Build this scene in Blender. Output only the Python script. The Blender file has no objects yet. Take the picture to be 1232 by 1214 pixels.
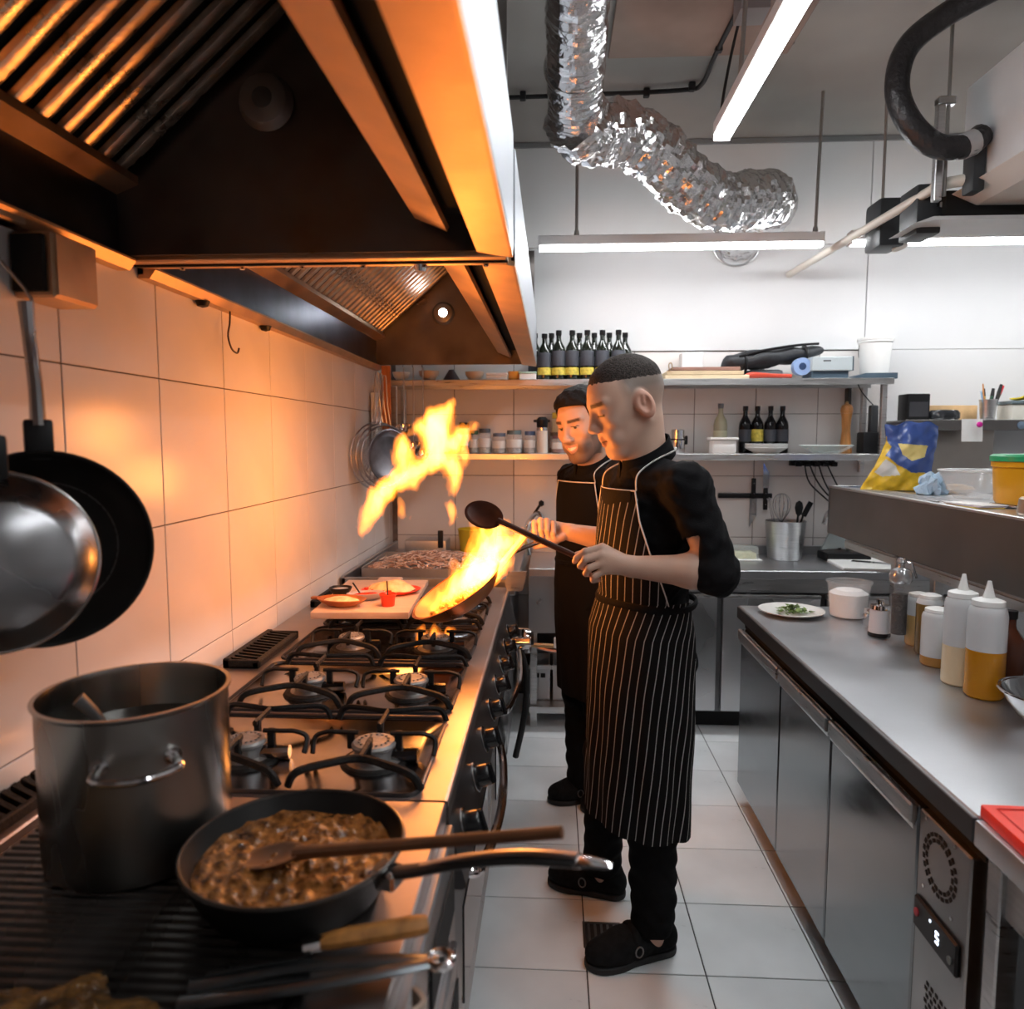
import bpy, bmesh, math, random
import numpy as np
from mathutils import Vector, Matrix, Euler
random.seed(7); rng = np.random.default_rng(7)
scene = bpy.context.scene
COL = scene.collection
PI = math.pi

# ---------------------------------------------------------------- camera
cam_d = bpy.data.cameras.new('camera'); cam = bpy.data.objects.new('camera', cam_d); COL.objects.link(cam)
cam_d.sensor_width = 36.0; cam_d.sensor_fit = 'HORIZONTAL'; cam_d.lens = 880.0 / 1232.0 * 36.0
cam.location = (0, 0, 1.55)
cam.rotation_euler = (PI / 2 - math.atan(78 / 880), 0, 0.0543)
cam_d.clip_start = 0.02; cam_d.clip_end = 60
cam_d.dof.use_dof = True; cam_d.dof.focus_distance = 2.4; cam_d.dof.aperture_fstop = 3.2
scene.camera = cam
# ---------------------------------------------------------------- world, exposure
w = bpy.data.worlds.new('world'); scene.world = w; w.use_nodes = True
w.node_tree.nodes['Background'].inputs[0].default_value = (.6, .65, .7, 1)
w.node_tree.nodes['Background'].inputs[1].default_value = .05
vs_ = scene.view_settings
vs_.view_transform = 'Standard'; vs_.look = 'None'; vs_.gamma = 1.0; vs_.use_curve_mapping = False
vs_.exposure = 0.1
scene.cycles.use_denoising = True
scene.cycles.max_bounces = 8; scene.cycles.diffuse_bounces = 4; scene.cycles.glossy_bounces = 4
scene.cycles.transmission_bounces = 6; scene.cycles.transparent_max_bounces = 12
scene.cycles.sample_clamp_indirect = 6.0
STRIP_EMIT = 46.0       # ceiling strip lights
FLAME_W = 22.0          # light given off by the flames
# ---------------------------------------------------------------- materials
MATS = {}
def mat(name, col, rough=.5, metal=0., namt=0., nscale=6., stretch=(1, 1, 1), bump=0., bscale=None, rvar=0.,
        trans=0., ior=1.45, emit=None, estr=0., coat=0., spec=None, col2=None, alpha=1., detail=3., sss=0.):
    if name in MATS: return MATS[name]
    m = bpy.data.materials.new(name); m.use_nodes = True; MATS[name] = m
    nt = m.node_tree; b = nt.nodes['Principled BSDF']
    c4 = (*col, 1)
    b.inputs['Base Color'].default_value = c4; b.inputs['Roughness'].default_value = rough
    b.inputs['Metallic'].default_value = metal; b.inputs['IOR'].default_value = ior
    b.inputs['Transmission Weight'].default_value = trans; b.inputs['Coat Weight'].default_value = coat
    b.inputs['Alpha'].default_value = alpha
    if spec is not None: b.inputs['Specular IOR Level'].default_value = spec
    if emit: b.inputs['Emission Color'].default_value = (*emit, 1); b.inputs['Emission Strength'].default_value = estr
    if sss: b.inputs['Subsurface Weight'].default_value = sss; b.inputs['Subsurface Scale'].default_value = .01; b.inputs['Subsurface Radius'].default_value = (1, .35, .2)
    if namt or bump or rvar or col2:
        tc = nt.nodes.new('ShaderNodeTexCoord'); mp = nt.nodes.new('ShaderNodeMapping')
        mp.inputs['Scale'].default_value = stretch
        nt.links.new(tc.outputs['Object'], mp.inputs['Vector'])
        n = nt.nodes.new('ShaderNodeTexNoise'); n.inputs['Scale'].default_value = nscale; n.inputs['Detail'].default_value = detail
        nt.links.new(mp.outputs[0], n.inputs['Vector'])
        if namt or col2:
            r = nt.nodes.new('ShaderNodeValToRGB')
            r.color_ramp.elements[0].position = .3; r.color_ramp.elements[1].position = .7
            r.color_ramp.elements[0].color = (*[max(0, c * (1 - namt)) for c in col], 1)
            r.color_ramp.elements[1].color = (*col2, 1) if col2 else (*[min(1, c * (1 + namt)) for c in col], 1)
            nt.links.new(n.outputs['Fac'], r.inputs[0]); nt.links.new(r.outputs[0], b.inputs['Base Color'])
        if rvar:
            mr = nt.nodes.new('ShaderNodeMapRange'); mr.inputs['From Min'].default_value = .3; mr.inputs['From Max'].default_value = .7
            mr.inputs['To Min'].default_value = max(.02, rough - rvar); mr.inputs['To Max'].default_value = min(1, rough + rvar)
            nt.links.new(n.outputs['Fac'], mr.inputs['Value']); nt.links.new(mr.outputs[0], b.inputs['Roughness'])
        if bump:
            n2 = n
            if bscale:
                n2 = nt.nodes.new('ShaderNodeTexNoise'); n2.inputs['Scale'].default_value = bscale; n2.inputs['Detail'].default_value = 3
                nt.links.new(mp.outputs[0], n2.inputs['Vector'])
            bp = nt.nodes.new('ShaderNodeBump'); bp.inputs['Strength'].default_value = bump; bp.inputs['Distance'].default_value = .01
            nt.links.new(n2.outputs['Fac'], bp.inputs['Height']); nt.links.new(bp.outputs[0], b.inputs['Normal'])
    return m

STEEL = mat('brushed_steel', (.56, .56, .56), .33, 1, namt=.10, nscale=8, stretch=(1, 1, 14), rvar=.07)
STEELV = mat('counter_steel', (.50, .51, .53), .38, 1, namt=.06, nscale=5, rvar=.05, detail=6, bump=.02, bscale=60)
STEELD = mat('cooktop_steel', (.42, .38, .37), .42, 1, namt=.12, nscale=7, rvar=.06, detail=6, bump=.03, bscale=60)
STEELW = mat('hood_face_steel', (.50, .53, .57), .46, 1, namt=.08, nscale=5, stretch=(1, 8, 1), rvar=.1)
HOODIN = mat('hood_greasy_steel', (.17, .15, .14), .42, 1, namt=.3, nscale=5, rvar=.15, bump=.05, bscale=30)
HOODRIM = mat('hood_rim_steel', (.58, .40, .26), .46, 1, namt=.15, nscale=9, detail=6, rvar=.06, bump=.04, bscale=50)
CHROME = mat('polished_steel', (.75, .75, .76), .12, 1, rvar=.05, nscale=9)
IRON = mat('cast_iron', (.012, .011, .010), .55, 0, spec=.25, namt=.3, nscale=60, bump=.25, bscale=120)
BLACKP = mat('black_plastic', (.010, .010, .011), .38, spec=.3)
BLACKM = mat('black_matt', (.01, .01, .01), .8)
RUBBER = mat('black_rubber', (.015, .015, .016), .6)
WHITEP = mat('white_plastic', (.82, .82, .80), .4)
TILE = mat('white_wall_tile', (.74, .71, .69), .22, 0, namt=.04, nscale=4, bump=.012, bscale=8)
GROUT = mat('dark_grout', (.16, .13, .115), .9, 0, namt=.2, nscale=30)
FTILE = mat('floor_tile_gray', (.78, .81, .825), .33, 0, namt=.09, nscale=3.2, bump=.02, bscale=40, rvar=.08)
FGROUT = mat('floor_grout', (.07, .07, .07), .9, 0, namt=.2, nscale=30)
PAINT = mat('white_wall_paint', (.64, .64, .645), .75, 0, namt=.03, nscale=2, bump=.02, bscale=20)
CEILM = mat('ceiling_paint', (.36, .345, .32), .85, 0, namt=.10, nscale=1.6)
CEILB = mat('ceiling_brown_stain', (.33, .24, .20), .85, 0, namt=.22, nscale=2.4)
PIPEW = mat('cream_pipe', (.72, .69, .62), .45)
WOODM = mat('wood_dark', (.125, .050, .021), .45, 0, namt=.4, nscale=12, stretch=(1, 1, 1), bump=.05)
WOODL = mat('wood_light', (.62, .40, .20), .5, 0, namt=.2, nscale=14, stretch=(1, 6, 1), bump=.04)

# ---------------------------------------------------------------- geometry collector
class G:
    def __init__(s): s.v = []; s.f = []; s.uv = None
    def add(s, vs, fs):
        o = len(s.v); s.v.extend([tuple(p) for p in vs]); s.f.extend([tuple(i + o for i in f) for f in fs]); return s
    def box(s, x0, x1, y0, y1, z0, z1, b=0.0, M=None):
        if b <= 0:
            vs = [(x, y, z) for x in (x0, x1) for y in (y0, y1) for z in (z0, z1)]
            fs = [(0, 1, 3, 2), (4, 6, 7, 5), (0, 4, 5, 1), (2, 3, 7, 6), (0, 2, 6, 4), (1, 5, 7, 3)]
        else:
            bm = bmesh.new(); bmesh.ops.create_cube(bm, size=1)
            for v in bm.verts:
                v.co = Vector(((x0 + x1) / 2 + v.co.x * (x1 - x0), (y0 + y1) / 2 + v.co.y * (y1 - y0), (z0 + z1) / 2 + v.co.z * (z1 - z0)))
            bmesh.ops.bevel(bm, geom=bm.edges[:], offset=min(b, .49 * min(x1 - x0, y1 - y0, z1 - z0)), segments=2 if b > .004 else 1, profile=.6, affect='EDGES')
            bm.verts.index_update(); vs = [v.co[:] for v in bm.verts]; fs = [[v.index for v in f.verts] for f in bm.faces]; bm.free()
        if M: vs = [M @ Vector(v) for v in vs]
        return s.add(vs, fs)
    def cbox(s, c, d, b=0., M=None):
        return s.box(c[0] - d[0] / 2, c[0] + d[0] / 2, c[1] - d[1] / 2, c[1] + d[1] / 2, c[2] - d[2] / 2, c[2] + d[2] / 2, b, M)
    def tube(s, pts, r, n=10, closed=False, caps=True, flat=1.0, upv=None):
        P = [Vector(p) for p in pts]; m = len(P)
        R = [r] * m if not hasattr(r, '__len__') else list(r)
        T = []
        for i in range(m):
            a = P[(i - 1) % m] if (closed or i > 0) else P[i]; c = P[(i + 1) % m] if (closed or i < m - 1) else P[i]
            t = (c - a); T.append(t.normalized() if t.length > 1e-9 else Vector((0, 0, 1)))
        u = Vector(upv) if upv else (Vector((0, 0, 1)) if abs(T[0].z) < .9 else Vector((1, 0, 0)))
        vs = []; fs = []
        for i in range(m):
            u = (u - T[i] * u.dot(T[i])); u = u.normalized() if u.length > 1e-6 else T[i].orthogonal().normalized()
            w = T[i].cross(u)
            for k in range(n):
                a = 2 * PI * k / n; vs.append(P[i] + (u * math.cos(a) * flat + w * math.sin(a)) * R[i])
        L = m if closed else m - 1
        for i in range(L):
            j = (i + 1) % m
            for k in range(n):
                k2 = (k + 1) % n; fs.append((i * n + k, j * n + k, j * n + k2, i * n + k2))
        if caps and not closed:
            fs.append(tuple(reversed([k for k in range(n)]))); fs.append(tuple((m - 1) * n + k for k in range(n)))
            fs[-2] = tuple(range(n)); fs[-1] = tuple(reversed(fs[-1]))
        return s.add(vs, fs)
    def cyl(s, a, b, r0, r1=None, n=16): return s.tube([a, b], [r0, r0 if r1 is None else r1], n)
    def lathe(s, prof, n=32, c=(0, 0, 0), M=None):
        vs = []; fs = []; m = len(prof)
        for (r, z) in prof:
            for k in range(n):
                a = 2 * PI * k / n; vs.append(Vector((r * math.cos(a), r * math.sin(a), z)))
        for i in range(m - 1):
            for k in range(n):
                k2 = (k + 1) % n; fs.append((i * n + k, i * n + k2, (i + 1) * n + k2, (i + 1) * n + k))
        if prof[0][0] > 1e-4: fs.append(tuple(reversed(range(n))))
        if prof[-1][0] > 1e-4: fs.append(tuple((m - 1) * n + k for k in range(n)))
        if M: vs = [M @ v for v in vs]
        vs = [v + Vector(c) for v in vs]
        return s.add(vs, fs)
    def prism(s, poly, fn, d0, d1):      # poly of (a,b), fn(a,b,d)->xyz
        n = len(poly); vs = [fn(a, b, d0) for a, b in poly] + [fn(a, b, d1) for a, b in poly]
        fs = [tuple(range(n)), tuple(reversed(range(n, 2 * n)))] + [(i, n + i, n + (i + 1) % n, (i + 1) % n) for i in range(n)]
        return s.add(vs, fs)
    def sheet(s, P, th, uvs=None):       # P[i][j] grid of points, solid with thickness th
        P = np.array(P, float); m, n, _ = P.shape
        du = np.gradient(P, axis=0); dv = np.gradient(P, axis=1); N = np.cross(du, dv)
        N /= np.maximum(np.linalg.norm(N, axis=2, keepdims=True), 1e-9)
        A = P + N * th / 2; B = P - N * th / 2; k = m * n
        vs = list(A.reshape(-1, 3)) + list(B.reshape(-1, 3)); fs = []
        for i in range(m - 1):
            for j in range(n - 1):
                a, b, c, d = i * n + j, (i + 1) * n + j, (i + 1) * n + j + 1, i * n + j + 1
                fs.append((a, b, c, d)); fs.append((k + d, k + c, k + b, k + a))
        for i in range(m - 1):
            a, b = i * n, (i + 1) * n; fs.append((a, k + a, k + b, b)); a += n - 1; b += n - 1; fs.append((b, k + b, k + a, a))
        for j in range(n - 1):
            a, b = j, j + 1; fs.append((b, k + b, k + a, a)); a += (m - 1) * n; b += (m - 1) * n; fs.append((a, k + a, k + b, b))
        if uvs is not None:
            u = np.array(uvs, float).reshape(-1, 2); s.uv = np.concatenate([u, u])
        return s.add([tuple(map(float, v)) for v in vs], fs)
    def xf(s, M): s.v = [tuple(M @ Vector(v)) for v in s.v]; return s
    def mesh(s, name, smooth=35):
        me = bpy.data.meshes.new(name); me.from_pydata(s.v, [], s.f); me.update()
        bm = bmesh.new(); bm.from_mesh(me); bmesh.ops.recalc_face_normals(bm, faces=bm.faces[:]); bm.to_mesh(me); bm.free()
        if s.uv is not None:
            ul = me.uv_layers.new(name='UVMap'); li = np.zeros(len(me.loops), np.int32); me.loops.foreach_get('vertex_index', li)
            ul.data.foreach_set('uv', s.uv[li].astype(np.float32).ravel())
        if smooth:
            me.polygons.foreach_set('use_smooth', [True] * len(me.polygons)); me.set_sharp_from_angle(angle=math.radians(smooth))
        return me

def ob(name, g, m, parent=None, loc=None, rot=None, smooth=35, label=None, world=False):
    me = g.mesh(name, smooth) if isinstance(g, G) else g
    if not me.materials: me.materials.append(m)
    o = bpy.data.objects.new(name, me); COL.objects.link(o)
    if parent is not None: o.parent = parent
    if world and parent is not None:
        q = parent; off = Vector((0, 0, 0))
        while q is not None: off -= q.location; q = q.parent
        o.location = off
    if loc is not None: o.location = loc
    if rot is not None: o.rotation_euler = rot
    if label: o['label'] = label
    return o
def tag(o, label, cat, group=None, kind=None):
    o['label'] = label; o['category'] = cat
    if group: o['group'] = group
    if kind: o['kind'] = kind
    return o
def thing(name, label, cat, loc=(0, 0, 0), rot=(0, 0, 0), group=None):
    o = bpy.data.objects.new(name, None); COL.objects.link(o); o.empty_display_size = .05
    o.location = loc; o.rotation_euler = rot
    return tag(o, label, cat, group)
def solo(name, g, m, label, cat, loc=None, rot=None, group=None, smooth=35):
    return tag(ob(name, g, m, None, loc, rot, smooth), label, cat, group)
def struct(name, g, m, label=None):
    o = ob(name, g, m, smooth=0); o['kind'] = 'structure'
    if label: o['label'] = label
    return o
def dup(o, loc=None, rot=None, label=None, parent=None):
    c = o.copy(); COL.objects.link(c)
    if parent is not None: c.parent = parent
    if loc is not None: c.location = loc
    if rot is not None: c.rotation_euler = rot
    if label: c['label'] = label
    for ch in list(o.children): dup(ch, parent=c)
    return c
def arc(c, r, a0, a1, n, ax=0, bx=2):   # points on an arc in plane (ax,bx)
    out = []
    for i in range(n + 1):
        a = a0 + (a1 - a0) * i / n; p = list(c); p[ax] += r * math.cos(a); p[bx] += r * math.sin(a); out.append(tuple(p))
    return out
def smoothpath(pts, n=6):               # Catmull-Rom
    P = [Vector(p) for p in pts]; out = []
    for i in range(len(P) - 1):
        p0 = P[max(0, i - 1)]; p1 = P[i]; p2 = P[i + 1]; p3 = P[min(len(P) - 1, i + 2)]
        for k in range(n):
            t = k / n
            out.append(.5 * ((2 * p1) + (p2 - p0) * t + (2 * p0 - 5 * p1 + 4 * p2 - p3) * t * t + (-p0 + 3 * p1 - 3 * p2 + p3) * t ** 3))
    out.append(P[-1]); return out
def interp(vals, n=6):
    out = []
    for i in range(len(vals) - 1):
        for k in range(n): out.append(vals[i] + (vals[i + 1] - vals[i]) * k / n)
    return out + [vals[-1]]
# ================================================================ THE SETTING
CZ = 3.25
struct('ceiling', G().box(-1.2, 3.6, -2.6, 4.6, CZ, CZ + .1), CEILM)
wl = struct('wall_left', G().box(-1.1, -.976, -2.6, 4.6, 0, CZ), GROUT)
wb = struct('wall_back', G().box(-.976, 3.6, 4.405, 4.6, 0, CZ), GROUT)
struct('wall_right', G().box(3.5, 3.6, -2.6, 4.405, 0, CZ), PAINT)
struct('wall_front', G().box(-.976, 3.5, -2.6, -2.5, 0, CZ), PAINT)
fl = struct('floor', G().box(-1.2, 3.6, -2.6, 4.6, -.1, -.004), FGROUT)
def tiles(parent, me, spots, mtl):
    me.materials.clear(); me.materials.append(mtl)
    for p in spots:
        o = bpy.data.objects.new('tile', me); COL.objects.link(o); o.parent = parent; o.location = p
# left wall tiles
RZ = [.24, .605, .97, 1.336, 1.70, 2.066, 2.43]
tw = .362; gz = .004
spots = []
for i in range(-3, 9):
    y0 = 1.415 + tw * i
    for j in range(1, 5): spots.append((-.970, y0 + tw / 2, (RZ[j] + RZ[j + 1]) / 2))
g = G().box(-.006, 0, -tw / 2 + gz / 2, tw / 2 - gz / 2, -.183 + gz / 2, .183 - gz / 2, .0012)
tiles(wl, g.mesh('tile', 0), [s for s in spots if s[1] + tw / 2 < 4.4], TILE)
ob('tile', G().box(-.976, -.970, 1.415 + 8 * tw + .002, 4.402, .607, 2.064, .001), TILE, wl, smooth=0)
# back wall tiles
tw = .356; spots = []
for i in range(-2, 10):
    x0 = -.229 + tw * i
    for j in range(0, 5): spots.append((x0 + tw / 2, 4.40, (RZ[j] + RZ[j + 1]) / 2))
g = G().box(-tw / 2 + gz / 2, tw / 2 - gz / 2, 0, .006, -.183 + gz / 2, .183 - gz / 2, .0012)
tiles(wb, g.mesh('tile', 0), [s for s in spots if s[0] + tw / 2 < 1.98], TILE)
ob('wall_panel', G().box(1.912, 3.49, 4.388, 4.404, .24, 2.066, .002), PAINT, wb, smooth=0)
# painted upper part of the back wall: panels with a butt joint, as the photo shows
PANEL = mat('wall_panel_white', (.80, .80, .795), .6, 0, namt=.03, nscale=1.5)
ob('wall_panel', G().box(-.974, 1.795, 4.388, 4.404, 2.068, 2.66, .002), PAINT, wb, smooth=0)
ob('wall_panel', G().box(1.80, 3.49, 4.388, 4.404, 2.068, 2.66, .002), PAINT, wb, smooth=0)
ob('wall_panel', G().box(-.974, 1.795, 4.375, 4.404, 2.664, CZ - .005, .002), PANEL, wb, smooth=0)
ob('wall_panel', G().box(1.80, 3.49, 4.375, 4.404, 2.664, CZ - .005, .002), PANEL, wb, smooth=0)
ob('cove_strip', G().box(-.974, 3.49, 4.36, 4.375, CZ - .03, CZ - .004), mat('dark_cove', (.25, .25, .25), .6), wb, smooth=0)
# floor tiles
tx, ty = .345, .335; spots = []
for i in range(-3, 4):
    for j in range(-5, 8): spots.append((.11 + tx * (i + .5), 2.022 + ty * (j + .5), 0))
g = G().box(-tx / 2 + .002, tx / 2 - .002, -ty / 2 + .002, ty / 2 - .002, -.004, 0, .0012)
tiles(fl, g.mesh('tile', 0), [s for s in spots if s[1] + ty / 2 < 4.42], FTILE)
# brown stained ceiling panel
o = struct('trim_1', G().box(.24, 1.02, 1.4, 3.42, CZ - .02, CZ - .001, .003), CEILB, 'brown stained panel on the ceiling beside the foil duct')
# floor drain
t = thing('floor_drain', 'small dark square drain grate in the floor by the front clog', 'drain', (.165, 2.18, 0))
ob('frame', G().box(-.06, .06, -.06, -.052, -.003, .003).box(-.06, .06, .052, .06, -.003, .003).box(-.06, -.052, -.052, .052, -.003, .003).box(.052, .06, -.052, .052, -.003, .003), mat('drain_steel', (.2, .2, .2), .4, 1), t, smooth=0)
for k in range(5): ob('bar', G().cbox((-.04 + .02 * k, 0, 0), (.008, .104, .003)), mat('drain_steel', (.2, .2, .2), .4, 1), t, smooth=0)
ob('sump', G().box(-.052, .052, -.052, .052, -.003, .0006), BLACKM, t, smooth=0)

# ================================================================ STRIP LIGHTS
LAMPM = mat('lamp_diffuser', (1, 1, 1), .4, emit=(.955, .98, 1), estr=STRIP_EMIT)
FIXM = mat('lamp_housing', (.78, .78, .78), .45)
def strip(label, a, b, rods=()):
    a = Vector(a); b = Vector(b); d = b - a; L = d.length; rz = math.atan2(d.y, d.x)
    t = thing('strip_light', label, 'light', a, (0, 0, rz), 'ceiling strip lights')
    ob('housing', G().box(0, L, -.034, .034, -.003, .045, .004), FIXM, t)
    ob('diffuser', G().box(.01, L - .01, -.028, .028, -.022, -.003, .006), LAMPM, t)
    for s in (0, L): ob('end_cap', G().box(s - .004, s + .004, -.032, .032, -.024, .046, .003), FIXM, t)
    for (s, lean) in rods:
        ob('hanger_rod', G().tube([(s, 0, .04), (s + lean * .4, .004, .3), (s + lean, 0, CZ - a.z)], .008, 8), mat('rod_grey', (.30, .28, .26), .6, .3), t)
        ob('hanger_clip', G().cyl((s, 0, .035), (s, 0, .075), .016, .011, 10), mat('rod_grey', (.30, .28, .26), .6, .3), t)
strip('white strip light hanging along the back wall above the bottles', (-.07, 3.826, 2.53), (1.34, 3.826, 2.53), [(.19, .0), (1.375, .015)])
strip('white strip light along the back wall, right of the white pipe', (1.475, 3.826, 2.535), (3.3, 3.826, 2.535), [(1.45, 0)])
strip('long strip light running from the camera side above the aisle', (.637, 2.92, 2.70), (.637, .5, 2.70), [(.25, .1)])
strip('added unseen fill strip light above the right side behind the viewpoint', (1.9, .9, 2.70), (1.9, -1.1, 2.70), [(.25, 0)])  # extra lamp out of view, added to fill the room with light
# ================================================================ EXTRACTION HOOD (two units in a row)
def hood(y0, y1, label, lit, lampx, lampz):
    t = thing('extraction_hood', label, 'hood', (-.085, y0, 1.95), group='hood units over the range'); W = dict(world=True)
    ob('front_skirt', G().box(-.097, -.085, y0, y1, 1.952, 2.20, .002), STEELW, t, **W)
    ob('front_rim', G().prism([(-.163, 1.953), (-.160, 1.965), (-.098, 1.965), (-.098, 1.985), (-.086, 1.985), (-.086, 1.943), (-.092, 1.943)], lambda a, b, d: (a, d, b), y0, y1), HOODRIM, t, smooth=0, **W)
    ob('drip_gutter', G().prism([(-.165, 1.99), (-.16, 2.03), (-.225, 2.03), (-.222, 2.05), (-.15, 2.05), (-.15, 1.985)], lambda a, b, d: (a, d, b), y0 + .01, y1 - .01), BLACKM, t, smooth=0, **W)
    ob('inner_flange', G().prism([(-.222, 1.985), (-.217, 1.995), (-.283, 2.022), (-.29, 2.013)], lambda a, b, d: (a, d, b), y0 + .03, y1 - .05), HOODRIM, t, smooth=0, **W)
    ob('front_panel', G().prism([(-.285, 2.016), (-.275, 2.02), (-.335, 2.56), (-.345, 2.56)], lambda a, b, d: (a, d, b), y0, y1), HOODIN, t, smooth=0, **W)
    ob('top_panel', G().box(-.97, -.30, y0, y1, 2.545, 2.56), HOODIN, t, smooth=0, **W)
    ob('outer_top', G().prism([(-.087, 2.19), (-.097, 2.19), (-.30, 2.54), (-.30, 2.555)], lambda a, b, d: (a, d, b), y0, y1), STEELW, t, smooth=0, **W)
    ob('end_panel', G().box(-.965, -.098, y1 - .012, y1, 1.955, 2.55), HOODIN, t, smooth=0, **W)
    ob('back_plate', G().box(-.968, -.955, y0, y1, 1.935, 2.12), mat('blued_steel', (.13, .14, .18), .3, 1, namt=.3, nscale=6), t, smooth=0, **W)
    ob('back_rim', G().prism([(-.968, 1.925), (-.94, 1.925), (-.925, 1.945), (-.925, 1.95), (-.968, 1.95)], lambda a, b, d: (a, d, b), y0, y1), HOODRIM, t, smooth=0, **W)
    ob('filter_ledge', G().prism([(-.955, 2.085), (-.905, 2.105), (-.905, 2.122), (-.955, 2.102)], lambda a, b, d: (a, d, b), y0, y1 - .013), HOODRIM, t, smooth=0, **W)
    # baffle filters: inclined bars over a dark bank
    ax, az, bx, bz = -.93, 2.118, -.545, 2.455
    ob('filter_bank', G().prism([(ax - .02, az + .03), (ax, az + .02), (bx, bz + .02), (bx - .02, bz + .03)], lambda a, b, d: (a, d, b), y0, y1 - .013), BLACKM, t, smooth=0, **W)
    pitch = .062; n = int((y1 - y0 - .06) / pitch); me = None
    ln = math.hypot(bx - ax, bz - az); an = math.atan2(bz - az, bx - ax)
    gb = G().prism([(-.017, .006), (-.014, -.004), (0, -.009), (.014, -.004), (.017, .006)], lambda a, b, d: (d, a, b), 0, ln).xf(Matrix.Rotation(-an, 4, 'Y'))
    me = gb.mesh('baffle', 40); me.materials.append(BAFF)
    for k in range(n):
        o = bpy.data.objects.new('baffle', me); COL.objects.link(o); o.parent = t
        o.location = Vector((ax, y1 - .05 - pitch * k, az)) - t.location
    ob('filter_top_rail', G().box(bx - .01, bx + .03, y0, y1 - .013, bz - .005, bz + .03), HOODIN, t, smooth=0, **W)
    l = ob('lamp', G().lathe([(.0, .0), (.055, .0), (.06, .008), (.05, .03), (.042, .034)], 24, M=Matrix.Rotation(PI / 2, 4, 'X')), mat('lamp_ring_dull', (.30, .28, .26), .45, .6), t)
    l.location = Vector((lampx, y1 - .012, lampz)) - t.location
    ob('bulb', G().lathe([(.0, .036), (.02, .035), (.034, .028), (.04, .02)][::-1], 20, M=Matrix.Rotation(PI / 2, 4, 'X')),
       mat('hood_lamp_on', (1, 1, 1), .3, emit=(.93, .96, 1), estr=60) if lit else mat('hood_lamp_off', (.10, .10, .095), .25), l)
    return t
BAFF = mat('baffle_steel', (.62, .52, .42), .34, 1, namt=.35, nscale=14, rvar=.12, bump=.08, bscale=60)
hood(-.7, 1.62, 'dark near hood unit with steel baffle filters, over the griddle', False, -.612, 2.267)
hood(1.70, 4.0, 'far hood unit with a lit round lamp, over the burners', True, -.585, 2.225)
t = thing('hood_crossbeam', 'steel crossbeam joining the two hood units above the range', 'beam', (-.5, 1.66, 1.94))
ob('beam', G().box(-.95, -.10, 1.6215, 1.6985, 1.945, 1.975, .003), HOODRIM, t, world=True, smooth=0)
ob('seam', G().box(-.95, -.10, 1.655, 1.663, 1.941, 1.947), BLACKM, t, world=True, smooth=0)
for k in range(6): ob('bolt', G().cyl((-.85 + .14 * k, 1.68, 1.938), (-.85 + .14 * k, 1.68, 1.947), .006, n=8), CHROME, t, world=True)
ob('spot_lamp', G().cyl((-.30, 1.69, 1.93), (-.30, 1.69, 1.946), .012, .016, 12), CHROME, t, world=True)
t = thing('junction_box', 'steel box coloured flame-lit orange on the tiled wall under the near hood', 'box', (-.93, 1.36, 1.82))
ob('case', G().box(-.97, -.892, 1.295, 1.42, 1.805, 1.922, .004), HOODRIM, t, world=True)  # the flames' orange light is put into the steel colour
ob('side_plate', G().box(-.965, -.905, 1.285, 1.296, 1.815, 1.915, .002), BLACKM, t, world=True, smooth=0)  # black plate puts the shade of this side into its colour
ob('cover', G().box(-.893, -.888, 1.30, 1.415, 1.81, 1.918, .001), HOODRIM, t, world=True, smooth=0)
solo('wall_rail', G().box(-.97, -.93, .3, 1.285, 1.925, 1.95, .003), HOODRIM, 'orange-brown steel ledge along the wall left of the junction box', 'rail')  # orange-brown steel, same tint as the hood rims
for (y, nm) in ((1.98, 'near'), (2.42, 'far')):
    t = thing('hood_clip', 'small dark clip under the hood rim, %s' % ('next to the junction box' if nm == 'near' else 'beyond the wire hook'), 'clip', (-.95, y, 1.925), group='clips under the hood rim')
    ob('knob', G().lathe([(0, -.018), (.014, -.014), (.02, 0)], 12), BLACKP, t)
solo('wire_hook', G().tube(smoothpath([(-.945, 2.14, 1.93), (-.945, 2.135, 1.89), (-.94, 2.11, 1.85), (-.935, 2.12, 1.815), (-.93, 2.145, 1.805), (-.928, 2.155, 1.82)]), .0028, 8), mat('wire_dark', (.12, .09, .07), .4, .8), 'thin bent wire hook hanging from the hood rim before tiles', 'hook')
# ================================================================ GAS RANGE
FX = -.187; BX = -.955; SZ = .90
t = thing('gas_range', 'long steel gas range with cast iron grates along the tiled wall', 'range', (-.55, 2.2, 0)); W = dict(world=True)
ob('body', G().box(BX, -.235, 1.285, 3.17, .10, .80), mat('range_side', (.30, .30, .31), .4, 1, namt=.15, nscale=4), t, smooth=0, **W)
# cooktop: strips around four recessed wells
XW0, XW1 = -.80, -.245
wells = [(1.275 + .405 * k, 1.275 + .405 * k + .365) for k in range(4)]
g = G()
ys = [1.262] + [v for w_ in wells for v in w_] + [3.18]
for k in range(0, len(ys), 2): g.box(XW0, XW1, ys[k], ys[k + 1], SZ - .02, SZ)
g.box(XW1, FX - .004, 1.262, 3.18, SZ - .02, SZ); g.box(BX, XW0, 1.262, 3.18, SZ - .02, SZ)
ob('cooktop', g, STEELD, t, smooth=0, **W)
ob('front_edge', G().tube([(FX - .004, 1.262, SZ - .008), (FX - .004, 3.18, SZ - .008)], .008, 10), STEELD, t, **W)
ob('control_panel', G().prism([(FX + .003, .895), (FX + .003, .86), (-.152, .735), (-.16, .73), (-.24, .73), (-.24, .895)], lambda a, b, d: (a, d, b), 1.264, 3.178), mat('panel_dark_steel', (.16, .16, .165), .38, 1, namt=.2, nscale=6), t, smooth=0, **W)
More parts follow.
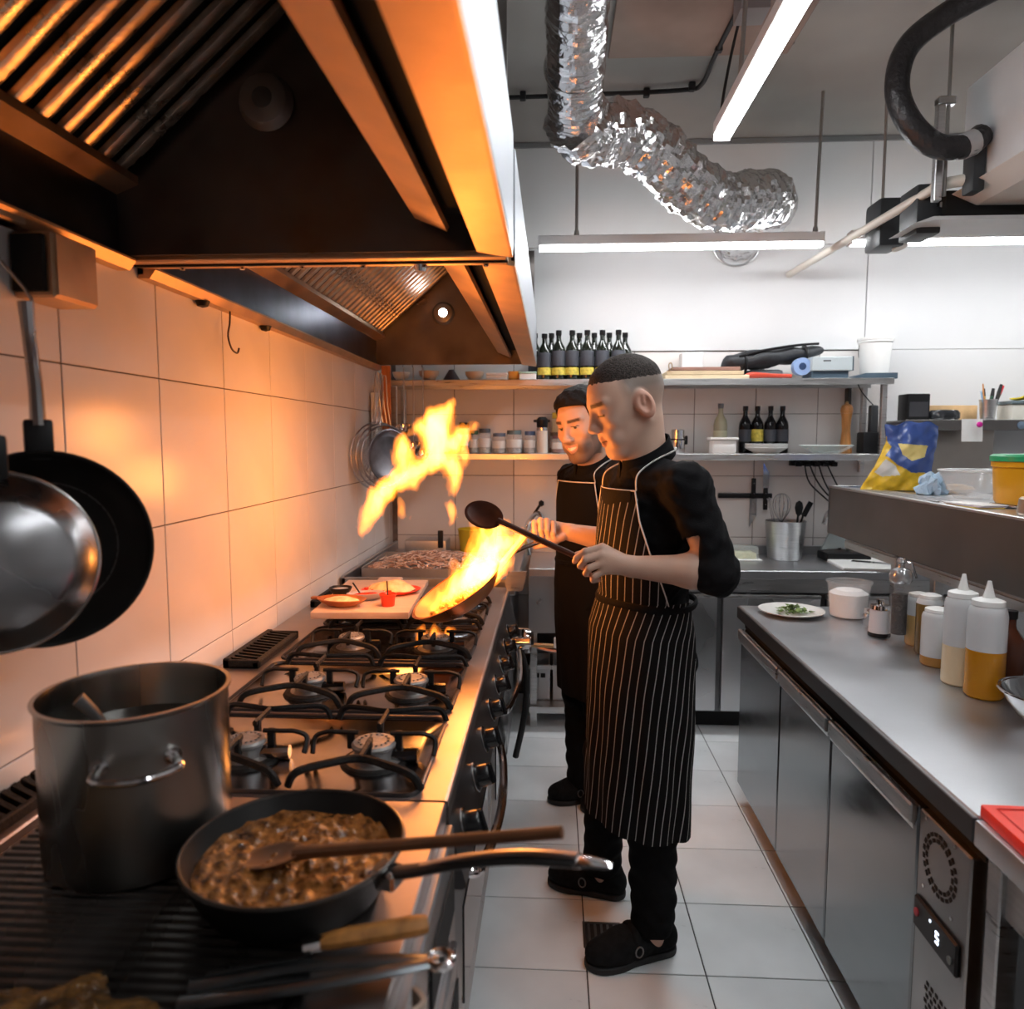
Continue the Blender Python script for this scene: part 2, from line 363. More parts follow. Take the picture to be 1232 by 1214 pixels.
WELLM = mat('well_enamel', (.30, .31, .34), .16, 1, namt=.35, nscale=9, rvar=.1)
RIMM = mat('well_rim', (.05, .045, .045), .3, .6)
BURN = mat('burner_alu', (.30, .29, .28), .42, .9, namt=.3, nscale=30)
BCAP = mat('burner_cap', (.26, .25, .24), .5, .5, namt=.3, nscale=40, bump=.2)
def rrect(x0, x1, y0, y1, r, n=5):
    out = []
    for (cx, cy, a) in ((x1 - r, y1 - r, 0), (x0 + r, y1 - r, PI / 2), (x0 + r, y0 + r, PI), (x1 - r, y0 + r, 1.5 * PI)):
        for i in range(n + 1): out.append((cx + r * math.cos(a + PI / 2 * i / n), cy + r * math.sin(a + PI / 2 * i / n)))
    return out
for (y0, y1) in wells:
    wg = G(); o1 = rrect(XW0 - .004, XW1 + .004, y0 - .004, y1 + .004, .03); o2 = rrect(XW0 + .03, XW1 - .03, y0 + .03, y1 - .03, .03)
    n = len(o1); vs = [(x, y, SZ + .001) for x, y in o1] + [(x, y, SZ - .016) for x, y in o2]
    wg.add(vs, [(i, (i + 1) % n, n + (i + 1) % n, n + i) for i in range(n)] + [tuple(range(n, 2 * n))])
    wo = ob('burner_well', wg, WELLM, t, smooth=50, **W)
    ob('well_rim', G().tube([(x, y, SZ + .002) for x, y in rrect(XW0 - .004, XW1 + .004, y0 - .004, y1 + .004, .03)], .005, 8, closed=True), RIMM, t, **W)
    yc = (y0 + y1) / 2
    for bx, br in ((-.365, .040), (-.635, .036)):
        bo = ob('burner', G().lathe([(0, .0), (br * 1.5, 0), (br * 1.45, .008), (br * 1.05, .012), (br, .03), (br * .9, .034), (0, .034)], 24), BURN, t)
        bo.location = Vector((bx, yc - .01, SZ - .016)) - t.location
        cg = G().lathe([(0, 0), (br * 1.12, 0), (br * 1.15, .006), (br * 1.05, .011), (br * .3, .013), (0, .013)], 24)
        for k in range(16):
            a = 2 * PI * k / 16; cg.cyl((br * .75 * math.cos(a), br * .75 * math.sin(a), .011), (br * .75 * math.cos(a), br * .75 * math.sin(a), .0145), .003, n=6)
        co = ob('burner_cap', cg, BCAP, bo); co.location = (0, 0, .034)
        bl = ob('burner_base', G().lathe([(0, 0), (.07, 0), (.066, .006), (.05, .008), (0, .008)], 20), IRON, t); bl.location = Vector((bx, yc - .01, SZ - .0155)) - t.location
        ob('gas_tube', G().tube([(bx + .02, yc - .01, SZ - .004), (bx + .09, yc - .005, SZ + .0)], [.018, .014], 10), WELLM, t, **W)
    # grate: two cast pieces per well, bowed rails and four fingers ending in posts
    for bx, sx in ((-.365, 1), (-.635, -1)):
        gg = G(); zt = SZ + .042; hx = .126; hy = .166
        bar = lambda p: gg.tube(smoothpath(p, 5), .0052, 6, flat=1.5, upv=(0, 0, 1))
        for sy in (-1, 1):
            bar([(bx - hx, yc + sy * hy, SZ + .004), (bx - hx * .86, yc + sy * hy, zt - .010), (bx - .055, yc + sy * hy * .86, zt - .002), (bx, yc + sy * hy * .74, zt), (bx + .055, yc + sy * hy * .86, zt - .002), (bx + hx * .86, yc + sy * hy, zt - .010), (bx + hx, yc + sy * hy, SZ + .004)])
            bar([(bx, yc + sy * hy * .74, zt), (bx, yc + sy * .075, zt), (bx, yc + sy * .034, zt)])
            gg.box(bx - .006, bx + .006, yc + sy * .05 - .008, yc + sy * .05 + .008, zt - .034, zt + .005, .002)
        for s2 in (-1, 1):
            bar([(bx + s2 * hx, yc - .02, SZ + .004), (bx + s2 * hx, yc, zt - .012), (bx + s2 * hx * .8, yc, zt), (bx + s2 * .075, yc, zt), (bx + s2 * .034, yc, zt)])
            gg.box(bx + s2 * .05 - .008, bx + s2 * .05 + .008, yc - .006, yc + .006, zt - .034, zt + .005, .002)
        ob('grate', gg, IRON, t, smooth=30, **W)
# vents at the back: black louvred flue grills
def flue(y0, y1, lab=None):
    f = ob('flue_grill', G().box(-.935, -.915, y0, y1, SZ, SZ + .028, .003).box(-.85, -.83, y0, y1, SZ, SZ + .02, .003).box(-.935, -.83, y0, y0 + .012, SZ, SZ + .024, .002).box(-.935, -.83, y1 - .012, y1, SZ, SZ + .024, .002).box(-.93, -.84, y0, y1, SZ, SZ + .006), IRON, t, smooth=0, **W)
    n = int((y1 - y0) / .026)
    for k in range(n):
        y = y0 + .02 + (y1 - y0 - .04) * k / (n - 1)
        ob('slat', G().prism([(-.92, SZ + .028), (-.92, SZ + .02), (-.845, SZ + .012), (-.845, SZ + .02)], lambda a, b, d: (a, d, b), y - .0045, y + .0045), IRON, f, smooth=0, world=True)
flue(1.99, 2.32); flue(2.75, 3.05)
# knobs and oven doors on the front
KNOB = mat('knob_black', (.010, .010, .011), .22)
kang = Matrix.Rotation(math.radians(74), 4, 'Y')
for k in range(8):
    y = 1.36 + .205 * k
    kg = G().lathe([(0, 0), (.030, 0), (.032, .006), (.026, .010), (.024, .032), (.021, .036), (0, .036)], 20).box(-.024, .024, -.006, .006, .03, .044, .003)
    ko = ob('knob', kg.xf(kang), KNOB, t); ko.location = Vector((-.168, y, .80)) - t.location
    ob('knob_ring', G().tube([(.031 * math.cos(2 * PI * i / 20), .031 * math.sin(2 * PI * i / 20), .003) for i in range(20)], .0025, 6, closed=True).xf(kang), CHROME, ko)
for (y0, y1) in ((1.30, 2.14), (2.18, 3.14)):
    d = ob('oven_door', G().box(-.235, -.182, y0, y1, .26, .715, .008), mat('door_steel', (.33, .33, .34), .3, 1, namt=.12, nscale=4, rvar=.08), t, **W)
    off = -(t.location + d.location)
    for s in (0,):
        hp = smoothpath([(-.18, y0 + .10, .685), (-.14, y0 + .13, .675), (-.118, (y0 + y1) / 2, .66), (-.14, y1 - .13, .675), (-.18, y1 - .10, .685)], 6)
        ob('handle', G().tube(hp, .011, 10), CHROME, d).location = off
    ob('window', G().box(-.183, -.178, y0 + .14, y1 - .14, .36, .58, .002), mat('oven_glass', (.01, .01, .012), .08), d, smooth=0).location = off
ob('kick_plate', G().box(-.26, -.225, 1.29, 3.16, .10, .25), mat('panel_dark_steel', (.16, .16, .165), .38, 1), t, smooth=0, **W)
for (x, y) in ((-.28, 1.34), (-.28, 3.1), (-.9, 1.34), (-.9, 3.1)): ob('foot', G().cyl((x, y, 0), (x, y, .10), .022, n=12), STEEL, t, **W)
ob('corner_post', G().prism([(-.19, .90), (-.125, .90), (-.115, .935), (-.105, .985), (-.185, .985), (-.20, .94)], lambda a, b, d: (a, d, b), 3.10, 3.125), STEEL, t, smooth=0, **W)
# front gas cock
gcv = ob('valve', G().cyl((-.16, 2.86, .74), (-.085, 2.86, .74), .026, n=16).cyl((-.12, 2.86, .74), (-.12, 2.86, .80), .012, n=10), CHROME, t, **W)

# ================================================================ GRIDDLE UNIT (near)
t = thing('griddle', 'ribbed dark griddle unit in the foreground under the pot', 'griddle', (-.55, .9, 0))
GRID = mat('griddle_iron', (.05, .047, .045), .30, .85, namt=.4, nscale=8, rvar=.12, bump=.08, bscale=50)
ob('body', G().box(BX, -.235, .34, 1.255, .10, .87), mat('range_side', (.30, .30, .31), .4, 1), t, smooth=0, **W)
ob('top_frame', G().box(-.30, FX, .34, 1.257, .86, SZ, .003).box(-.87, -.30, 1.20, 1.257, .86, SZ, .003).box(-.87, -.30, .34, .60, .86, SZ, .003), STEELD, t, smooth=0, **W)
ob('plate', G().box(-.87, -.30, .60, 1.20, .86, SZ - .004), GRID, t, smooth=0, **W)
rb = G().prism([(-.0075, 0), (-.004, .005), (.004, .005), (.0075, 0)], lambda a, b, d: (d, a, b), -.86, -.31).mesh('rib', 0)
for k in range(33): ob('rib', rb, GRID, t).location = Vector((0, .615 + .0178 * k, SZ - .004)) - t.location
ob('back_channel', G().box(-.895, -.872, .34, 1.257, SZ - .02, SZ + .012, .003), STEELD, t, smooth=0, **W)
ob('front_panel', G().box(-.245, -.172, .34, 1.255, .25, .86, .004), mat('door_steel', (.33, .33, .34), .3, 1), t, **W)
d = ob('door', G().box(-.175, -.160, .40, 1.20, .26, .68, .004), mat('door_steel', (.33, .33, .34), .3, 1), t, **W)
off = -(t.location + d.location)
ob('handle', G().tube(smoothpath([(-.16, .72, .60), (-.12, .74, .60), (-.10, .90, .585), (-.12, 1.06, .60), (-.16, 1.08, .60)]), .011, 10), CHROME, d).location = off
ob('vent_slot', G().box(-.1715, -.168, .98, 1.22, .72, .80), BLACKM, t, smooth=0, **W)
ob('vent_slot', G().box(-.1595, -.157, 1.10, 1.185, .30, .62), BLACKM, t, smooth=0, **W)
f = ob('flue_grill', G().box(-.955, -.935, .34, 1.257, SZ, SZ + .04, .003).box(-.905, -.893, .34, 1.257, SZ, SZ + .03, .003), IRON, t, smooth=0, **W)
for k in range(26):
    y = .62 + .0245 * k
    ob('slat', G().prism([(-.94, SZ + .05), (-.94, SZ + .03), (-.90, SZ + .012), (-.90, SZ + .03)], lambda a, b, d_: (a, d_, b), y - .006, y + .006), IRON, t, smooth=0, **W)
for (x, y) in ((-.28, .4), (-.28, 1.2), (-.9, .4), (-.9, 1.2)): ob('foot', G().cyl((x, y, 0), (x, y, .10), .022, n=12), STEEL, t, **W)
# ================================================================ smooth solid modelling on a voxel field
class Field:
    def __init__(s, lo, hi, vs):
        s.lo = np.array(lo, np.float64); s.vs = vs
        s.n = np.ceil((np.array(hi) - s.lo) / vs).astype(int) + 1
        s.d = np.full(s.n, .5, np.float32)
    def reg(s, blo, bhi, pad):
        a = np.clip(np.floor((np.array(blo) - pad - s.lo) / s.vs).astype(int), 0, s.n)
        b = np.clip(np.ceil((np.array(bhi) + pad - s.lo) / s.vs).astype(int) + 1, 0, s.n)
        sl = tuple(slice(int(i), int(j)) for i, j in zip(a, b))
        X = [(np.arange(a[k], b[k]) * s.vs + s.lo[k]).astype(np.float32) for k in range(3)]
        return sl, X[0][:, None, None], X[1][None, :, None], X[2][None, None, :]
    def mix(s, sl, q, k, sub):
        A = s.d[sl]
        if A.size == 0: return
        if sub:
            q = -q; h = np.maximum(k - np.abs(A - q), 0) / k; s.d[sl] = np.maximum(A, q) + h * h * k * .25
        else:
            h = np.maximum(k - np.abs(A - q), 0) / k; s.d[sl] = np.minimum(A, q) - h * h * k * .25
    def cap(s, a, b, r0, r1=None, k=.01, sub=False):
        r1 = r0 if r1 is None else r1
        a = np.array(a, float); b = np.array(b, float); R = max(r0, r1)
        sl, x, y, z = s.reg(np.minimum(a, b), np.maximum(a, b), R + k + 3 * s.vs + .012)
        ba = b - a; L = float(ba @ ba) + 1e-12
        px, py, pz = x - a[0], y - a[1], z - a[2]
        h = np.clip((px * ba[0] + py * ba[1] + pz * ba[2]) / L, 0, 1)
        q = np.sqrt((px - ba[0] * h) ** 2 + (py - ba[1] * h) ** 2 + (pz - ba[2] * h) ** 2) - (r0 + (r1 - r0) * h)
        s.mix(sl, q.astype(np.float32), k, sub); return s
    def chain(s, pts, rad, k=.008):
        for i in range(len(pts) - 1): s.cap(pts[i], pts[i + 1], rad[i], rad[i + 1], k)
        return s
    def ell(s, c, r, ax=None, k=.015, sub=False):      # ax: rows = axes
        c = np.array(c, float); R = float(max(r)); ax = np.eye(3) if ax is None else np.array(ax, float)
        sl, x, y, z = s.reg(c, c, R + k + 3 * s.vs + .012)
        px, py, pz = x - c[0], y - c[1], z - c[2]; k0 = 0; k1 = 0
        for i in range(3):
            t = px * ax[i][0] + py * ax[i][1] + pz * ax[i][2]
            k0 = k0 + (t / r[i]) ** 2; k1 = k1 + (t / r[i] ** 2) ** 2
        k0 = np.sqrt(k0); k1 = np.sqrt(k1) + 1e-9
        s.mix(sl, (k0 * (k0 - 1) / k1).astype(np.float32), k, sub); return s
    def coords(s):
        X = [(np.arange(s.n[k]) * s.vs + s.lo[k]).astype(np.float32) for k in range(3)]
        return X[0][:, None, None], X[1][None, :, None], X[2][None, None, :]
    def extract(s):
        d = s.d; ins = d < 0; n = np.array(d.shape) - 1
        c = np.zeros(n, np.int8); offs = [(i, j, k) for i in (0, 1) for j in (0, 1) for k in (0, 1)]
        for (i, j, k) in offs: c += ins[i:n[0] + i, j:n[1] + j, k:n[2] + k]
        act = (c > 0) & (c < 8); idx = np.argwhere(act)
        val = np.stack([d[idx[:, 0] + o[0], idx[:, 1] + o[1], idx[:, 2] + o[2]] for o in offs], 1)
        pos = np.zeros((len(idx), 3)); cnt = np.zeros(len(idx))
        O = np.array(offs, float)
        for a in range(8):
            for b in range(a + 1, 8):
                if np.abs(O[a] - O[b]).sum() != 1: continue
                va, vb = val[:, a], val[:, b]; m = (va < 0) != (vb < 0)
                t = np.where(m, va / np.where(m, va - vb, 1), 0)
                pos += (O[a] + t[:, None] * (O[b] - O[a])) * m[:, None]; cnt += m
        V = (idx + pos / np.maximum(cnt, 1)[:, None]) * s.vs + s.lo
        ids = np.full(n, -1, np.int32); ids[act] = np.arange(len(idx))
        F = []
        for ax in range(3):
            sa = [slice(0, None)] * 3; sb = [slice(0, None)] * 3; sa[ax] = slice(0, -1); sb[ax] = slice(1, None)
            A = ins[tuple(sa)]; e = np.argwhere(A != ins[tuple(sb)])
            u, v = (ax + 1) % 3, (ax + 2) % 3
            e = e[(e[:, u] > 0) & (e[:, v] > 0) & (e[:, u] < n[u]) & (e[:, v] < n[v])]
            flip = A[tuple(e.T)]
            q = []
            for (du, dv) in ((-1, -1), (0, -1), (0, 0), (-1, 0)):
                w_ = e.copy(); w_[:, u] += du; w_[:, v] += dv; q.append(ids[tuple(w_.T)])
            q = np.stack(q, 1); q[~flip] = q[~flip][:, ::-1]; F.append(q)
        return V, np.concatenate(F)
    def mesh(s, name, smooth_it=1, col=None):
        V, F = s.extract(); F = F[(F >= 0).all(1)]
        for _ in range(smooth_it):      # light relaxation along edges
            E = np.concatenate([F[:, [0, 1]], F[:, [1, 2]], F[:, [2, 3]], F[:, [3, 0]]])
            acc = np.zeros_like(V); ct = np.zeros(len(V))
            for k in range(3):
                acc[:, k] = np.bincount(E[:, 0], V[E[:, 1], k], len(V)) + np.bincount(E[:, 1], V[E[:, 0], k], len(V))
            ct = np.bincount(E[:, 0], minlength=len(V)) + np.bincount(E[:, 1], minlength=len(V))
            V = V * .5 + .5 * acc / np.maximum(ct, 1)[:, None]
        me = bpy.data.meshes.new(name)
        me.vertices.add(len(V)); me.vertices.foreach_set('co', V.astype(np.float32).ravel())
        me.loops.add(F.size); me.loops.foreach_set('vertex_index', F.astype(np.int32).ravel())
        me.polygons.add(len(F)); me.polygons.foreach_set('loop_start', np.arange(0, F.size, 4, dtype=np.int32))
        me.polygons.foreach_set('use_smooth', np.ones(len(F), bool)); me.update(calc_edges=True); me.validate()
        if col is not None:
            C = col(V); at = me.color_attributes.new('Col', 'FLOAT_COLOR', 'POINT')
            at.data.foreach_set('color', np.concatenate([C, np.ones((len(C), 1))], 1).astype(np.float32).ravel())
        return me
def wob(x, y, z, f, s=0.):     # cheap smooth pseudo-noise in about [-1,1]
    return (np.sin(f * (x * 1.0 + y * .31 + s) + 1.3 * np.sin(f * .7 * (z + s))) * np.sin(f * (z * .9 - y * .45) + 2 * s + 1.1 * np.sin(f * .8 * (x - y)))
            + .5 * np.sin(f * 2.1 * (z + .4 * x) + 3 * s) * np.sin(f * 1.9 * (y - .3 * z) - s)) / 1.5
def attr_mat(name, rough, sss=0.):
    m = mat(name, (.5, .4, .3), rough, bump=.06, nscale=300, sss=sss); nt = m.node_tree
    a = nt.nodes.new('ShaderNodeAttribute'); a.attribute_name = 'Col'
    nt.links.new(a.outputs['Color'], nt.nodes['Principled BSDF'].inputs['Base Color']); return m
SKIN = attr_mat('skin', .5)
# ================================================================ PEOPLE
def frame(yaw, pitch=0., roll=0.):
    """facing -X turned by yaw towards the camera side (-Y); pitch down; roll"""
    f = Vector((-math.cos(yaw), -math.sin(yaw), 0)); u = Vector((0, 0, 1)); l = u.cross(f)
    R = Matrix.Rotation(pitch, 3, l); f = R @ f; u = R @ u
    R = Matrix.Rotation(roll, 3, f); u = R @ u; l = R @ l
    return f, l, u
def head(F, c, fr, S, smile=False):
    f, l, u = fr; ax = [f, l, u]; c = Vector(c)
    P = lambda a, b, d: c + (f * a + l * b + u * d) * S
    R = lambda *r: [v * S for v in r]
    F.ell(P(-.012, 0, .035), R(.101, .078, .089), ax, .02)
    F.ell(P(.028, 0, .0), R(.066, .066, .095), ax, .025)
    F.ell(P(.036, 0, -.068), R(.052, .052, .052), ax, .025)
    F.cap(P(.070, -.008, -.108), P(.070, .008, -.108), .0175 * S, k=.025)
    for s in (-1, 1):
        F.cap(P(-.012, s * .056, -.045), P(.055, s * .024, -.106), .016 * S, .015 * S, .03)
        F.cap(P(.012, s * .060, .03), P(.062, s * .048, -.022), .015 * S, .018 * S, .025)
        F.cap(P(.084, s * .012, .026), P(.070, s * .048, .028), .0105 * S, .009 * S, .016)
        F.ell(P(.098, s * .032, .004), R(.013, .018, .011), ax, .014, True)
        F.ell(P(.0755, s * .0325, .0035), R(.0135, .016, .0125), ax, .004)
        F.ell(P(.100, s * .0125, -.037), R(.012, .0085, .0085), ax, .007)
        F.ell(P(.070, s * .036, -.062), R(.016, .014, .022), ax, .02)
    F.cap(P(.088, 0, .020), P(.106, 0, -.028), .0075 * S, .0095 * S, .012)
    F.ell(P(.1075, 0, -.032), R(.012, .0115, .0105), ax, .008)
    w = .026 if smile else .020
    for (uu, ff, rr) in ((-.0635, .090, .0062), (-.0775, .0875, .0072)):
        F.cap(P(ff, 0, uu), P(ff - .013, w, uu + (.008 if smile else .001)), rr * S, .004 * S, .008)
        F.cap(P(ff, 0, uu), P(ff - .013, -w, uu + (.008 if smile else .001)), rr * S, .004 * S, .008)
    for s in (-1, 1):
        F.cap(P(.099, 0, -.0705), P(.082, s * w, -.064 if smile else -.0695), (.0040 if smile else .0022) * S, .002 * S, .003, True)
    for s in (-1, 1):      # ears
        e1 = (f * .96 - u * .0 - l * s * .28).normalized(); e3 = (u * .97 - f * .22).normalized(); e2 = e3.cross(e1)
        ea = [e1, e2, e3]
        F.ell(P(-.016, s * .083, -.008), R(.0245, .013, .037), ea, .007)
        F.ell(P(-.012, s * .098, -.004), R(.0155, .014, .025), ea, .003, True)
        F.cap(P(-.012, s * .086, -.006), P(-.016, s * .088, .012), .0042 * S, k=.003)
        F.cap(P(.004, s * .077, -.012), P(.003, s * .077, -.002), .0055 * S, k=.006)
    return P
def skin_col(c, fr, S, base, smile=False, fade=None, beard=0., hot=None):
    f, l, u = [np.array(v) for v in fr]; c = np.array(c)
    def fn(V):
        q = (V - c) / S; a, b, d = q @ f, q @ l, q @ u
        near = (np.abs(d) < .16) & (np.hypot(a, b) < .15)
        C = np.tile(np.array(base), (len(V), 1)) * (1 + .05 * wob(V[:, 0], V[:, 1], V[:, 2], 60)[:, None])
        def blend(m, col, k=1.): C[:] = C * (1 - (m * k * near)[:, None]) + np.array(col) * (m * k * near)[:, None]
        sm = lambda x, e: np.clip(.5 - x / e, 0, 1)
        w = .026 if smile else .020
        lip = sm(np.hypot(b / (w * 1.05), (d + .0705 - (.010 * (b / w) ** 2 if smile else 0)) / .0135) - 1, .3) * (a > .07)
        blend(lip, (.50, .26, .21))
        blend(sm(np.hypot((a + .016) / .030, (d + .008) / .040) - 1, .3) * (np.abs(b) > .076), (.58, .29, .21), .7)
        if smile:
            th = sm(np.hypot(b / .021, (d + .0690 - .008 * (b / w) ** 2) / .0052) - 1, .25) * (a > .07); blend(th, (.85, .80, .74))
        else:
            blend(sm(np.hypot(b / (w * 1.1), (d + .0705) / .0022) - 1, .5) * (a > .07), (.12, .05, .04))
        for s in (-1, 1):
            br = sm(np.abs(d - .0265 - .05 * (np.abs(b) - .033)) / .0055 - 1, .5) * sm(np.abs(b - s * .034) / .021 - 1, .3) * (a > .04)
            blend(br, (.035, .022, .016), .95)
            if smile:
                eye = sm(np.hypot((b - s * .0325) / .0135, (d - .0025) / .0040) - 1, .4) * (a > .06); blend(eye, (.42, .38, .36))
                ir = sm(np.hypot((b - s * .031 - .004) / .0058, (d - .0025) / .0046) - 1, .3) * (a > .06); blend(ir, (.012, .009, .008))
                blend(sm(np.abs(d - .0068) / .0018 - 1, .6) * sm(np.abs(b - s * .0325) / .015 - 1, .2) * (a > .06), (.03, .02, .015))
            else:
                blend(sm(np.abs(d + .0035 + .0004 * np.abs(b)) / .0022 - 1, .6) * sm(np.abs(b - s * .0335) / .015 - 1, .2) * (a > .05), (.03, .018, .012))
        if fade is not None: fade(a, b, d, blend, sm)
        if beard:
            m = sm((d + .045) / .02 + .25, 1.2) * sm((.035 - a) / .02 - .2 + .0, 1.4) * np.clip(1 - lip * 2, 0, 1) * (d > -.135)
            m2 = sm(np.abs(a - .02) / .028 - 1, .6) * sm((d + .02) / .03, 1.2) * (np.abs(b) > .045) * (d > -.12)
            must = sm(np.hypot(b / .026, (d + .054) / .007) - 1, .5) * (a > .07)
            blend(np.clip(np.maximum(np.maximum(m, m2), must), 0, 1) * np.clip(1 - lip * 2, 0, 1), (.06, .042, .034), beard)
        # knuckles and hands a little redder
        return np.clip(C, 0, 1)
    return fn
def boundsof(pts, pad):
    a = np.array([tuple(p) for p in pts]); return a.min(0) - pad, a.max(0) + pad
CLOTH = mat('black_cotton', (.0075, .0075, .0085), .85, 0, spec=.12, namt=.25, nscale=40, bump=.25, bscale=350)
CLOTH2 = mat('black_trousers', (.006, .006, .0065), .85, 0, spec=.1, namt=.2, nscale=30, bump=.2, bscale=300)
PIPING = mat('white_piping', (.70, .68, .66), .8)
SUEDE = mat('black_suede', (.009, .0095, .010), .85, 0, spec=.15, namt=.3, nscale=60, bump=.15, bscale=200)
def stripe_mat(name, stripes):
    m = mat(name, (.008, .0075, .0075), .85, spec=.12, bump=.15, nscale=350)
    if not stripes: return m
    nt = m.node_tree; L = nt.links.new
    uv = nt.nodes.new('ShaderNodeUVMap'); sp = nt.nodes.new('ShaderNodeSeparateXYZ'); L(uv.outputs[0], sp.inputs[0])
    dv = nt.nodes.new('ShaderNodeMath'); dv.operation = 'DIVIDE'; dv.inputs[1].default_value = .0255; L(sp.outputs[0], dv.inputs[0])
    fr = nt.nodes.new('ShaderNodeMath'); fr.operation = 'FRACT'; L(dv.outputs[0], fr.inputs[0])
    cp = nt.nodes.new('ShaderNodeMath'); cp.operation = 'LESS_THAN'; cp.inputs[1].default_value = .10; L(fr.outputs[0], cp.inputs[0])
    mx = nt.nodes.new('ShaderNodeMix'); mx.data_type = 'RGBA'; mx.inputs[6].default_value = (.008, .0075, .0075, 1); mx.inputs[7].default_value = (.40, .385, .375, 1)
    L(cp.outputs[0], mx.inputs[0]); L(mx.outputs[2], nt.nodes['Principled BSDF'].inputs['Base Color']); return m
STRIPE = stripe_mat('pinstripe_apron', True); PLAINAP = stripe_mat('black_apron', False)

def person(label, J, S, hfr, bfr, base, smile, hairfn, fade, beard, apron, vs, extra=None, lean=0.):
    T = lambda p: Vector(p)
    bf, bl, bu = bfr; bax = [bf, bl, bu]
    root = thing('person', label, 'person', (J['pelvis'][0], J['pelvis'][1], 0)); W = dict(world=True)
    allp = [v for k, v in J.items() if isinstance(v, tuple)] + [Vector(J['head']) + Vector((0, 0, .16)), Vector(J['head']) + Vector((-.16, 0, 0))]
    lo, hi = boundsof(allp, .10); lo[2] = .02
    # ---- body: one continuous surface
    B = Field(lo, hi, vs)
    ch, pe, nb = Vector(J['chest']), Vector(J['pelvis']), Vector(J['neck']); hd = Vector(J['head'])
    B.ell(ch, (.098, .15, .18), bax, .05); B.ell(pe, (.10, .145, .13), bax, .05)
    B.cap(ch.lerp(pe, .25), pe, .095, .10, .06)
    P = head(B, hd, hfr, S, smile)
    B.cap(nb - Vector((0, 0, .03)), P(-.028, 0, -.05), .060, .056 * S, .03); B.cap(nb, P(.0, 0, -.075), .050, .045, .03)
    for sd in ('L', 'R'):
        sh, el, wr = Vector(J['sh' + sd]), Vector(J['el' + sd]), Vector(J['wr' + sd])
        B.cap(nb - Vector((0, 0, .05)), sh, .055, .050, .04); B.cap(sh, el, .050, .042, .03)
        mid = el.lerp(wr, .3); B.cap(el, mid, .041, .044, .02); B.cap(mid, wr, .044, .0285, .02)
        hp, kn, an = Vector(J['hip' + sd]), Vector(J['kn' + sd]), Vector(J['an' + sd])
        B.cap(hp, kn, .080, .052, .04); B.cap(kn, kn.lerp(an, .35), .052, .053, .02); B.cap(kn.lerp(an, .35), an, .053, .034, .02)
        ft = Vector(J['toe' + sd]); B.cap(an, (an.x, an.y, .05), .034, .034, .02); B.cap((an.x, an.y, .055), (ft.x * .7 + an.x * .3, ft.y * .7 + an.y * .3, .045), .034, .022, .02)
        H = J['hand' + sd]
        for kn_ in H['knuckles']: B.cap(wr, kn_, .021, .0125, .012)
        for chn in H['fingers']: B.chain(chn, [.0105, .0098, .0088, .0072][:len(chn)] if len(chn) == 4 else [.0105, .0095, .0078], .0035)
        B.chain(H['thumb'], [.0155, .0125, .0092], .006)
    me = B.mesh('body', 1, skin_col(hd, hfr, S, base, smile, fade, beard)); ob('body', me, SKIN, root, **W); del B
    # ---- hair
    hl, hh = boundsof([hd], .17); Hf = Field(hl, hh, .004); f, l, u = hfr
    Hf.ell(P(-.012, 0, .035), [v * S for v in (.101, .078, .089)], [f, l, u], .02); Hf.ell(P(.028, 0, .0), [v * S for v in (.066, .066, .095)], [f, l, u], .025)
    x, y, z = Hf.coords(); q = [(x - hd.x) / S, (y - hd.y) / S, (z - hd.z) / S]
    a, b, d = [q[0] * v.x + q[1] * v.y + q[2] * v.z for v in (f, l, u)]
    Hf.d = hairfn(Hf.d, a, b, d, x, y, z).astype(np.float32)
    ob('hair', Hf.mesh('hair', 1), mat('hair_buzzed' if not smile else 'hair_dark_brown', (.030, .023, .020) if not smile else (.009, .0075, .007), .65, 0, spec=.2, namt=.6, nscale=160, bump=.5, bscale=260), root, **W)
    # ---- shirt
    Sf = Field(lo, hi, .006)
    Sf.ell(ch, (.118, .172, .195), bax, .06); Sf.cap(ch.lerp(pe, .2), pe + Vector((0, 0, .03)), .118, .122, .06); Sf.ell(pe + Vector((0, 0, .03)), (.118, .165, .13), bax, .05)
    for sd in ('L', 'R'):
        sh, el, wr = Vector(J['sh' + sd]), Vector(J['el' + sd]), Vector(J['wr' + sd])
        Sf.cap(nb - Vector((0, 0, .035)), sh, .060, .062, .05); Sf.cap(sh, el, .063, .056, .03)
        if J.get('long' + sd): Sf.cap(el, wr, .056, .042, .03)
        else: Sf.cap(el, el.lerp(wr, .12), .056, .053, .02)
    Sf.cap(nb, nb + Vector((0, 0, .05)), .070, .066, .03)
    x, y, z = Sf.coords(); Sf.d += (.0045 * wob(x, y, z, 34, .3) + .003 * wob(x, y, z, 75, 1.7) + .002 * np.sin(z * 130 + 9 * np.sin(x * 18 + y * 14))).astype(np.float32)
    nd = (P(-.02, 0, -.06) - nb).normalized(); cut = nb + nd * .045
    q = (x - cut.x) * (nd.x - .5 * bf.x) + (y - cut.y) * (nd.y - .5 * bf.y) + (z - cut.z) * nd.z
    Sf.d = np.maximum(Sf.d, np.where((z > nb.z - .08) & (np.hypot(x - nb.x, y - nb.y) < .14), q, -1).astype(np.float32)); 
    hemz = J['pelvis'][2] - .02; Sf.d = np.maximum(Sf.d, (hemz - z) + 0 * x + 0 * y)
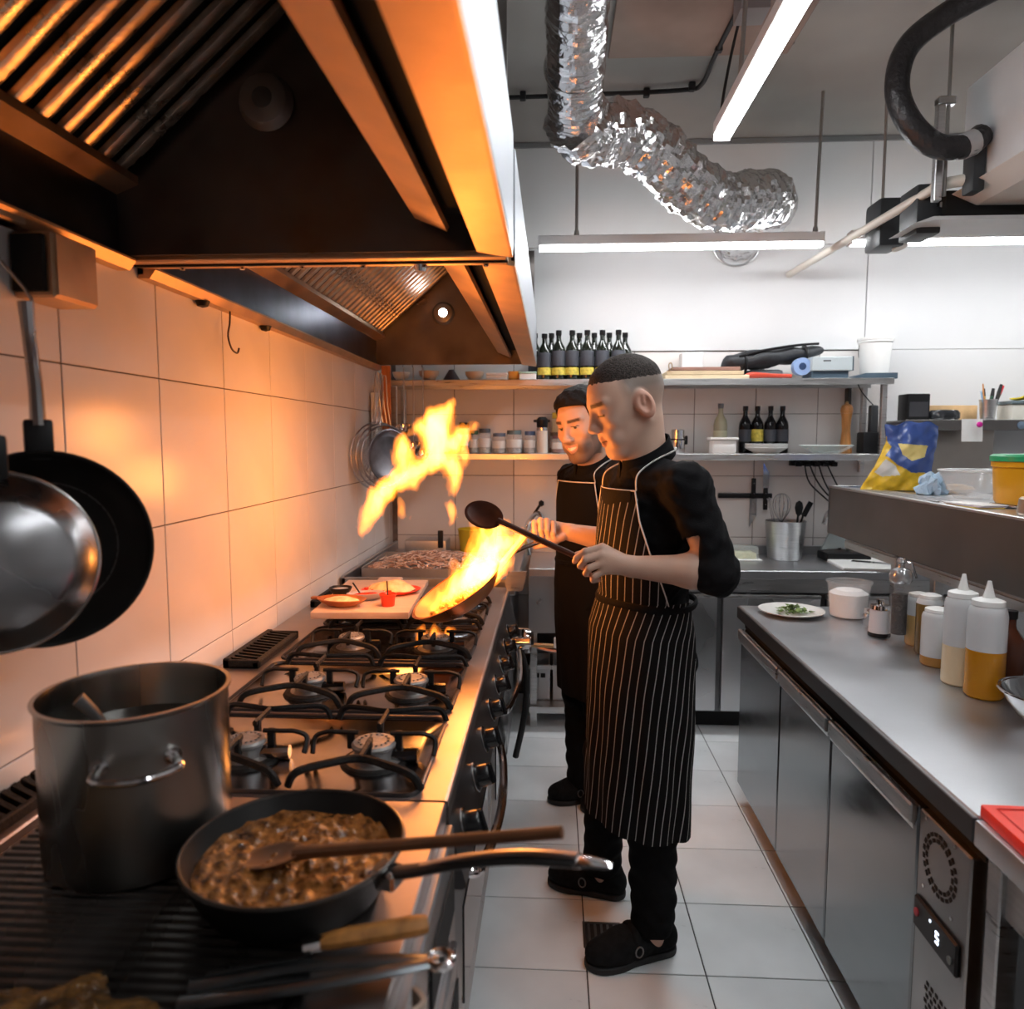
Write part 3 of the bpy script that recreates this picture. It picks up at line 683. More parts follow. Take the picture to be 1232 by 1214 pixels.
    for sd in ('L', 'R'):
        el, wr = Vector(J['el' + sd]), Vector(J['wr' + sd])
        if not J.get('long' + sd):
            dd = (wr - el).normalized(); cp = el + dd * .052
            m = ((x - el.x) ** 2 + (y - el.y) ** 2 + (z - el.z) ** 2) < .12 ** 2
            Sf.d = np.where(m, np.maximum(Sf.d, (x - cp.x) * dd.x + (y - cp.y) * dd.y + (z - cp.z) * dd.z), Sf.d)
    so = ob('shirt', Sf.mesh('shirt', 1), CLOTH, root, **W); del Sf
    # stand collar
    rows = []; cc = nb + nd * .022
    fx = (bf - nd * bf.dot(nd)).normalized(); lx = nd.cross(fx)
    for (hgt, rr) in ((-.012, .080), (.012, .074), (.040, .070)):
        row = []
        for k in range(33):
            th = -PI + 2 * PI * k / 32 + PI; th = .10 + (2 * PI - .2) * k / 32
            dip = .020 * math.cos(th)
            row.append(cc + fx * math.cos(th) * rr * 1.06 + lx * math.sin(th) * rr * .96 + nd * (hgt - dip))
        rows.append(row)
    co = ob('collar', G().sheet(rows, .004), CLOTH, so, smooth=60); co.matrix_world = Matrix.Identity(4); co.location = (0, 0, 0)
    # ---- trousers
    Pf = Field((lo[0], lo[1], .03), (hi[0], hi[1], J['pelvis'][2] + .12), .006)
    Pf.ell(pe - Vector((0, 0, .01)), (.125, .170, .12), bax, .05)
    for sd in ('L', 'R'):
        hp, kn, an = Vector(J['hip' + sd]), Vector(J['kn' + sd]), Vector(J['an' + sd])
        Pf.cap(hp, kn, .100, .076, .05); Pf.cap(kn, an + Vector((0, 0, .015)), .076, .064, .03)
    x, y, z = Pf.coords(); Pf.d += (.005 * wob(x, y, z, 30, .9) + .0025 * np.sin(z * 95 + 6 * np.sin(x * 20))).astype(np.float32)
    Pf.d = np.maximum(Pf.d, (J.get('cuff', .075) - z) + 0 * x + 0 * y); Pf.d = np.maximum(Pf.d, (z - J['pelvis'][2] - .08) + 0 * x + 0 * y)
    ob('trousers', Pf.mesh('trousers', 1), CLOTH2, root, **W)
    # ---- shoes
    for sd in ('L', 'R'):
        toe, heel = Vector(J['toe' + sd]), Vector(J['heel' + sd]); d = (toe - heel); L = d.length; d.normalize(); s = Vector((0, 0, 1)).cross(d)
        Ff = Field(np.minimum(toe, heel) - .08 * np.array([1, 1, .3]), np.maximum(toe, heel) + .08 * np.array([1, 1, 1.8]), .004)
        A = lambda t, w_, h: heel + d * (t * L) + s * w_ + Vector((0, 0, h))
        Ff.ell(A(.76, 0, .040), (.235 * L, .050, .042), [d, s, (0, 0, 1)], .02); Ff.cap(A(.14, 0, .042), A(.62, 0, .045), .040, .044, .03)
        Ff.ell(A(.55, 0, .055), (.2 * L, .046, .045), [d, s, (0, 0, 1)], .03); Ff.cap(A(.12, 0, .06), A(.16, 0, .085), .034, .036, .02)
        an = Vector(J['an' + sd]); Ff.cap((an.x, an.y, .075), (an.x, an.y, .16), .033, .036, .006, True)
        x, y, z = Ff.coords(); Ff.d = np.maximum(Ff.d, .022 - z + 0 * x + 0 * y)
        sh = ob('shoe', Ff.mesh('shoe', 1), SUEDE, root, **W)
        Of = Field(np.minimum(toe, heel) - .08, np.maximum(toe, heel) + .08, .004)
        Of.ell(A(.76, 0, .012), (.24 * L, .053, .05), [d, s, (0, 0, 1)], .02); Of.cap(A(.14, 0, .012), A(.62, 0, .012), .041, .045, .03)
        x, y, z = Of.coords(); Of.d = np.maximum(np.maximum(Of.d, z - .022 + 0 * x + 0 * y), .001 - z + 0 * x + 0 * y)
        so2 = ob('sole', Of.mesh('sole', 0), RUBBER, sh); so2.location = (0, 0, 0)
        # instep strap and buckle
        st = [A(.50, w_ * 1.03, h) for w_, h in ((-.048, .03), (-.046, .065), (-.030, .096), (0, .108), (.030, .096), (.046, .065), (.048, .03))]
        ob('strap', G().tube(smoothpath(st, 4), .012, 8, flat=.35, upv=(0, 0, 1)), SUEDE, sh)
        sgn = -1 if s.y > 0 else 1
        bk = A(.50, sgn * .053, .055)
        ob('buckle', G().tube([bk + d * .012 * math.cos(t_) + Vector((0, 0, .016)) * math.sin(t_) for t_ in [2 * PI * i / 12 for i in range(12)]], .0026, 6, closed=True), mat('dull_buckle', (.25, .25, .25), .35, 1), sh)
    # ---- apron
    bib, skirt, striped, tz, sway = apron['bib'], apron['skirt'], apron['stripes'], apron['waist'], apron.get('sway', .0)
    def surf(rows_, nth):
        Pm = []; UV = []
        for (z, cx, cy, a_, b_, t0, t1) in rows_:
            row = []; ru = []
            for k in range(nth):
                th = t0 + (t1 - t0) * k / (nth - 1)
                low = max(0, min(1, (1.0 - z) / .5))
                rip = 1 + (.030 * math.sin(9 * th + 2.2 + 1.5 * z) + .015 * math.sin(17 * th + 4 * z)) * low + .010 * math.sin(23 * z + 5 * th)
                p = Vector((cx, cy, z)) + bf * math.cos(th) * a_ * rip + bl * math.sin(th) * b_ * rip
                row.append(p); ru.append((th * (a_ * .45 + b_ * .55) * 1.0 + sway * (z - 1.05), z))
            Pm.append(row); UV.append(ru)
        return Pm, UV
    def dens(rows_, n):
        out = []
        for i in range(len(rows_) - 1):
            for k in range(n): out.append([rows_[i][j] + (rows_[i + 1][j] - rows_[i][j]) * k / n for j in range(7)])
        return out + [rows_[-1]]
    AM = STRIPE if striped else PLAINAP
    Pm, UV = surf(dens(skirt, 8), 64); ap = ob('apron', G().sheet(Pm, .004, UV), AM, root, smooth=80, **W)
    Pb, UB = surf(dens(bib, 6), 32); b_ = ob('bib', G().sheet(Pb, .004, UB), AM, ap, smooth=80); b_.location = (0, 0, 0)
    if apron.get('topband'):
        tb = [[p + bf * .003 + Vector((0, 0, dz)) for p in Pb[0][2:-2]] for dz in (.0, -.045)]
        tb[1] = [p + (q - p) * 1.0 for p, q in zip(tb[1], tb[1])]
        ob('top_band', G().sheet(tb, .004), PLAINAP, ap, smooth=80).location = (0, 0, 0)
    edges = [[r[-1] for r in Pb], [r[0] for r in Pb], Pb[0]]
    if not striped: edges.append([r[-1] for r in Pm])
    for e in edges: ob('piping', G().tube([p + bf * .003 for p in e], .0022, 6), PIPING, ap).location = (0, 0, 0)
    for sgn, p0 in ((1, Pb[0][-1]), (-1, Pb[0][0])):
        pts = [p0, p0.lerp(cc + bl * sgn * .075 + bf * .05, .55) + bf * .012 + bl * sgn * .012, cc + bl * sgn * .083 + bf * .02 + Vector((0, 0, .0)), cc + bl * sgn * .066 - bf * .055 + Vector((0, 0, .030)), cc - bf * .082 + Vector((0, 0, .036))]
        ob('neck_strap', G().tube(smoothpath(pts, 6), .0042, 8, flat=.5), PIPING if sgn == 1 or striped else CLOTH, ap).location = (0, 0, 0)
    wr_ = apron['waistrow']; pts = [Vector((wr_[1], wr_[2], wr_[0] + .004 * math.sin(3 * th))) + bf * math.cos(th) * (wr_[3] + .003) + bl * math.sin(th) * (wr_[4] + .003) for th in [2 * PI * k / 40 for k in range(40)]]
    ob('waist_tie', G().tube(pts, .0055, 8, closed=True, flat=1.9, upv=(0, 0, 1)), CLOTH, ap).location = (0, 0, 0)
    return root

def rad(d): return math.radians(d)
# ---------------- front cook
def hair1(d, a, b, dd, x, y, z):
    reg = (.060 + .19 * a + .35 * np.abs(b) * 0 - dd)
    h = d - .0035 - .0012 * wob(x, y, z, 420) + np.clip(.004 - (dd - .060 - .19 * a) * .14, 0, .004)
    return np.maximum(h, reg - .004 + .004 * wob(x, y, z, 300))
def fade1(a, b, d, blend, sm):
    lim = .058 + .19 * a
    back = np.clip((.035 - a) / .03, 0, 1)
    m = np.clip((d - (-.055)) / (lim + .055), 0, 1) ** 1.4 * back * (np.hypot(np.abs(b) - .08, (a + .014)) > .0)
    ear = np.clip(1 - np.hypot((a + .014) / .034, (d + .006) / .045), 0, 1) * 3
    blend(np.clip(m * 1.2, 0, 1) * (1 - np.clip(ear, 0, 1)), (.15, .118, .098), .95)
J1 = dict(head=(.206, 2.07, 1.648), neck=(.272, 2.105, 1.470), chest=(.287, 2.13, 1.30), pelvis=(.275, 2.17, .93),
          shL=(.356, 1.952, 1.425), elL=(.432, 1.905, 1.205), wrL=(.215, 1.94, 1.213),
          shR=(.225, 2.30, 1.425), elR=(.285, 2.40, 1.20), wrR=(.062, 2.405, 1.245),
          hipL=(.315, 2.08, .92), knL=(.30, 2.07, .50), anL=(.312, 2.107, .09),
          hipR=(.235, 2.26, .92), knR=(.19, 2.35, .50), anR=(.178, 2.40, .09),
          toeL=(.105, 2.03, 0), heelL=(.384, 2.137, 0), toeR=(-.006, 2.455, 0), heelR=(.255, 2.375, 0), cuff=.082)
J1['handL'] = dict(knuckles=[(.136, 1.955, 1.262), (.134, 1.942, 1.244), (.135, 1.938, 1.223), (.142, 1.94, 1.203)],
    fingers=[[(.136, 1.955, 1.262), (.090, 1.945, 1.252), (.068, 1.958, 1.232), (.063, 1.978, 1.219)],
             [(.134, 1.942, 1.244), (.090, 1.935, 1.232), (.078, 1.950, 1.212), (.086, 1.970, 1.203)],
             [(.135, 1.938, 1.223), (.100, 1.932, 1.209), (.093, 1.948, 1.192), (.106, 1.966, 1.186)],
             [(.142, 1.94, 1.203), (.116, 1.938, 1.187), (.113, 1.952, 1.174), (.128, 1.966, 1.172)]],
    thumb=[(.185, 1.955, 1.232), (.125, 1.985, 1.250), (.070, 1.990, 1.236)])
fx_ = [-.053 + .0205 * i for i in range(4)]; tz_ = [1.283, 1.291, 1.289, 1.280]
J1['handR'] = dict(knuckles=[(x, 2.432, z - .018) for x, z in zip(fx_, tz_)],
    fingers=[[(x, 2.430, z - .018), (x - .003, 2.392, z - .004), (x - .002, 2.366, z - .034), (x + .004, 2.374, z - .070)] for x, z in zip(fx_, tz_)],
    thumb=[(.035, 2.385, 1.232), (-.010, 2.366, 1.214), (-.052, 2.372, 1.200)])
b1 = frame(rad(20)); A1 = rad(118)
person('cook in a black shirt and white pinstriped apron holding a wooden spoon', J1, 1.075, frame(rad(15), rad(20), rad(0)), b1, (.56, .37, .28), False, hair1, fade1, 0.,
       dict(stripes=True, waist=1.09, sway=-.10, topband=True,
            bib=[(1.412, .292, 2.125, .136, .19, rad(-36), rad(36)), (1.33, .287, 2.13, .140, .195, rad(-44), rad(44)), (1.22, .28, 2.14, .140, .19, rad(-60), rad(62)), (1.09, .278, 2.155, .126, .174, rad(-84), rad(84))],
            skirt=[(1.10, .278, 2.155, .127, .175, -A1, A1), (1.0, .272, 2.16, .145, .205, -A1, A1), (.85, .272, 2.165, .150, .215, -A1, A1), (.65, .270, 2.17, .148, .215, -A1, A1), (.42, .268, 2.175, .148, .212, -A1, A1)],
            waistrow=(1.085, .278, 2.155, .130, .178)), .0034)
# ---------------- cook behind
def hair2(d, a, b, dd, x, y, z):
    top = .055 + .06 * np.clip((a - .02) / .07, 0, 1) * 0 + np.where(a > .03, .010 + (a - .03) * .25, 0)
    side = np.where(a < .045, np.where(a < -.03, -.045, .012), .0)
    reg = np.where(np.abs(b) < .055, np.where(a > -.02, top, -.02 + (a + .02) * .3), np.where(a > .045, top, side)) - dd
    h = d - .010 - .012 * np.clip((dd - .05) / .05, 0, 1) * np.clip((a + .06) / .1, 0, 1) - .004 * wob(x, y, z, 110)
    return np.maximum(h, reg)
J2 = dict(head=(.122, 2.86, 1.610), neck=(.165, 2.925, 1.432), chest=(.180, 2.97, 1.26), pelvis=(.178, 3.0, .90),
          shL=(.262, 2.80, 1.385), elL=(.30, 2.80, 1.12), wrL=(.27, 2.79, .90), shR=(.090, 3.135, 1.385), elR=(.13, 3.20, 1.12), wrR=(.14, 3.14, .90), longL=True, longR=True,
          hipL=(.215, 2.92, .89), knL=(.21, 2.95, .48), anL=(.25, 3.0, .09), hipR=(.14, 3.08, .89), knR=(.13, 3.07, .48), anR=(.135, 3.045, .09),
          toeL=(.13, 2.94, 0), heelL=(.37, 3.05, 0), toeR=(-.012, 3.02, 0), heelR=(.25, 3.07, 0))
def relaxed(w_, s): 
    w_ = Vector(w_); kn = [w_ + Vector((-.03 + .02 * i, 0, -.085)) for i in range(4)]
    return dict(knuckles=[tuple(k) for k in kn], fingers=[[tuple(k), tuple(k + Vector((0, s * .008, -.035))), tuple(k + Vector((0, s * .022, -.062)))] for k in kn], thumb=[tuple(w_ + Vector((-.02, 0, -.02))), tuple(w_ + Vector((-.045, s * .01, -.055))), tuple(w_ + Vector((-.048, s * .02, -.085)))])
J2['handL'] = relaxed(J2['wrL'], 1); J2['handR'] = relaxed(J2['wrR'], -1)
b2 = frame(rad(35)); A2 = rad(112)
person('smiling cook with short dark hair and stubble standing behind the spoon holder', J2, 1.10, frame(rad(48), rad(13), rad(6)), b2, (.55, .355, .265), True, hair2, None, .75,
       dict(stripes=False, waist=1.06,
            bib=[(1.385, .182, 2.965, .134, .185, rad(-40), rad(40)), (1.30, .180, 2.97, .140, .19, rad(-46), rad(46)), (1.18, .178, 2.98, .142, .19, rad(-60), rad(60)), (1.05, .178, 2.99, .138, .185, rad(-84), rad(84))],
            skirt=[(1.06, .178, 2.99, .139, .187, -A2, A2), (.95, .178, 2.995, .146, .20, -A2, A2), (.75, .185, 3.0, .140, .20, -A2, A2), (.50, .19, 3.0, .132, .19, -A2, A2)],
            waistrow=(1.055, .178, 2.99, .139, .187)), .0036)
# ================================================================ DUCT, AIR CONDITIONER, PIPES
FOIL = mat('crinkled_foil', (.80, .80, .81), .16, 1, bump=1.0, nscale=22, rvar=.08, detail=6)
def foil_tube(pts, r, name, m, parent=None, seed=0, amp=.010, ribs=0., n=44, sub=10):
    P = smoothpath(pts, sub); R = []; g = G(); rr = random.Random(seed)
    T = [];
    g.tube(P, [r * (1 + ribs * math.sin(i * 2.4)) for i in range(len(P))], n, caps=True)
    vs = []
    for v in g.v:
        x, y, z = v
        k = 1 + (wob(np.float64(x), np.float64(y), np.float64(z), 46, seed) * .55 + wob(np.float64(x), np.float64(y), np.float64(z), 110, seed + 1.) * .35) * amp / r
        # push along the local radius: nearest axis point
        best = min(P, key=lambda p: (p.x - x) ** 2 + (p.y - y) ** 2 + (p.z - z) ** 2)
        d = Vector(v) - best; vs.append(tuple(best + d * float(k)))
    g.v = vs
    return ob(name, g, m, parent, smooth=16)
t = thing('foil_duct', 'crinkled silver foil duct snaking across the ceiling to the back wall', 'duct', (.1, 2.5, 3.0)); W = dict(world=True)
d1 = foil_tube([(.075, 1.5, 3.05), (.074, 2.2, 3.03), (.078, 2.6, 2.97), (.080, 2.85, 2.88), (.085, 3.03, 2.80)], .105, 'straight_run', FOIL, seed=1, amp=.009, ribs=.014, sub=26)
d2 = foil_tube([(.075, 2.96, 2.80), (.16, 3.10, 2.79), (.30, 3.20, 2.82), (.46, 3.30, 2.76), (.62, 3.42, 2.67), (.78, 3.52, 2.64), (.94, 3.62, 2.68), (1.06, 3.72, 2.71)], .125, 'bent_run', FOIL, seed=2, amp=.023, sub=18)
d3 = foil_tube([(1.0, 3.68, 2.695), (1.08, 3.80, 2.718), (1.10, 3.95, 2.715), (1.07, 4.15, 2.70), (1.05, 4.37, 2.69)], .12, 'wall_run', FOIL, seed=3, amp=.018, sub=14)
for d in (d1, d2, d3): d.parent = t; d.location = -t.location
for (y, z) in ((2.33, 3.012), (2.80, 2.90)):
    ob('tape_band', G().tube([(.076 + .109 * math.cos(a), y + .018 * math.sin(a), z + .109 * math.sin(a)) for a in [2 * PI * i / 32 for i in range(32)]], .010, 8, closed=True, flat=.5), mat('foil_tape', (.7, .7, .7), .25, 1, bump=.6, nscale=40), t, **W)
ob('wall_collar', G().tube([(1.05 + .135 * math.cos(a), 4.372, 2.68 + .135 * math.sin(a)) for a in [2 * PI * i / 36 for i in range(36)]], .006, 8, closed=True), STEEL, t, **W)
for y in (2.0, 2.9): ob('hanger', G().cyl((.08, y, 2.9), (.08, y, CZ), .004, n=6), STEEL, t, **W)
# conduit along the brown panel
t = thing('cable_conduit', 'black cable conduit running along the edge of the brown ceiling panel', 'conduit', (.5, 3.7, 3.2))
ob('cable', G().tube(smoothpath([(-.22, 3.74, 3.22), (.22, 3.74, 3.225), (.62, 3.72, 3.225), (.70, 3.66, 3.225), (.705, 3.4, 3.225), (.715, 3.05, 3.215)], 5), .011, 8), RUBBER, t, **W)
for p in ((-.15, 3.74, 3.225), (.45, 3.74, 3.225), (.66, 3.70, 3.23), (.708, 3.35, 3.23)): ob('clip', G().cbox(p, (.03, .03, .04), .004), RUBBER, t, **W)
ob('junction', G().box(.69, .80, 2.90, 3.02, 3.14, 3.245, .006), mat('grey_box', (.30, .30, .31), .5), t, **W)
ob('drop_cable', G().tube(smoothpath([(.72, 3.04, 3.18), (.70, 3.10, 3.05), (.665, 3.06, 2.86), (.645, 2.9, 2.74)], 5), .006, 8), RUBBER, t, **W)
solo('ceiling_screw', G().cyl((1.02, 3.35, CZ - .012), (1.02, 3.35, CZ), .008, n=8), RUBBER, 'tiny dark screw in the bare ceiling beside the strip light', 'screw')
# air conditioner
t = thing('air_conditioner', 'pale grey ceiling air conditioner hanging at the upper right', 'air conditioner', (2.2, 2.4, 2.53))
ACG = mat('ac_pale_grey', (.62, .65, .67), .45, 0, namt=.06, nscale=4)
ob('casing', G().box(1.65, 3.0, 1.6, 3.16, 2.56, 2.95, .012), ACG, t, **W)
ob('drip_tray', G().prism([(1.62, 2.545), (1.66, 2.565), (2.98, 2.565), (3.0, 2.545), (2.9, 2.50), (1.72, 2.50)], lambda a, b, d: (a, d, b), 1.6, 3.18), mat('ac_cream', (.78, .76, .72), .5), t, smooth=0, **W)
for k, (z0, y0) in enumerate(((2.525, 3.20), (2.475, 3.225))):
    ob('louvre', G().prism([(y0, z0), (y0 + .10, z0 - .02), (y0 + .10, z0 - .035), (y0, z0 - .02)], lambda a, b, d: (d, a, b), 1.58, 2.95), mat('ac_louvre', (.45, .47, .48), .4, .3), t, smooth=0, **W)
ob('outlet', G().box(1.60, 2.95, 3.17, 3.33, 2.43, 2.56), BLACKM, t, smooth=0, **W)
ob('end_bracket', G().box(1.50, 1.60, 3.20, 3.36, 2.40, 2.60, .01), mat('ac_black', (.03, .035, .04), .45), t, **W)
ob('end_bracket', G().box(1.60, 1.645, 2.98, 3.06, 2.50, 2.73, .008), mat('ac_black', (.03, .035, .04), .45), t, **W)
ob('outlet_lip', G().prism([(1.45, 2.415), (1.52, 2.44), (2.95, 2.44), (2.95, 2.43), (1.52, 2.425)], lambda a, b, d: (a, d, b), 3.10, 3.34), ACG, t, smooth=0, **W)
ob('refrigerant_hose', G().tube(smoothpath([(1.62, 2.98, 2.70), (1.57, 2.96, 2.66), (1.50, 2.95, 2.645), (1.42, 2.95, 2.665), (1.335, 2.95, 2.748), (1.288, 2.95, 2.87), (1.32, 2.95, 3.01), (1.43, 2.92, 3.10), (1.58, 2.85, 3.16), (1.75, 2.75, 3.20)], 7), .044, 14), mat('hose_black', (.02, .02, .022), .35, 0, bump=.8, nscale=35), t, smooth=60, **W)
ob('hose_tape', G().tube([(1.585, 2.962, 2.67), (1.54, 2.955, 2.65)], .047, 14), mat('grey_tape', (.45, .46, .47), .4), t, **W)
for (x, y, z) in ((1.53, 3.05, 2.62), (1.53, 3.6, 2.60)):
    ob('hanger_rod', G().cyl((x, y, z - .12), (x, y, CZ), .007, n=8), mat('rod_grey', (.30, .28, .26), .6, .3), t, **W)
    if y < 3.5:
        ob('hanger_channel', G().box(x - .045, x - .015, y - .015, y + .015, 2.48, 2.86, .003).box(x - .045, x + .02, y - .02, y + .02, 2.84, 2.87, .003), STEEL, t, **W)
ob('far_housing', G().box(1.50, 1.62, 3.55, 3.72, 2.44, 2.66, .02), mat('ac_black', (.03, .035, .04), .45), t, **W)
ob('far_pipe', G().tube(smoothpath([(1.62, 3.60, 2.44), (1.60, 3.62, 2.55), (1.68, 3.62, 2.68), (1.80, 3.6, 2.70)], 5), .035, 10), PIPEW, t, **W)
t = thing('drain_pipe', 'thin cream drain pipe slanting from the air conditioner to the back wall', 'pipe', (1.35, 4.36, 2.49))
ob('pipe', G().tube([(1.53, 3.12, 2.556), (1.352, 4.37, 2.492)], .019, 12), PIPEW, t, **W)
ob('elbow', G().tube(smoothpath([(1.655, 3.04, 2.565), (1.60, 3.06, 2.562), (1.545, 3.09, 2.56), (1.53, 3.13, 2.556)], 5), .023, 12), PIPEW, t, **W)
ob('collar', G().cyl((1.64, 3.04, 2.565), (1.66, 3.04, 2.565), .034, n=14), mat('putty', (.75, .73, .78), .6), t, **W)

# ================================================================ BACK WALL SHELVING
t = thing('wall_shelf', 'two-tier stainless shelf along the back wall', 'shelf', (.5, 4.25, 1.42))
for (z, nm) in ((1.882, 'top_shelf'), (1.472, 'lower_shelf')):
    ob(nm, G().box(-.93, 1.84, 4.09, 4.385, z - .006, z).box(-.93, 1.84, 4.085, 4.097, z - .034, z, .002).box(-.93, 1.84, 4.375, 4.385, z - .034, z), STEEL, t, smooth=0, **W)
for x in (-.90, 1.785): 
    for y in (4.10, 4.355): ob('upright', G().box(x, x + .028, y, y + .028, 1.36, 1.848, .002), STEEL, t, smooth=0, **W)
ob('side_plate', G().box(1.70, 1.722, 4.35, 4.395, 1.475, 1.846, .002), mat('dark_bracket', (.05, .05, .05), .4, .6), t, smooth=0, **W)
# magnetic strip and knives
t = thing('knife_rail', 'black magnetic knife rail on the tiles under the shelf', 'rail', (1.12, 4.39, 1.22))
ob('rail', G().box(.985, 1.30, 4.375, 4.398, 1.205, 1.235, .006), BLACKP, t, **W)
def knife(name, label, x, bl, hl, zt, flip, wdt):
    t = thing(name, label, 'knife', (x, 4.362, zt), group='knives on the magnetic rail')
    s = 1 if flip else -1
    ob('blade', G().prism([(-wdt / 2, 0), (wdt / 2, 0), (wdt / 2, -bl * .6 * s), (-wdt / 2, -bl * s)], lambda a, b, d: (a, d, b), -.0012, .0012), CHROME, t, smooth=0)
    ob('handle', G().box(-.013, .013, -.009, .009, min(0, hl * s), max(0, hl * s), .006), BLACKP, t)
    for k in (.25, .75): ob('rivet', G().cyl((0, -.011, hl * s * k), (0, .011, hl * s * k), .003, n=8), CHROME, t)
knife('chef_knife', 'broad steel knife blade standing up on the magnetic rail', 1.185, .17, .12, 1.205, True, .042)
knife('paring_knife', 'black handled knife held blade down on the magnetic rail', 1.255, .15, .13, 1.268, False, .035)
# ================================================================ BACK COUNTER
CT = .875
t = thing('back_counter', 'stainless steel counter with cabinet doors below the wall shelf', 'counter', (1.2, 4.1, 0))
ob('worktop', G().box(-.12, 3.3, 3.80, 4.395, CT - .045, CT, .004), STEELV, t, **W)
ob('splashback', G().box(-.12, 3.3, 4.37, 4.395, CT, CT + .05, .002), STEELV, t, smooth=0, **W)
CAB = mat('cabinet_steel', (.50, .50, .51), .30, 1, namt=.08, nscale=3, rvar=.06)
ob('carcass', G().box(.36, 3.3, 3.86, 4.38, .10, CT - .045), mat('panel_dark_steel', (.16, .16, .165), .38, 1), t, smooth=0, **W)
ob('upper_rail', G().box(.36, 3.3, 3.835, 3.86, .755, CT - .045), STEEL, t, smooth=0, **W)
for k, (x0, x1) in enumerate(((.385, .87), (.90, 1.40), (1.43, 1.93), (1.96, 2.46))):
    d = ob('door', G().box(x0, x1, 3.825, 3.855, .115, .745, .006), CAB, t, **W)
    ob('door_lip', G().box(x0, x1, 3.815, 3.83, .725, .745, .004), STEEL, d, **W)
for k in range(3): ob('leg', G().cyl((.42 + 1.2 * k, 3.9, 0), (.42 + 1.2 * k, 3.9, .10), .02, n=10), STEEL, t, **W)
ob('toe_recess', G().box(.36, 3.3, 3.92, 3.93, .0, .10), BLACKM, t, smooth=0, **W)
ob('apron_panel', G().box(-.12, .355, 3.84, 3.86, .52, CT - .045), CAB, t, smooth=0, **W)
ob('undershelf', G().box(-.115, .355, 3.82, 4.38, .085, .12), STEEL, t, smooth=0, **W)
for x in (-.11, .32): ob('leg', G().box(x, x + .035, 3.85, 3.885, 0, .52), STEEL, t, smooth=0, **W)
ob('back_panel', G().box(-.12, .355, 4.34, 4.36, .0, .83), mat('panel_dark_steel', (.16, .16, .165), .38, 1), t, smooth=0, **W)
# crates below
CRM = mat('crate_grey_plastic', (.52, .53, .54), .5)
def crate(x0, x1, lab):
    t = thing('plastic_crate', lab, 'crate', ((x0 + x1) / 2, 4.08, .1205), group='crates on the undershelf')
    w = x1 - x0; g = G().box(-w / 2, w / 2, -.15, -.143, 0, .19, .002).box(-w / 2, w / 2, .143, .15, 0, .19, .002).box(-w / 2, -w / 2 + .007, -.143, .143, 0, .19).box(w / 2 - .007, w / 2, -.143, .143, 0, .19).box(-w / 2, w / 2, -.15, .15, 0, .006)
    ob('basin', g, CRM, t, smooth=0)
    ob('rim', G().box(-w / 2 - .008, w / 2 + .008, -.160, -.143, .172, .195, .003).box(-w / 2 - .008, w / 2 + .008, .143, .16, .172, .195, .003), CRM, t, smooth=0)
    for s in (-1, 0, 1): ob('rib', G().box(s * w * .42 - .004, s * w * .42 + .004, -.157, -.15, .006, .172), CRM, t, smooth=0)
    ob('hand_slot', G().box(-.03, .03, -.1525, -.149, .125, .15), BLACKM, t, smooth=0)
crate(-.115, -.035 + .03, 'grey plastic crate at the far left of the undershelf')
crate(.012, .31, 'wider grey plastic crate with a dark hand slot on the undershelf')
t = thing('gas_pipe', 'brass gas pipe with a valve under the back counter', 'pipe', (0, 3.95, .45))
ob('pipe', G().tube([(-.155, 3.79, .47), (.34, 3.79, .455)], .012, 10), mat('brass', (.55, .38, .2), .3, 1), t, **W)
ob('branch', G().tube(smoothpath([(-.1, 3.80, .465), (.0, 3.79, .44), (.15, 3.80, .435), (.3, 3.81, .45)], 5), .010, 8), mat('copper_pink', (.6, .35, .28), .35, 1), t, **W)
ob('valve', G().box(.015, .045, 3.775, 3.80, .455, .51, .004), WHITEP, t, **W)
ob('valve', G().cyl((-.13, 3.79, .43), (-.13, 3.79, .52), .025, n=14), CHROME, t, **W)
t = thing('gas_regulator', 'round chrome gas regulator with black hose at the end of the range', 'regulator', (-.14, 3.26, .55))
ob('body', G().lathe([(0, -.03), (.04, -.03), (.045, -.01), (.045, .01), (.04, .03), (0, .03)], 20, M=Matrix.Rotation(PI / 2, 4, 'Y')), CHROME, t, (.02, 0, .10))
ob('dial', G().cyl((.05, 0, .10), (.062, 0, .10), .03, n=16), BLACKP, t)
ob('hose', G().tube(smoothpath([(.0, 0, .06), (.03, -.02, -.08), (.02, -.05, -.25), (-.02, -.02, -.45)], 6), .014, 10), RUBBER, t)
# ================================================================ REAR LEFT BENCH
t = thing('roasting_bench', 'steel bench with a raised rim in the corner behind the range', 'bench', (-.55, 3.8, 0))
ob('top', G().box(-.955, -.16, 3.24, 4.39, .85, .885, .004), STEELV, t, **W)
ob('rim', G().box(-.955, -.935, 3.24, 4.39, .885, .935, .003).box(-.955, -.16, 3.24, 3.26, .885, .925, .003), STEELV, t, smooth=0, **W)
ob('body', G().box(-.95, -.20, 3.26, 4.38, .10, .85), mat('range_side', (.30, .30, .31), .4, 1), t, smooth=0, **W)
for (x, y) in ((-.9, 3.3), (-.25, 3.3), (-.9, 4.3), (-.25, 4.3)): ob('foot', G().cyl((x, y, 0), (x, y, .10), .02, n=10), STEEL, t, **W)
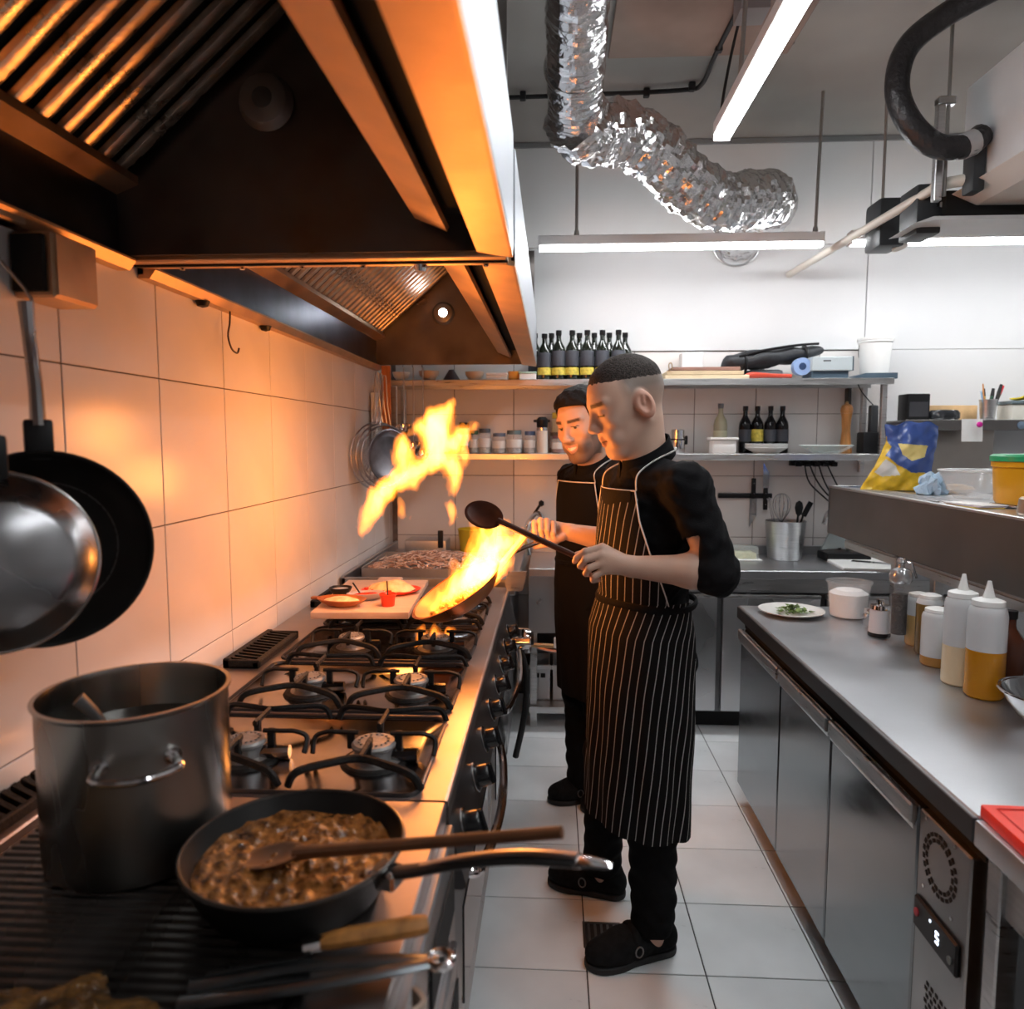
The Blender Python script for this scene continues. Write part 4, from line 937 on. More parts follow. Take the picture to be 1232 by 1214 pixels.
# ================================================================ REFRIGERATED COUNTER (right)
t = thing('fridge_counter', 'long refrigerated steel counter with three doors on the right', 'counter', (1.2, 2.2, 0))
RT = .85
ob('worktop', G().box(.795, 1.62, 1.352, 3.10, RT - .05, RT, .004), STEELV, t, **W)
ob('edge_strip', G().box(.788, .797, 1.352, 3.10, RT - .052, RT - .003, .002), mat('edge_dark', (.13, .13, .135), .35, 1), t, smooth=0, **W)
ob('carcass', G().box(.835, 1.60, 1.36, 3.09, .12, RT - .05), mat('panel_dark_steel', (.16, .16, .165), .38, 1), t, smooth=0, **W)
ob('end_panel', G().box(.83, 1.60, 3.088, 3.098, .10, RT - .05), STEEL, t, smooth=0, **W)
ob('black_rail', G().box(.820, .836, 1.36, 3.09, .755, RT - .05), BLACKM, t, smooth=0, **W)  # matt black strip between worktop and doors
FRD = mat('fridge_door_steel', (.24, .25, .26), .20, 1, namt=.08, nscale=3, stretch=(1, 1, 5), rvar=.05)
for (y0, y1) in ((1.575, 2.065), (2.075, 2.53), (2.54, 3.075)):
    d = ob('door', G().box(.802, .835, y0, y1, .085, .755, .004), FRD, t, **W)
    ob('door_handle', G().prism([(.800, .745), (.789, .728), (.795, .70), (.803, .735)], lambda a, b, d_: (a, d_, b), y0 + .004, y1 - .004).box(.786, .802, y0 + .003, y1 - .003, .712, .757, .004), STEEL, d, **W)
    ob('gasket', G().box(.81, .83, y0 - .0045, y0 - .0005, .09, .75), BLACKM, d, smooth=0, **W)
mp_ = ob('machine_panel', G().box(.802, .835, 1.372, 1.568, .06, .755, .003), mat('machine_panel_steel', (.34, .32, .31), .30, 1, namt=.1, nscale=4), t, smooth=0, **W)
cy, cz = 1.482, .672
for ring, (rr, nn) in enumerate(((.050, 18), (.062, 22))):
    for k in range(nn):
        a = 2 * PI * k / nn + ring * .14
        ob('vent_hole', G().box(-.0012, .0004, -.0055, .0055, -.004, .004, M=Matrix.Rotation(a + PI / 2, 4, 'X')), BLACKM, mp_, smooth=0).location = (.802, cy + rr * math.cos(a), cz + rr * math.sin(a))
for (dy, dz) in ((.055, .075), (-.055, .075), (.055, -.075), (-.055, -.075)): ob('screw', G().cyl((.799, cy + dy, cz + dz), (.803, cy + dy, cz + dz), .004, n=8), CHROME, mp_, **W)
for i in range(5):
    for j in range(12): ob('vent_hole', G().box(.8008, .8024, 1.43 + .018 * i - .005 + .006 * (j % 2), 1.43 + .018 * i + .005 + .006 * (j % 2), .40 - .014 * j - .004, .40 - .014 * j + .004), BLACKM, mp_, smooth=0, **W)
ct = ob('control_display', G().box(.794, .803, 1.392, 1.562, .495, .565, .004), BLACKP, t, **W)
LED = mat('led_digits', (.9, .95, 1), .4, emit=(.75, .85, 1), estr=2.0)
sg = G(); x_ = .7935; y0 = 1.462; h = .022; w_ = .012; zc = .531     # the lit figure: 5 (seen from the aisle, left is far)
def seg(ya, yb, za, zb): sg.box(x_ - .0006, x_ + .0006, min(ya, yb), max(ya, yb), min(za, zb), max(za, zb))
seg(y0 - w_ / 2, y0 + w_ / 2, zc + h / 2 - .002, zc + h / 2 + .002); seg(y0 - w_ / 2, y0 + w_ / 2, zc - .002, zc + .002); seg(y0 - w_ / 2, y0 + w_ / 2, zc - h / 2 - .002, zc - h / 2 + .002)
seg(y0 + w_ / 2 - .004, y0 + w_ / 2, zc, zc + h / 2); seg(y0 - w_ / 2, y0 - w_ / 2 + .004, zc - h / 2, zc)
ob('digit', sg, LED, ct, smooth=0, **W); ob('indicator', G().box(.7929, .7941, 1.488, 1.493, .546, .551), LED, ct, smooth=0, **W)
ob('power_button', G().cyl((.791, 1.545, .532), (.795, 1.545, .532), .009, n=12), mat('button_red', (.35, .02, .03), .4), ct, **W)
ob('option_button', G().cyl((.791, 1.412, .52), (.795, 1.412, .52), .008, n=12), mat('button_grey', (.12, .15, .15), .4), ct, **W)
for (x, y) in ((.9, 1.45), (.9, 3.0), (1.5, 1.45), (1.5, 3.0)): ob('foot', G().cyl((x, y, 0), (x, y, .12), .022, n=12), STEEL, t, **W)
# neighbouring work table, nearest on the right
t = thing('work_table', 'steel work table nearest the camera carrying the red board', 'table', (1.2, .9, 0))
ob('worktop', G().box(.785, 1.62, .35, 1.343, RT - .05, RT, .005), STEELV, t, **W)
ob('apron_rail', G().box(.81, .83, .37, 1.335, .70, RT - .05), STEEL, t, smooth=0, **W)
for (x, y) in ((.80, 1.30), (1.56, 1.30), (.80, .40), (1.56, .40)): ob('leg', G().box(x, x + .04, y - .02, y + .02, 0, RT - .05, .003), STEEL, t, smooth=0, **W)
ob('side_panel', G().box(.83, 1.58, 1.305, 1.325, .05, .80), mat('range_side', (.30, .30, .31), .4, 1), t, smooth=0, **W)
ob('bin_front', G().box(.84, .86, .45, 1.25, .08, .66), BLACKM, t, smooth=0, **W)
# overshelf on the counter
t = thing('overshelf', 'dark steel overshelf standing on legs above the right counter', 'shelf', (1.6, 2.4, RT))
ob('front_fascia', G().box(1.35, 1.362, 1.40, 3.64, 1.095, 1.325, .003), mat('fascia_steel', (.20, .19, .185), .36, 1, namt=.10, nscale=3), t, smooth=0, **W)
ob('deck', G().box(1.362, 1.86, 1.40, 3.64, 1.30, 1.318), mat('deck_steel', (.62, .62, .62), .35, 1), t, smooth=0, **W)
ob('rim', G().box(1.347, 1.366, 1.40, 3.64, 1.318, 1.328, .002).box(1.35, 1.86, 3.625, 3.642, 1.10, 1.328, .002), STEEL, t, smooth=0, **W)
ob('bottom_return', G().prism([(1.35, 1.10), (1.362, 1.10), (1.44, 1.075), (1.435, 1.065)], lambda a, b, d: (a, d, b), 1.40, 3.62), STEEL, t, smooth=0, **W)
ob('under_tray', G().box(1.43, 1.84, 1.40, 3.62, 1.06, 1.075), STEEL, t, smooth=0, **W)
ob('gantry_bar', G().box(1.42, 1.46, 1.40, 3.60, 1.03, 1.06), STEEL, t, smooth=0, **W)
for y in (3.05, 1.45): ob('leg', G().box(1.40, 1.44, y - .02, y + .02, RT, 1.07, .003), STEEL, t, smooth=0, **W)
for y in (3.05, 1.45): ob('leg', G().box(1.56, 1.60, y - .02, y + .02, RT, 1.07, .003), STEEL, t, smooth=0, **W)
# shelf on the right of the back wall
t = thing('side_shelf', 'steel shelf box on the back wall at far right holding pens', 'shelf', (2.5, 4.25, 1.6))
ob('deck', G().box(1.90, 3.3, 4.08, 4.385, 1.645, 1.655), STEEL, t, smooth=0, **W)
ob('front_lip', G().box(1.90, 3.3, 4.07, 4.082, 1.60, 1.657, .002), mat('fascia_steel', (.27, .255, .25), .33, 1), t, smooth=0, **W)
ob('back_sheet', G().box(1.90, 2.45, 4.37, 4.385, 1.38, 1.60), mat('fascia_steel', (.27, .255, .25), .33, 1), t, smooth=0, **W)
ob('cover_sheet', G().box(2.02, 2.44, 4.20, 4.215, 1.36, 1.645), mat('aged_steel', (.40, .37, .34), .4, 1, namt=.1, nscale=4), t, smooth=0, **W)
for x in (1.93, 3.2): ob('bracket', G().prism([(4.10, 1.60), (4.385, 1.60), (4.385, 1.36)], lambda a, b, d: (d, a, b), x, x + .012), STEEL, t, smooth=0, **W)
# ================================================================ SMALL THINGS
NONSTICK = mat('nonstick_black', (.010, .0095, .009), .42, 0, spec=.3, namt=.4, nscale=12, rvar=.12)
PANSTEEL = mat('pan_steel', (.40, .40, .41), .27, 1, namt=.25, nscale=6, rvar=.1)
POTSTEEL = mat('pot_steel', (.33, .32, .30), .26, 1, namt=.2, nscale=5, stretch=(1, 1, .3), rvar=.1)
def panprof(r, h, th=.004, flare=.80):
    rb = r * flare
    return [(0, 0), (rb * .9, 0), (rb, .006), (rb + (r - rb) * .6, h * .55), (r, h), (r + .003, h + .002), (r - .002, h + .003), (rb + (r - rb) * .6 - th, h * .55), (rb - th, .010), (rb * .88, .005), (0, .005)]
W = dict(world=True)
# ---- stock pot
t = thing('stock_pot', 'tall stainless stock pot standing on the griddle', 'pot', (-.655, 1.09, .9012), (0, 0, rad(6)))
r = .137; h = .258
ob('body', G().lathe([(0, 0), (r - .008, 0), (r - .002, .006), (r, .02), (r, h - .008), (r + .005, h - .003), (r + .005, h), (r - .002, h), (r - .004, h - .01), (r - .004, .012), (0, .008)], 56), POTSTEEL, t)
ob('broth', G().lathe([(0, .185), (r - .0045, .185), (r - .0045, .175), (0, .175)], 40), mat('dark_broth', (.02, .014, .01), .12), t)
for a0 in (-1.15, 2.0):
    pts = []
    for (da, rr, z) in ((-.34, r, .192), (-.34, r + .012, .19), (-.30, r + .036, .186), (0, r + .046, .184), (.30, r + .036, .186), (.34, r + .012, .19), (.34, r, .192)):
        pts.append((rr * math.cos(a0 + da), rr * math.sin(a0 + da), z))
    hd = ob('handle', G().tube(smoothpath(pts, 5), .0065, 10), CHROME, t)
    for s in (-.34, .34): ob('mount', G().cyl(((r - .001) * math.cos(a0 + s), (r - .001) * math.sin(a0 + s), .192), ((r + .006) * math.cos(a0 + s), (r + .006) * math.sin(a0 + s), .192), .013, n=12), CHROME, hd)
t = thing('ladle', 'dark ladle leaning inside the stock pot', 'ladle', (-.70, 1.045, 1.08), (rad(0), rad(0), 0))
ob('handle', G().tube([(.06, .03, -.07), (.012, -.01, .06), (-.004, -.02, .085)], [.011, .012, .014], 8, flat=.4), mat('dark_utensil', (.03, .03, .03), .35, .4), t)
ob('bowl', G().lathe([(0, -.03), (.02, -.026), (.034, -.01), (.038, .006), (.035, .006), (.03, -.008), (.018, -.022), (0, -.025)], 20), mat('dark_utensil', (.03, .03, .03), .35, .4), t, (.075, .04, -.085))
# ---- stew pan
px, py = -.365, .985
t = thing('stew_pan', 'black frying pan full of brown stew on the griddle', 'pan', (px, py, .9012))
R_ = .154
ob('bowl', G().lathe(panprof(R_, .072), 64), NONSTICK, t)
ob('rim', G().tube([(R_ * math.cos(a), R_ * math.sin(a), .0735) for a in [2 * PI * i / 64 for i in range(64)]], .0032, 8, closed=True), mat('pan_rim_dark', (.06, .055, .05), .3, .7), t)
ha = math.atan2(-.13, .40)
hdir = Vector((math.cos(ha), math.sin(ha), 0))
H = lambda s, z, w_=0: hdir * s + Vector((-hdir.y, hdir.x, 0)) * w_ + Vector((0, 0, z))
hp = smoothpath([H(.145, .058), H(.19, .072), H(.26, .098), H(.34, .122), H(.42, .136)], 6)
hh = ob('handle', G().tube(hp, interp([.015, .014, .012, .0125, .0135], 6), 10, flat=.55, upv=(0, 0, 1)), mat('handle_black', (.02, .02, .021), .4), t)
ob('handle_tip', G().tube(smoothpath([H(.415, .1345), H(.44, .138), H(.462, .1385)], 4), [.0135, .0135, .013, .012, .011, .010, .009, .008, .006], 10, flat=.5, upv=(0, 0, 1)), CHROME, hh)
ob('handle_inlay', G().tube(smoothpath([H(.20, .082), H(.26, .106), H(.34, .130), H(.42, .1425)], 5), interp([.004, .008, .0085, .009], 5), 8, flat=.35, upv=(0, 0, 1)), PANSTEEL, hh)
ob('bracket', G().box(-.02, .02, -.018, .018, -.012, .014, .004).xf(Matrix.Translation(H(.150, .055)) @ Matrix.Rotation(ha, 4, 'Z')), CHROME, t)
# the stew: lumpy surface
n = 90; P = []; xs = np.linspace(-1, 1, n)
g = G(); vs = []; 
rr_ = np.linspace(0, 1, 46); th_ = np.linspace(0, 2 * PI, 120, endpoint=False)
rs = np.random.default_rng(3); lumps = [(rs.uniform(-.13, .13), rs.uniform(-.13, .13), rs.uniform(.004, .011), rs.uniform(.003, .010)) for _ in range(420)]
lx = np.array(lumps)
def stewz(x, y):
    d2 = (lx[:, 0] - x) ** 2 + (lx[:, 1] - y) ** 2
    return .046 + float(np.max(lx[:, 3] * np.exp(-d2 / (lx[:, 2] ** 2)) * 1.0)) + .004 * math.sin(x * 38 + 1) * math.sin(y * 33)
for r0 in rr_:
    for t0 in th_:
        q = r0 * .139; x, y = q * math.cos(t0), q * math.sin(t0); vs.append((x, y, stewz(x, y)))
fs = [(i * 120 + k, i * 120 + (k + 1) % 120, (i + 1) * 120 + (k + 1) % 120, (i + 1) * 120 + k) for i in range(45) for k in range(120)]
g.add(vs, fs)
STEW = mat('stew_brown', (.11, .030, .007), .22, 0, namt=.7, nscale=55, col2=(.36, .14, .035), bump=.4, bscale=120, detail=5)
o = solo('stew', g, STEW, 'chunky brown stew simmering in the black pan', 'stew', (px, py, .9015), smooth=60); o['kind'] = 'stuff'
# wooden spoon in the stew
def wooden_spoon(name, label, a, b, rb, mtl, up=(0, 0, 1), hr=.0085, cupn=None, L0=.10):
    a = Vector(a); b = Vector(b); d = (b - a).normalized(); u = Vector(up); u = (u - d * u.dot(d)).normalized(); s = d.cross(u)
    t = thing(name, label, 'spoon', a)
    Rm = Matrix((d, s, u)).transposed().to_4x4()
    # bowl: shallow oval dish
    rows = []
    nu, nv = 9, 24
    out = []; inn = []
    for i in range(nu):
        k = i / (nu - 1)
        for j in range(nv):
            th = 2 * PI * j / nv
            out.append((rb * 1.45 * k * math.cos(th), rb * k * math.sin(th), -rb * .42 * (1 - k ** 2.2)))
            inn.append((rb * 1.36 * k * math.cos(th), rb * .9 * k * math.sin(th), -rb * .27 * (1 - k ** 2.2) + .0012))
    g = G(); fs = []
    for i in range(nu - 1):
        for j in range(nv):
            j2 = (j + 1) % nv; fs.append((i * nv + j, i * nv + j2, (i + 1) * nv + j2, (i + 1) * nv + j))
    N = nu * nv; fs2 = [tuple(N + q for q in f_) for f_ in fs]; rim = [((nu - 1) * nv + j, (nu - 1) * nv + (j + 1) % nv, N + (nu - 1) * nv + (j + 1) % nv, N + (nu - 1) * nv + j) for j in range(nv)]
    g.add(out + inn, fs + fs2 + rim); g.xf(Rm)
    ob('bowl', g, mtl, t, smooth=50)
    L = (b - a).length
    ob('handle', G().tube([d * (rb * 1.15) - u * rb * .03, d * (rb * 1.9), d * (L * .6), d * L], [hr * 1.25, hr * 1.05, hr * .95, hr * .9], 10), mtl, t)
    return t
wooden_spoon('wooden_spoon', 'dark wooden spoon resting in the stew pan, bowl in the stew', (-.395, .972, .962), (.015, .868, 1.066), .036, WOODM)
# ---- wood-handled scraper and tongs on the griddle
t = thing('scraper', 'steel scraper with a worn wooden handle on the griddle edge', 'scraper', (-.22, .866, .915))
ob('handle', G().tube(smoothpath([(-.065, -.020, .010), (-.03, -.010, .012), (.03, .008, .013), (.062, .020, .012)], 4), [.010, .011, .0125, .0135, .014, .014, .014, .0145, .0145, .015, .015, .014, .012], 10, flat=.8), mat('handle_orange_wood', (.36, .15, .035), .5, 0, namt=.4, nscale=40, bump=.1), t)
ob('ferrule', G().tube([(-.085, -.026, .008), (-.06, -.0185, .010)], .009, 8), CHROME, t)
ob('blade', G().box(-.20, -.08, -.065, -.005, -.004, -.001).xf(Matrix.Rotation(.3, 4, 'Z')), mat('dark_utensil', (.03, .03, .03), .35, .4), t, smooth=0)
t = thing('tongs', 'long dark steel tongs lying across the front of the griddle', 'tongs', (-.26, .80, .905))
TONG = mat('tong_steel', (.22, .25, .27), .3, 1, namt=.2, nscale=20)
for s in (-1, 1):
    ob('arm', G().tube(smoothpath([(.125, .028, .016), (.06, .012 + s * .010, .018), (-.05, -.010 + s * .018, .015), (-.16, -.032 + s * .012, .008)], 5), interp([.010, .011, .010, .012], 5), 8, flat=.4), TONG, t)
ob('spring_loop', G().tube([(.128 + .014 * math.cos(a), .029 + .014 * math.sin(a), .017) for a in [2 * PI * i / 16 for i in range(16)]], .005, 8, closed=True), CHROME, t)
solo('oven_cloth', G().sheet([[(-.168 + .012 * math.sin(k * .9), .70 + .012 * k, z - .002 * k) for k in range(12)] for z in (.905, .86, .80, .70, .60)], .006), mat('rusty_cloth', (.45, .22, .09), .9, 0, namt=.8, nscale=18, col2=(.72, .62, .52)), 'stained cloth hanging over the front edge below the tongs', 'cloth').location = (.008, 0, 0)
# greasy food crust on the griddle's near end
g = G(); nx, ny = 110, 44; rs = np.random.default_rng(9)
lum = np.array([(rs.uniform(-.86, -.36), rs.uniform(.56, .80), rs.uniform(.004, .012), rs.uniform(.002, .012)) for _ in range(520)])
for i in range(nx):
    for j in range(ny):
        x = -.86 + .50 * i / (nx - 1); ed = .785 + .02 * math.sin(x * 31) + .012 * math.sin(x * 77) - .10 * max(0, (x + .43) / .08); y = .57 + (ed - .57) * j / (ny - 1)
        d2 = (lum[:, 0] - x) ** 2 + (lum[:, 1] - y) ** 2; k = min(1, (1 - j / (ny - 1)) * 6, i / 5, (nx - 1 - i) / 5)
        g.v.append((x, y, .9005 + k * (.004 + float(np.max(lum[:, 3] * np.exp(-d2 / lum[:, 2] ** 2))))))
g.f = [(i * ny + j, (i + 1) * ny + j, (i + 1) * ny + j + 1, i * ny + j + 1) for i in range(nx - 1) for j in range(ny - 1)]
o = solo('food_crust', g, mat('burnt_crust', (.07, .028, .008), .25, 0, namt=.8, nscale=30, col2=(.17, .08, .018), bump=.6, bscale=120, detail=5), 'greasy brown food crust at the near end of the griddle', 'food', smooth=60); o['kind'] = 'stuff'
# ---- hanging pans (left edge)
def hanging(name, label, c, r, h, mtl, inside, hang):
    c = Vector(c); d = (Vector((0, 0, 1.5)) - Vector((c.x, c.y, 1.5))).normalized()   # towards the room
    d = Vector((.62, -.785, .06)).normalized() if inside else Vector((.66, -.75, .05)).normalized()
    ax = d if inside else -d
    u = Vector((0, 0, 1)); u = (u - ax * u.dot(ax)).normalized(); s = u.cross(ax)
    Rm = Matrix((s, u, ax)).transposed().to_4x4()
    t = thing(name, label, 'pan', c + Vector((0, 0, -r)), group='pans hanging at the left edge')
    o = ob('bowl', G().lathe(panprof(r, h, flare=.74), 64).xf(Rm), mtl, t, (0, 0, r))
    ob('rim', G().tube([(r * math.cos(a), r * math.sin(a), h + .001) for a in [2 * PI * i / 64 for i in range(64)]], .0035, 8, closed=True).xf(Rm), mat('rim_bright', (.62, .60, .57), .25, 1) if not inside else mtl, t, (0, 0, r))
    if inside: ob('base_ring', G().tube([(r * .70 * math.cos(a), r * .70 * math.sin(a), .0065) for a in [2 * PI * i / 48 for i in range(48)]], .0025, 6, closed=True).xf(Rm), mat('worn_grey', (.10, .10, .10), .4, .5), t, (0, 0, r))
    b = ob('bracket', G().box(-.020, .020, r - .012, r + .052, h * .45, h * .45 + .02, .006).xf(Rm), BLACKP, t, (0, 0, r))
    ob('handle', G().tube(smoothpath([(0, r + .04, h * .45 + .01), (0, r + .10, h * .45 + .004), (-.004, r + .18, h * .45 - .004), (-.006, r + .235, h * .45)], 5), interp([.012, .0105, .010, .012], 5), 10, flat=1.5, upv=(0, 0, 1)).xf(Rm), PANSTEEL, t, (0, 0, r))
    ob('hanging_hook', G().tube(smoothpath([tuple(Rm @ Vector((-.006, r + .225, h * .45)) + Vector((0, 0, r)) + Vector((0, 0, q))) for q in (0, .03)] + [tuple(Vector((hang[0], hang[1], hang[2])) - t.location)], 4), .003, 6), STEEL, t)
hanging('black_pan', 'black nonstick pan hanging behind the steel one, inside showing', (-.812, 1.12, 1.378), .150, .045, NONSTICK, True, (-.945, 1.10, 1.935))
hanging('steel_pan', 'grey steel pan hanging in front at the left edge, bottom outward', (-.755, .95, 1.378), .128, .045, PANSTEEL, False, (-.94, .93, 1.935))
# ---- tasting board on the far burners
BX0, BY0, BZ0 = -.655, 2.66, .952
t = thing('serving_board', 'pale wooden board with food resting on the far grates', 'board', (BX0, BY0, BZ0), (0, 0, rad(3)))
ob('board', G().box(-.165, .165, -.29, .28, 0, .024, .005), mat('pale_board', (.62, .44, .33), .55, 0, namt=.12, nscale=10, stretch=(1, 8, 1)), t)
ob('stub_handle', G().box(-.05, .05, .28, .36, .002, .022, .008), mat('pale_board', (.62, .44, .33), .55), t)
bz = BZ0 + .0243
CLAY = mat('clay_dish', (.34, .11, .035), .3, 0, namt=.3, nscale=18)
t = thing('clay_dish', 'oval brown clay dish of melted cheese at the front of the board', 'dish', (-.725, 2.46, bz), (0, 0, rad(-12)))
ob('dish', G().lathe([(0, 0), (.04, 0), (.066, .014), (.078, .026), (.075, .028), (.06, .016), (.036, .006), (0, .005)], 36, M=Matrix.Diagonal((1.15, .75, 1, 1))), CLAY, t)
ob('cheese', G().lathe([(0, .032), (.03, .030), (.055, .022), (.062, .016), (0, .010)], 28, M=Matrix.Diagonal((1.1, .72, 1, 1))), mat('cheese', (.85, .58, .24), .4, 0, namt=.25, nscale=30, col2=(.95, .82, .55), bump=.3), t)
ob('lug', G().box(-.115, -.08, -.012, .012, .018, .028, .005), CLAY, t)
REDP = mat('red_plastic', (.75, .05, .02), .3)
t = thing('red_cup', 'small red ribbed cup of sauce on the board with a spoon', 'cup', (-.565, 2.47, bz))
ob('cup', G().lathe([(0, 0), (.022, 0), (.026, .03), (.031, .042), (.029, .043), (.023, .03), (0, .028)], 24), REDP, t)
ob('sauce', G().lathe([(0, .037), (.015, .037), (.026, .034), (.026, .03), (0, .03)], 20), mat('red_sauce', (.55, .04, .01), .2), t)
ob('tiny_spoon', G().tube([(.0, .0, .035), (-.005, .01, .085)], .0025, 6), mat('dark_utensil', (.03, .03, .03), .35, .4), t)
t = thing('red_platter', 'oval red platter of flatbread at the back of the board', 'platter', (-.60, 2.68, bz), (0, 0, rad(10)))
ob('platter', G().lathe([(0, 0), (.07, 0), (.10, .010), (.106, .016), (.10, .016), (.07, .006), (0, .005)], 40, M=Matrix.Diagonal((1.05, .8, 1, 1))), REDP, t)
g = G()
for r0 in range(13):
    for k in range(40): 
        a = 2 * PI * k / 40; q = r0 / 12; x, y = .092 * q * math.cos(a), .066 * q * math.sin(a)
        g.v.append((x, y, .012 + .034 * (1 - q ** 3) + .004 * math.sin(60 * x) * math.sin(70 * y)))
g.f += [(i * 40 + k, i * 40 + (k + 1) % 40, (i + 1) * 40 + (k + 1) % 40, (i + 1) * 40 + k) for i in range(12) for k in range(40)]
ob('flatbread', g, mat('flatbread', (.78, .48, .18), .6, 0, namt=.3, nscale=24, col2=(.90, .70, .42), bump=.3), t, smooth=60)
g = G(); rs = random.Random(8)
for k in range(26):
    a = rs.uniform(PI * .6, PI * 1.5); q = rs.uniform(.07, .095); s = rs.uniform(.006, .010)
    g.cbox((q * math.cos(a) * 1.05, q * math.sin(a) * .8, .018), (s, s, s), .002)
o = ob('tomato_dice', g, mat('tomato', (.65, .05, .02), .25), t); o['kind'] = 'stuff'
t = thing('black_bowl', 'small black bowl of dip near the wall end of the board', 'bowl', (-.775, 2.62, bz))
ob('bowl', G().lathe([(0, 0), (.02, 0), (.036, .018), (.042, .032), (.039, .033), (.032, .018), (0, .010)], 28), BLACKP, t)
ob('dip', G().lathe([(0, .027), (.03, .026), (.036, .024), (0, .02)], 24), mat('grey_dip', (.5, .5, .52), .35), t)
t = thing('sauce_dish', 'grey boat-shaped dish with a black spoon between cup and clay dish', 'dish', (-.665, 2.56, bz), (0, 0, rad(20)))
ob('dish', G().lathe([(0, 0), (.03, 0), (.05, .012), (.058, .026), (.055, .027), (.045, .014), (0, .006)], 28, M=Matrix.Diagonal((1.2, .7, 1, 1))), mat('grey_ceramic', (.40, .38, .42), .3), t)
ob('relish', G().lathe([(0, .026), (.03, .024), (.046, .018), (0, .012)], 20, M=Matrix.Diagonal((1.15, .68, 1, 1))), mat('red_sauce', (.55, .04, .01), .2, 0), t)
ob('spoon', G().tube([(-.02, .01, .022), (-.045, .015, .062)], .003, 6), mat('dark_utensil', (.03, .03, .03), .35, .4), t)
# ---- strainers hanging on the wall in the corner
WIRE = mat('strainer_wire', (.45, .44, .46), .28, 1)
for k, (x, rr, y) in enumerate(((-.855, .165, 3.57), (-.838, .158, 3.582), (-.822, .150, 3.594))):
    lab = ['strainer nearest the wall, largest of three wire strainers', 'middle one of three nested wire strainers in the corner', 'front strainer of three hanging by the wall, mesh showing'][k]
    t = thing('wire_strainer', lab, 'strainer', (x, y, 1.47 - rr), (0, 0, rad(-38)), group='strainers hanging in the corner')
    c = (0, 0, rr)
    ob('hoop', G().tube([(0, rr * math.cos(a), rr + rr * math.sin(a)) for a in [2 * PI * i / 40 for i in range(40)]], .0045, 8, closed=True), WIRE, t)
    g = G(); 
    for m_ in range(6):
        q = rr * (1 - .17 * m_); dep = -.05 * (1 - (q / rr) ** 2)
        g.tube([(dep, q * math.cos(a), rr + q * math.sin(a)) for a in [2 * PI * i / 28 for i in range(28)]], .0011, 4, closed=True)
    for m_ in range(12):
        a = PI * m_ / 12
        g.tube([(-.05 * (1 - s_ * s_), rr * s_ * math.cos(a), rr + rr * s_ * math.sin(a)) for s_ in np.linspace(-1, 1, 13)], .0010, 4)
    ob('mesh', g, WIRE, t)
    for s_ in (-1, 1): ob('handle_wire', G().tube(smoothpath([(0, s_ * .035, 2 * rr - .008), (0, s_ * .016, 2 * rr + .10), (0, s_ * .010, 2 * rr + .22), (0, s_ * .004, 2 * rr + .245)], 4), .003, 6), WIRE, t)
ob('perforated_pan', G().lathe(panprof(.13, .03), 36).xf(Matrix.Rotation(PI / 2, 4, 'Y')), mat('dull_tin', (.28, .26, .28), .35, 1, namt=.2, nscale=20), t, (.0, 0, .15))
# long paddle and white board behind strainers
solo('wooden_paddle', G().box(-.925, -.875, 3.965, 3.985, 1.38, 1.95, .004), mat('paddle_orange', (.50, .17, .05), .5, 0, namt=.25, nscale=10, stretch=(4, 4, 1)), 'upright reddish wooden paddle hanging beside the strainers', 'paddle')
solo('white_board', G().box(-.96, -.93, 3.86, 3.955, 1.40, 1.80, .004), WHITEP, 'narrow white plastic board hanging behind the strainers', 'board')
# three hanging ladles
for k, (x, zb) in enumerate(((-.815, 1.58), (-.763, 1.48), (-.71, 1.44))):
    lab = ['skimmer nearest the paddle, shortest of three hanging utensils', 'middle of three long steel ladles hanging in the corner', 'longest right-hand ladle of the three hanging utensils'][k]
    t = thing('hanging_ladle', lab, 'ladle', (x, 4.03, zb), group='ladles hanging from the hood')
    ob('handle', G().tube([(0, 0, .04), (0, 0, 1.945 - zb)], .008, 8, flat=.5), mat('warm_steel', (.62, .50, .42), .3, 1), t)
    ob('bowl', G().lathe([(0, -.035), (.025, -.028), (.042, -.006), (.045, .012), (.042, .012), (.038, -.004), (.022, -.024), (0, -.03)], 24, M=Matrix.Rotation(.5, 4, 'X')), CHROME, t, (0, -.02, .03))
    ob('hook', G().tube(smoothpath([(0, 0, 1.94 - zb), (0, -.01, 1.955 - zb), (0, -.02, 1.945 - zb)], 4), .003, 6), CHROME, t)
# ---- rear bench contents
t = thing('roasting_tray', 'deep steel tray heaped with shredded onions on the rear bench', 'tray', (-.60, 3.62, .886))
ob('tray', G().box(-.30, .30, -.26, -.252, 0, .06).box(-.30, .30, .252, .26, 0, .06).box(-.30, -.292, -.26, .26, 0, .06).box(.292, .30, -.26, .26, 0, .06).box(-.3, .3, -.26, .26, 0, .006), STEELV, t, smooth=0)
g = G(); rs = random.Random(11)
for k in range(420):
    x = rs.uniform(-.27, .27); y = rs.uniform(-.23, .23); z = .02 + .055 * (1 - (x / .3) ** 2) * (1 - (y / .28) ** 2) + rs.uniform(0, .02)
    a = rs.uniform(0, 6.28); L = rs.uniform(.02, .04); b = rs.uniform(-.5, .5)
    g.tube([(x - L * math.cos(a), y - L * math.sin(a), z - b * .01), (x, y, z + .008), (x + L * math.cos(a), y + L * math.sin(a), z + b * .01)], .0035, 4)
o = ob('onion_heap', g, mat('onion', (.55, .30, .22), .4, 0, namt=.4, nscale=30, col2=(.75, .55, .42)), t); o['kind'] = 'stuff'
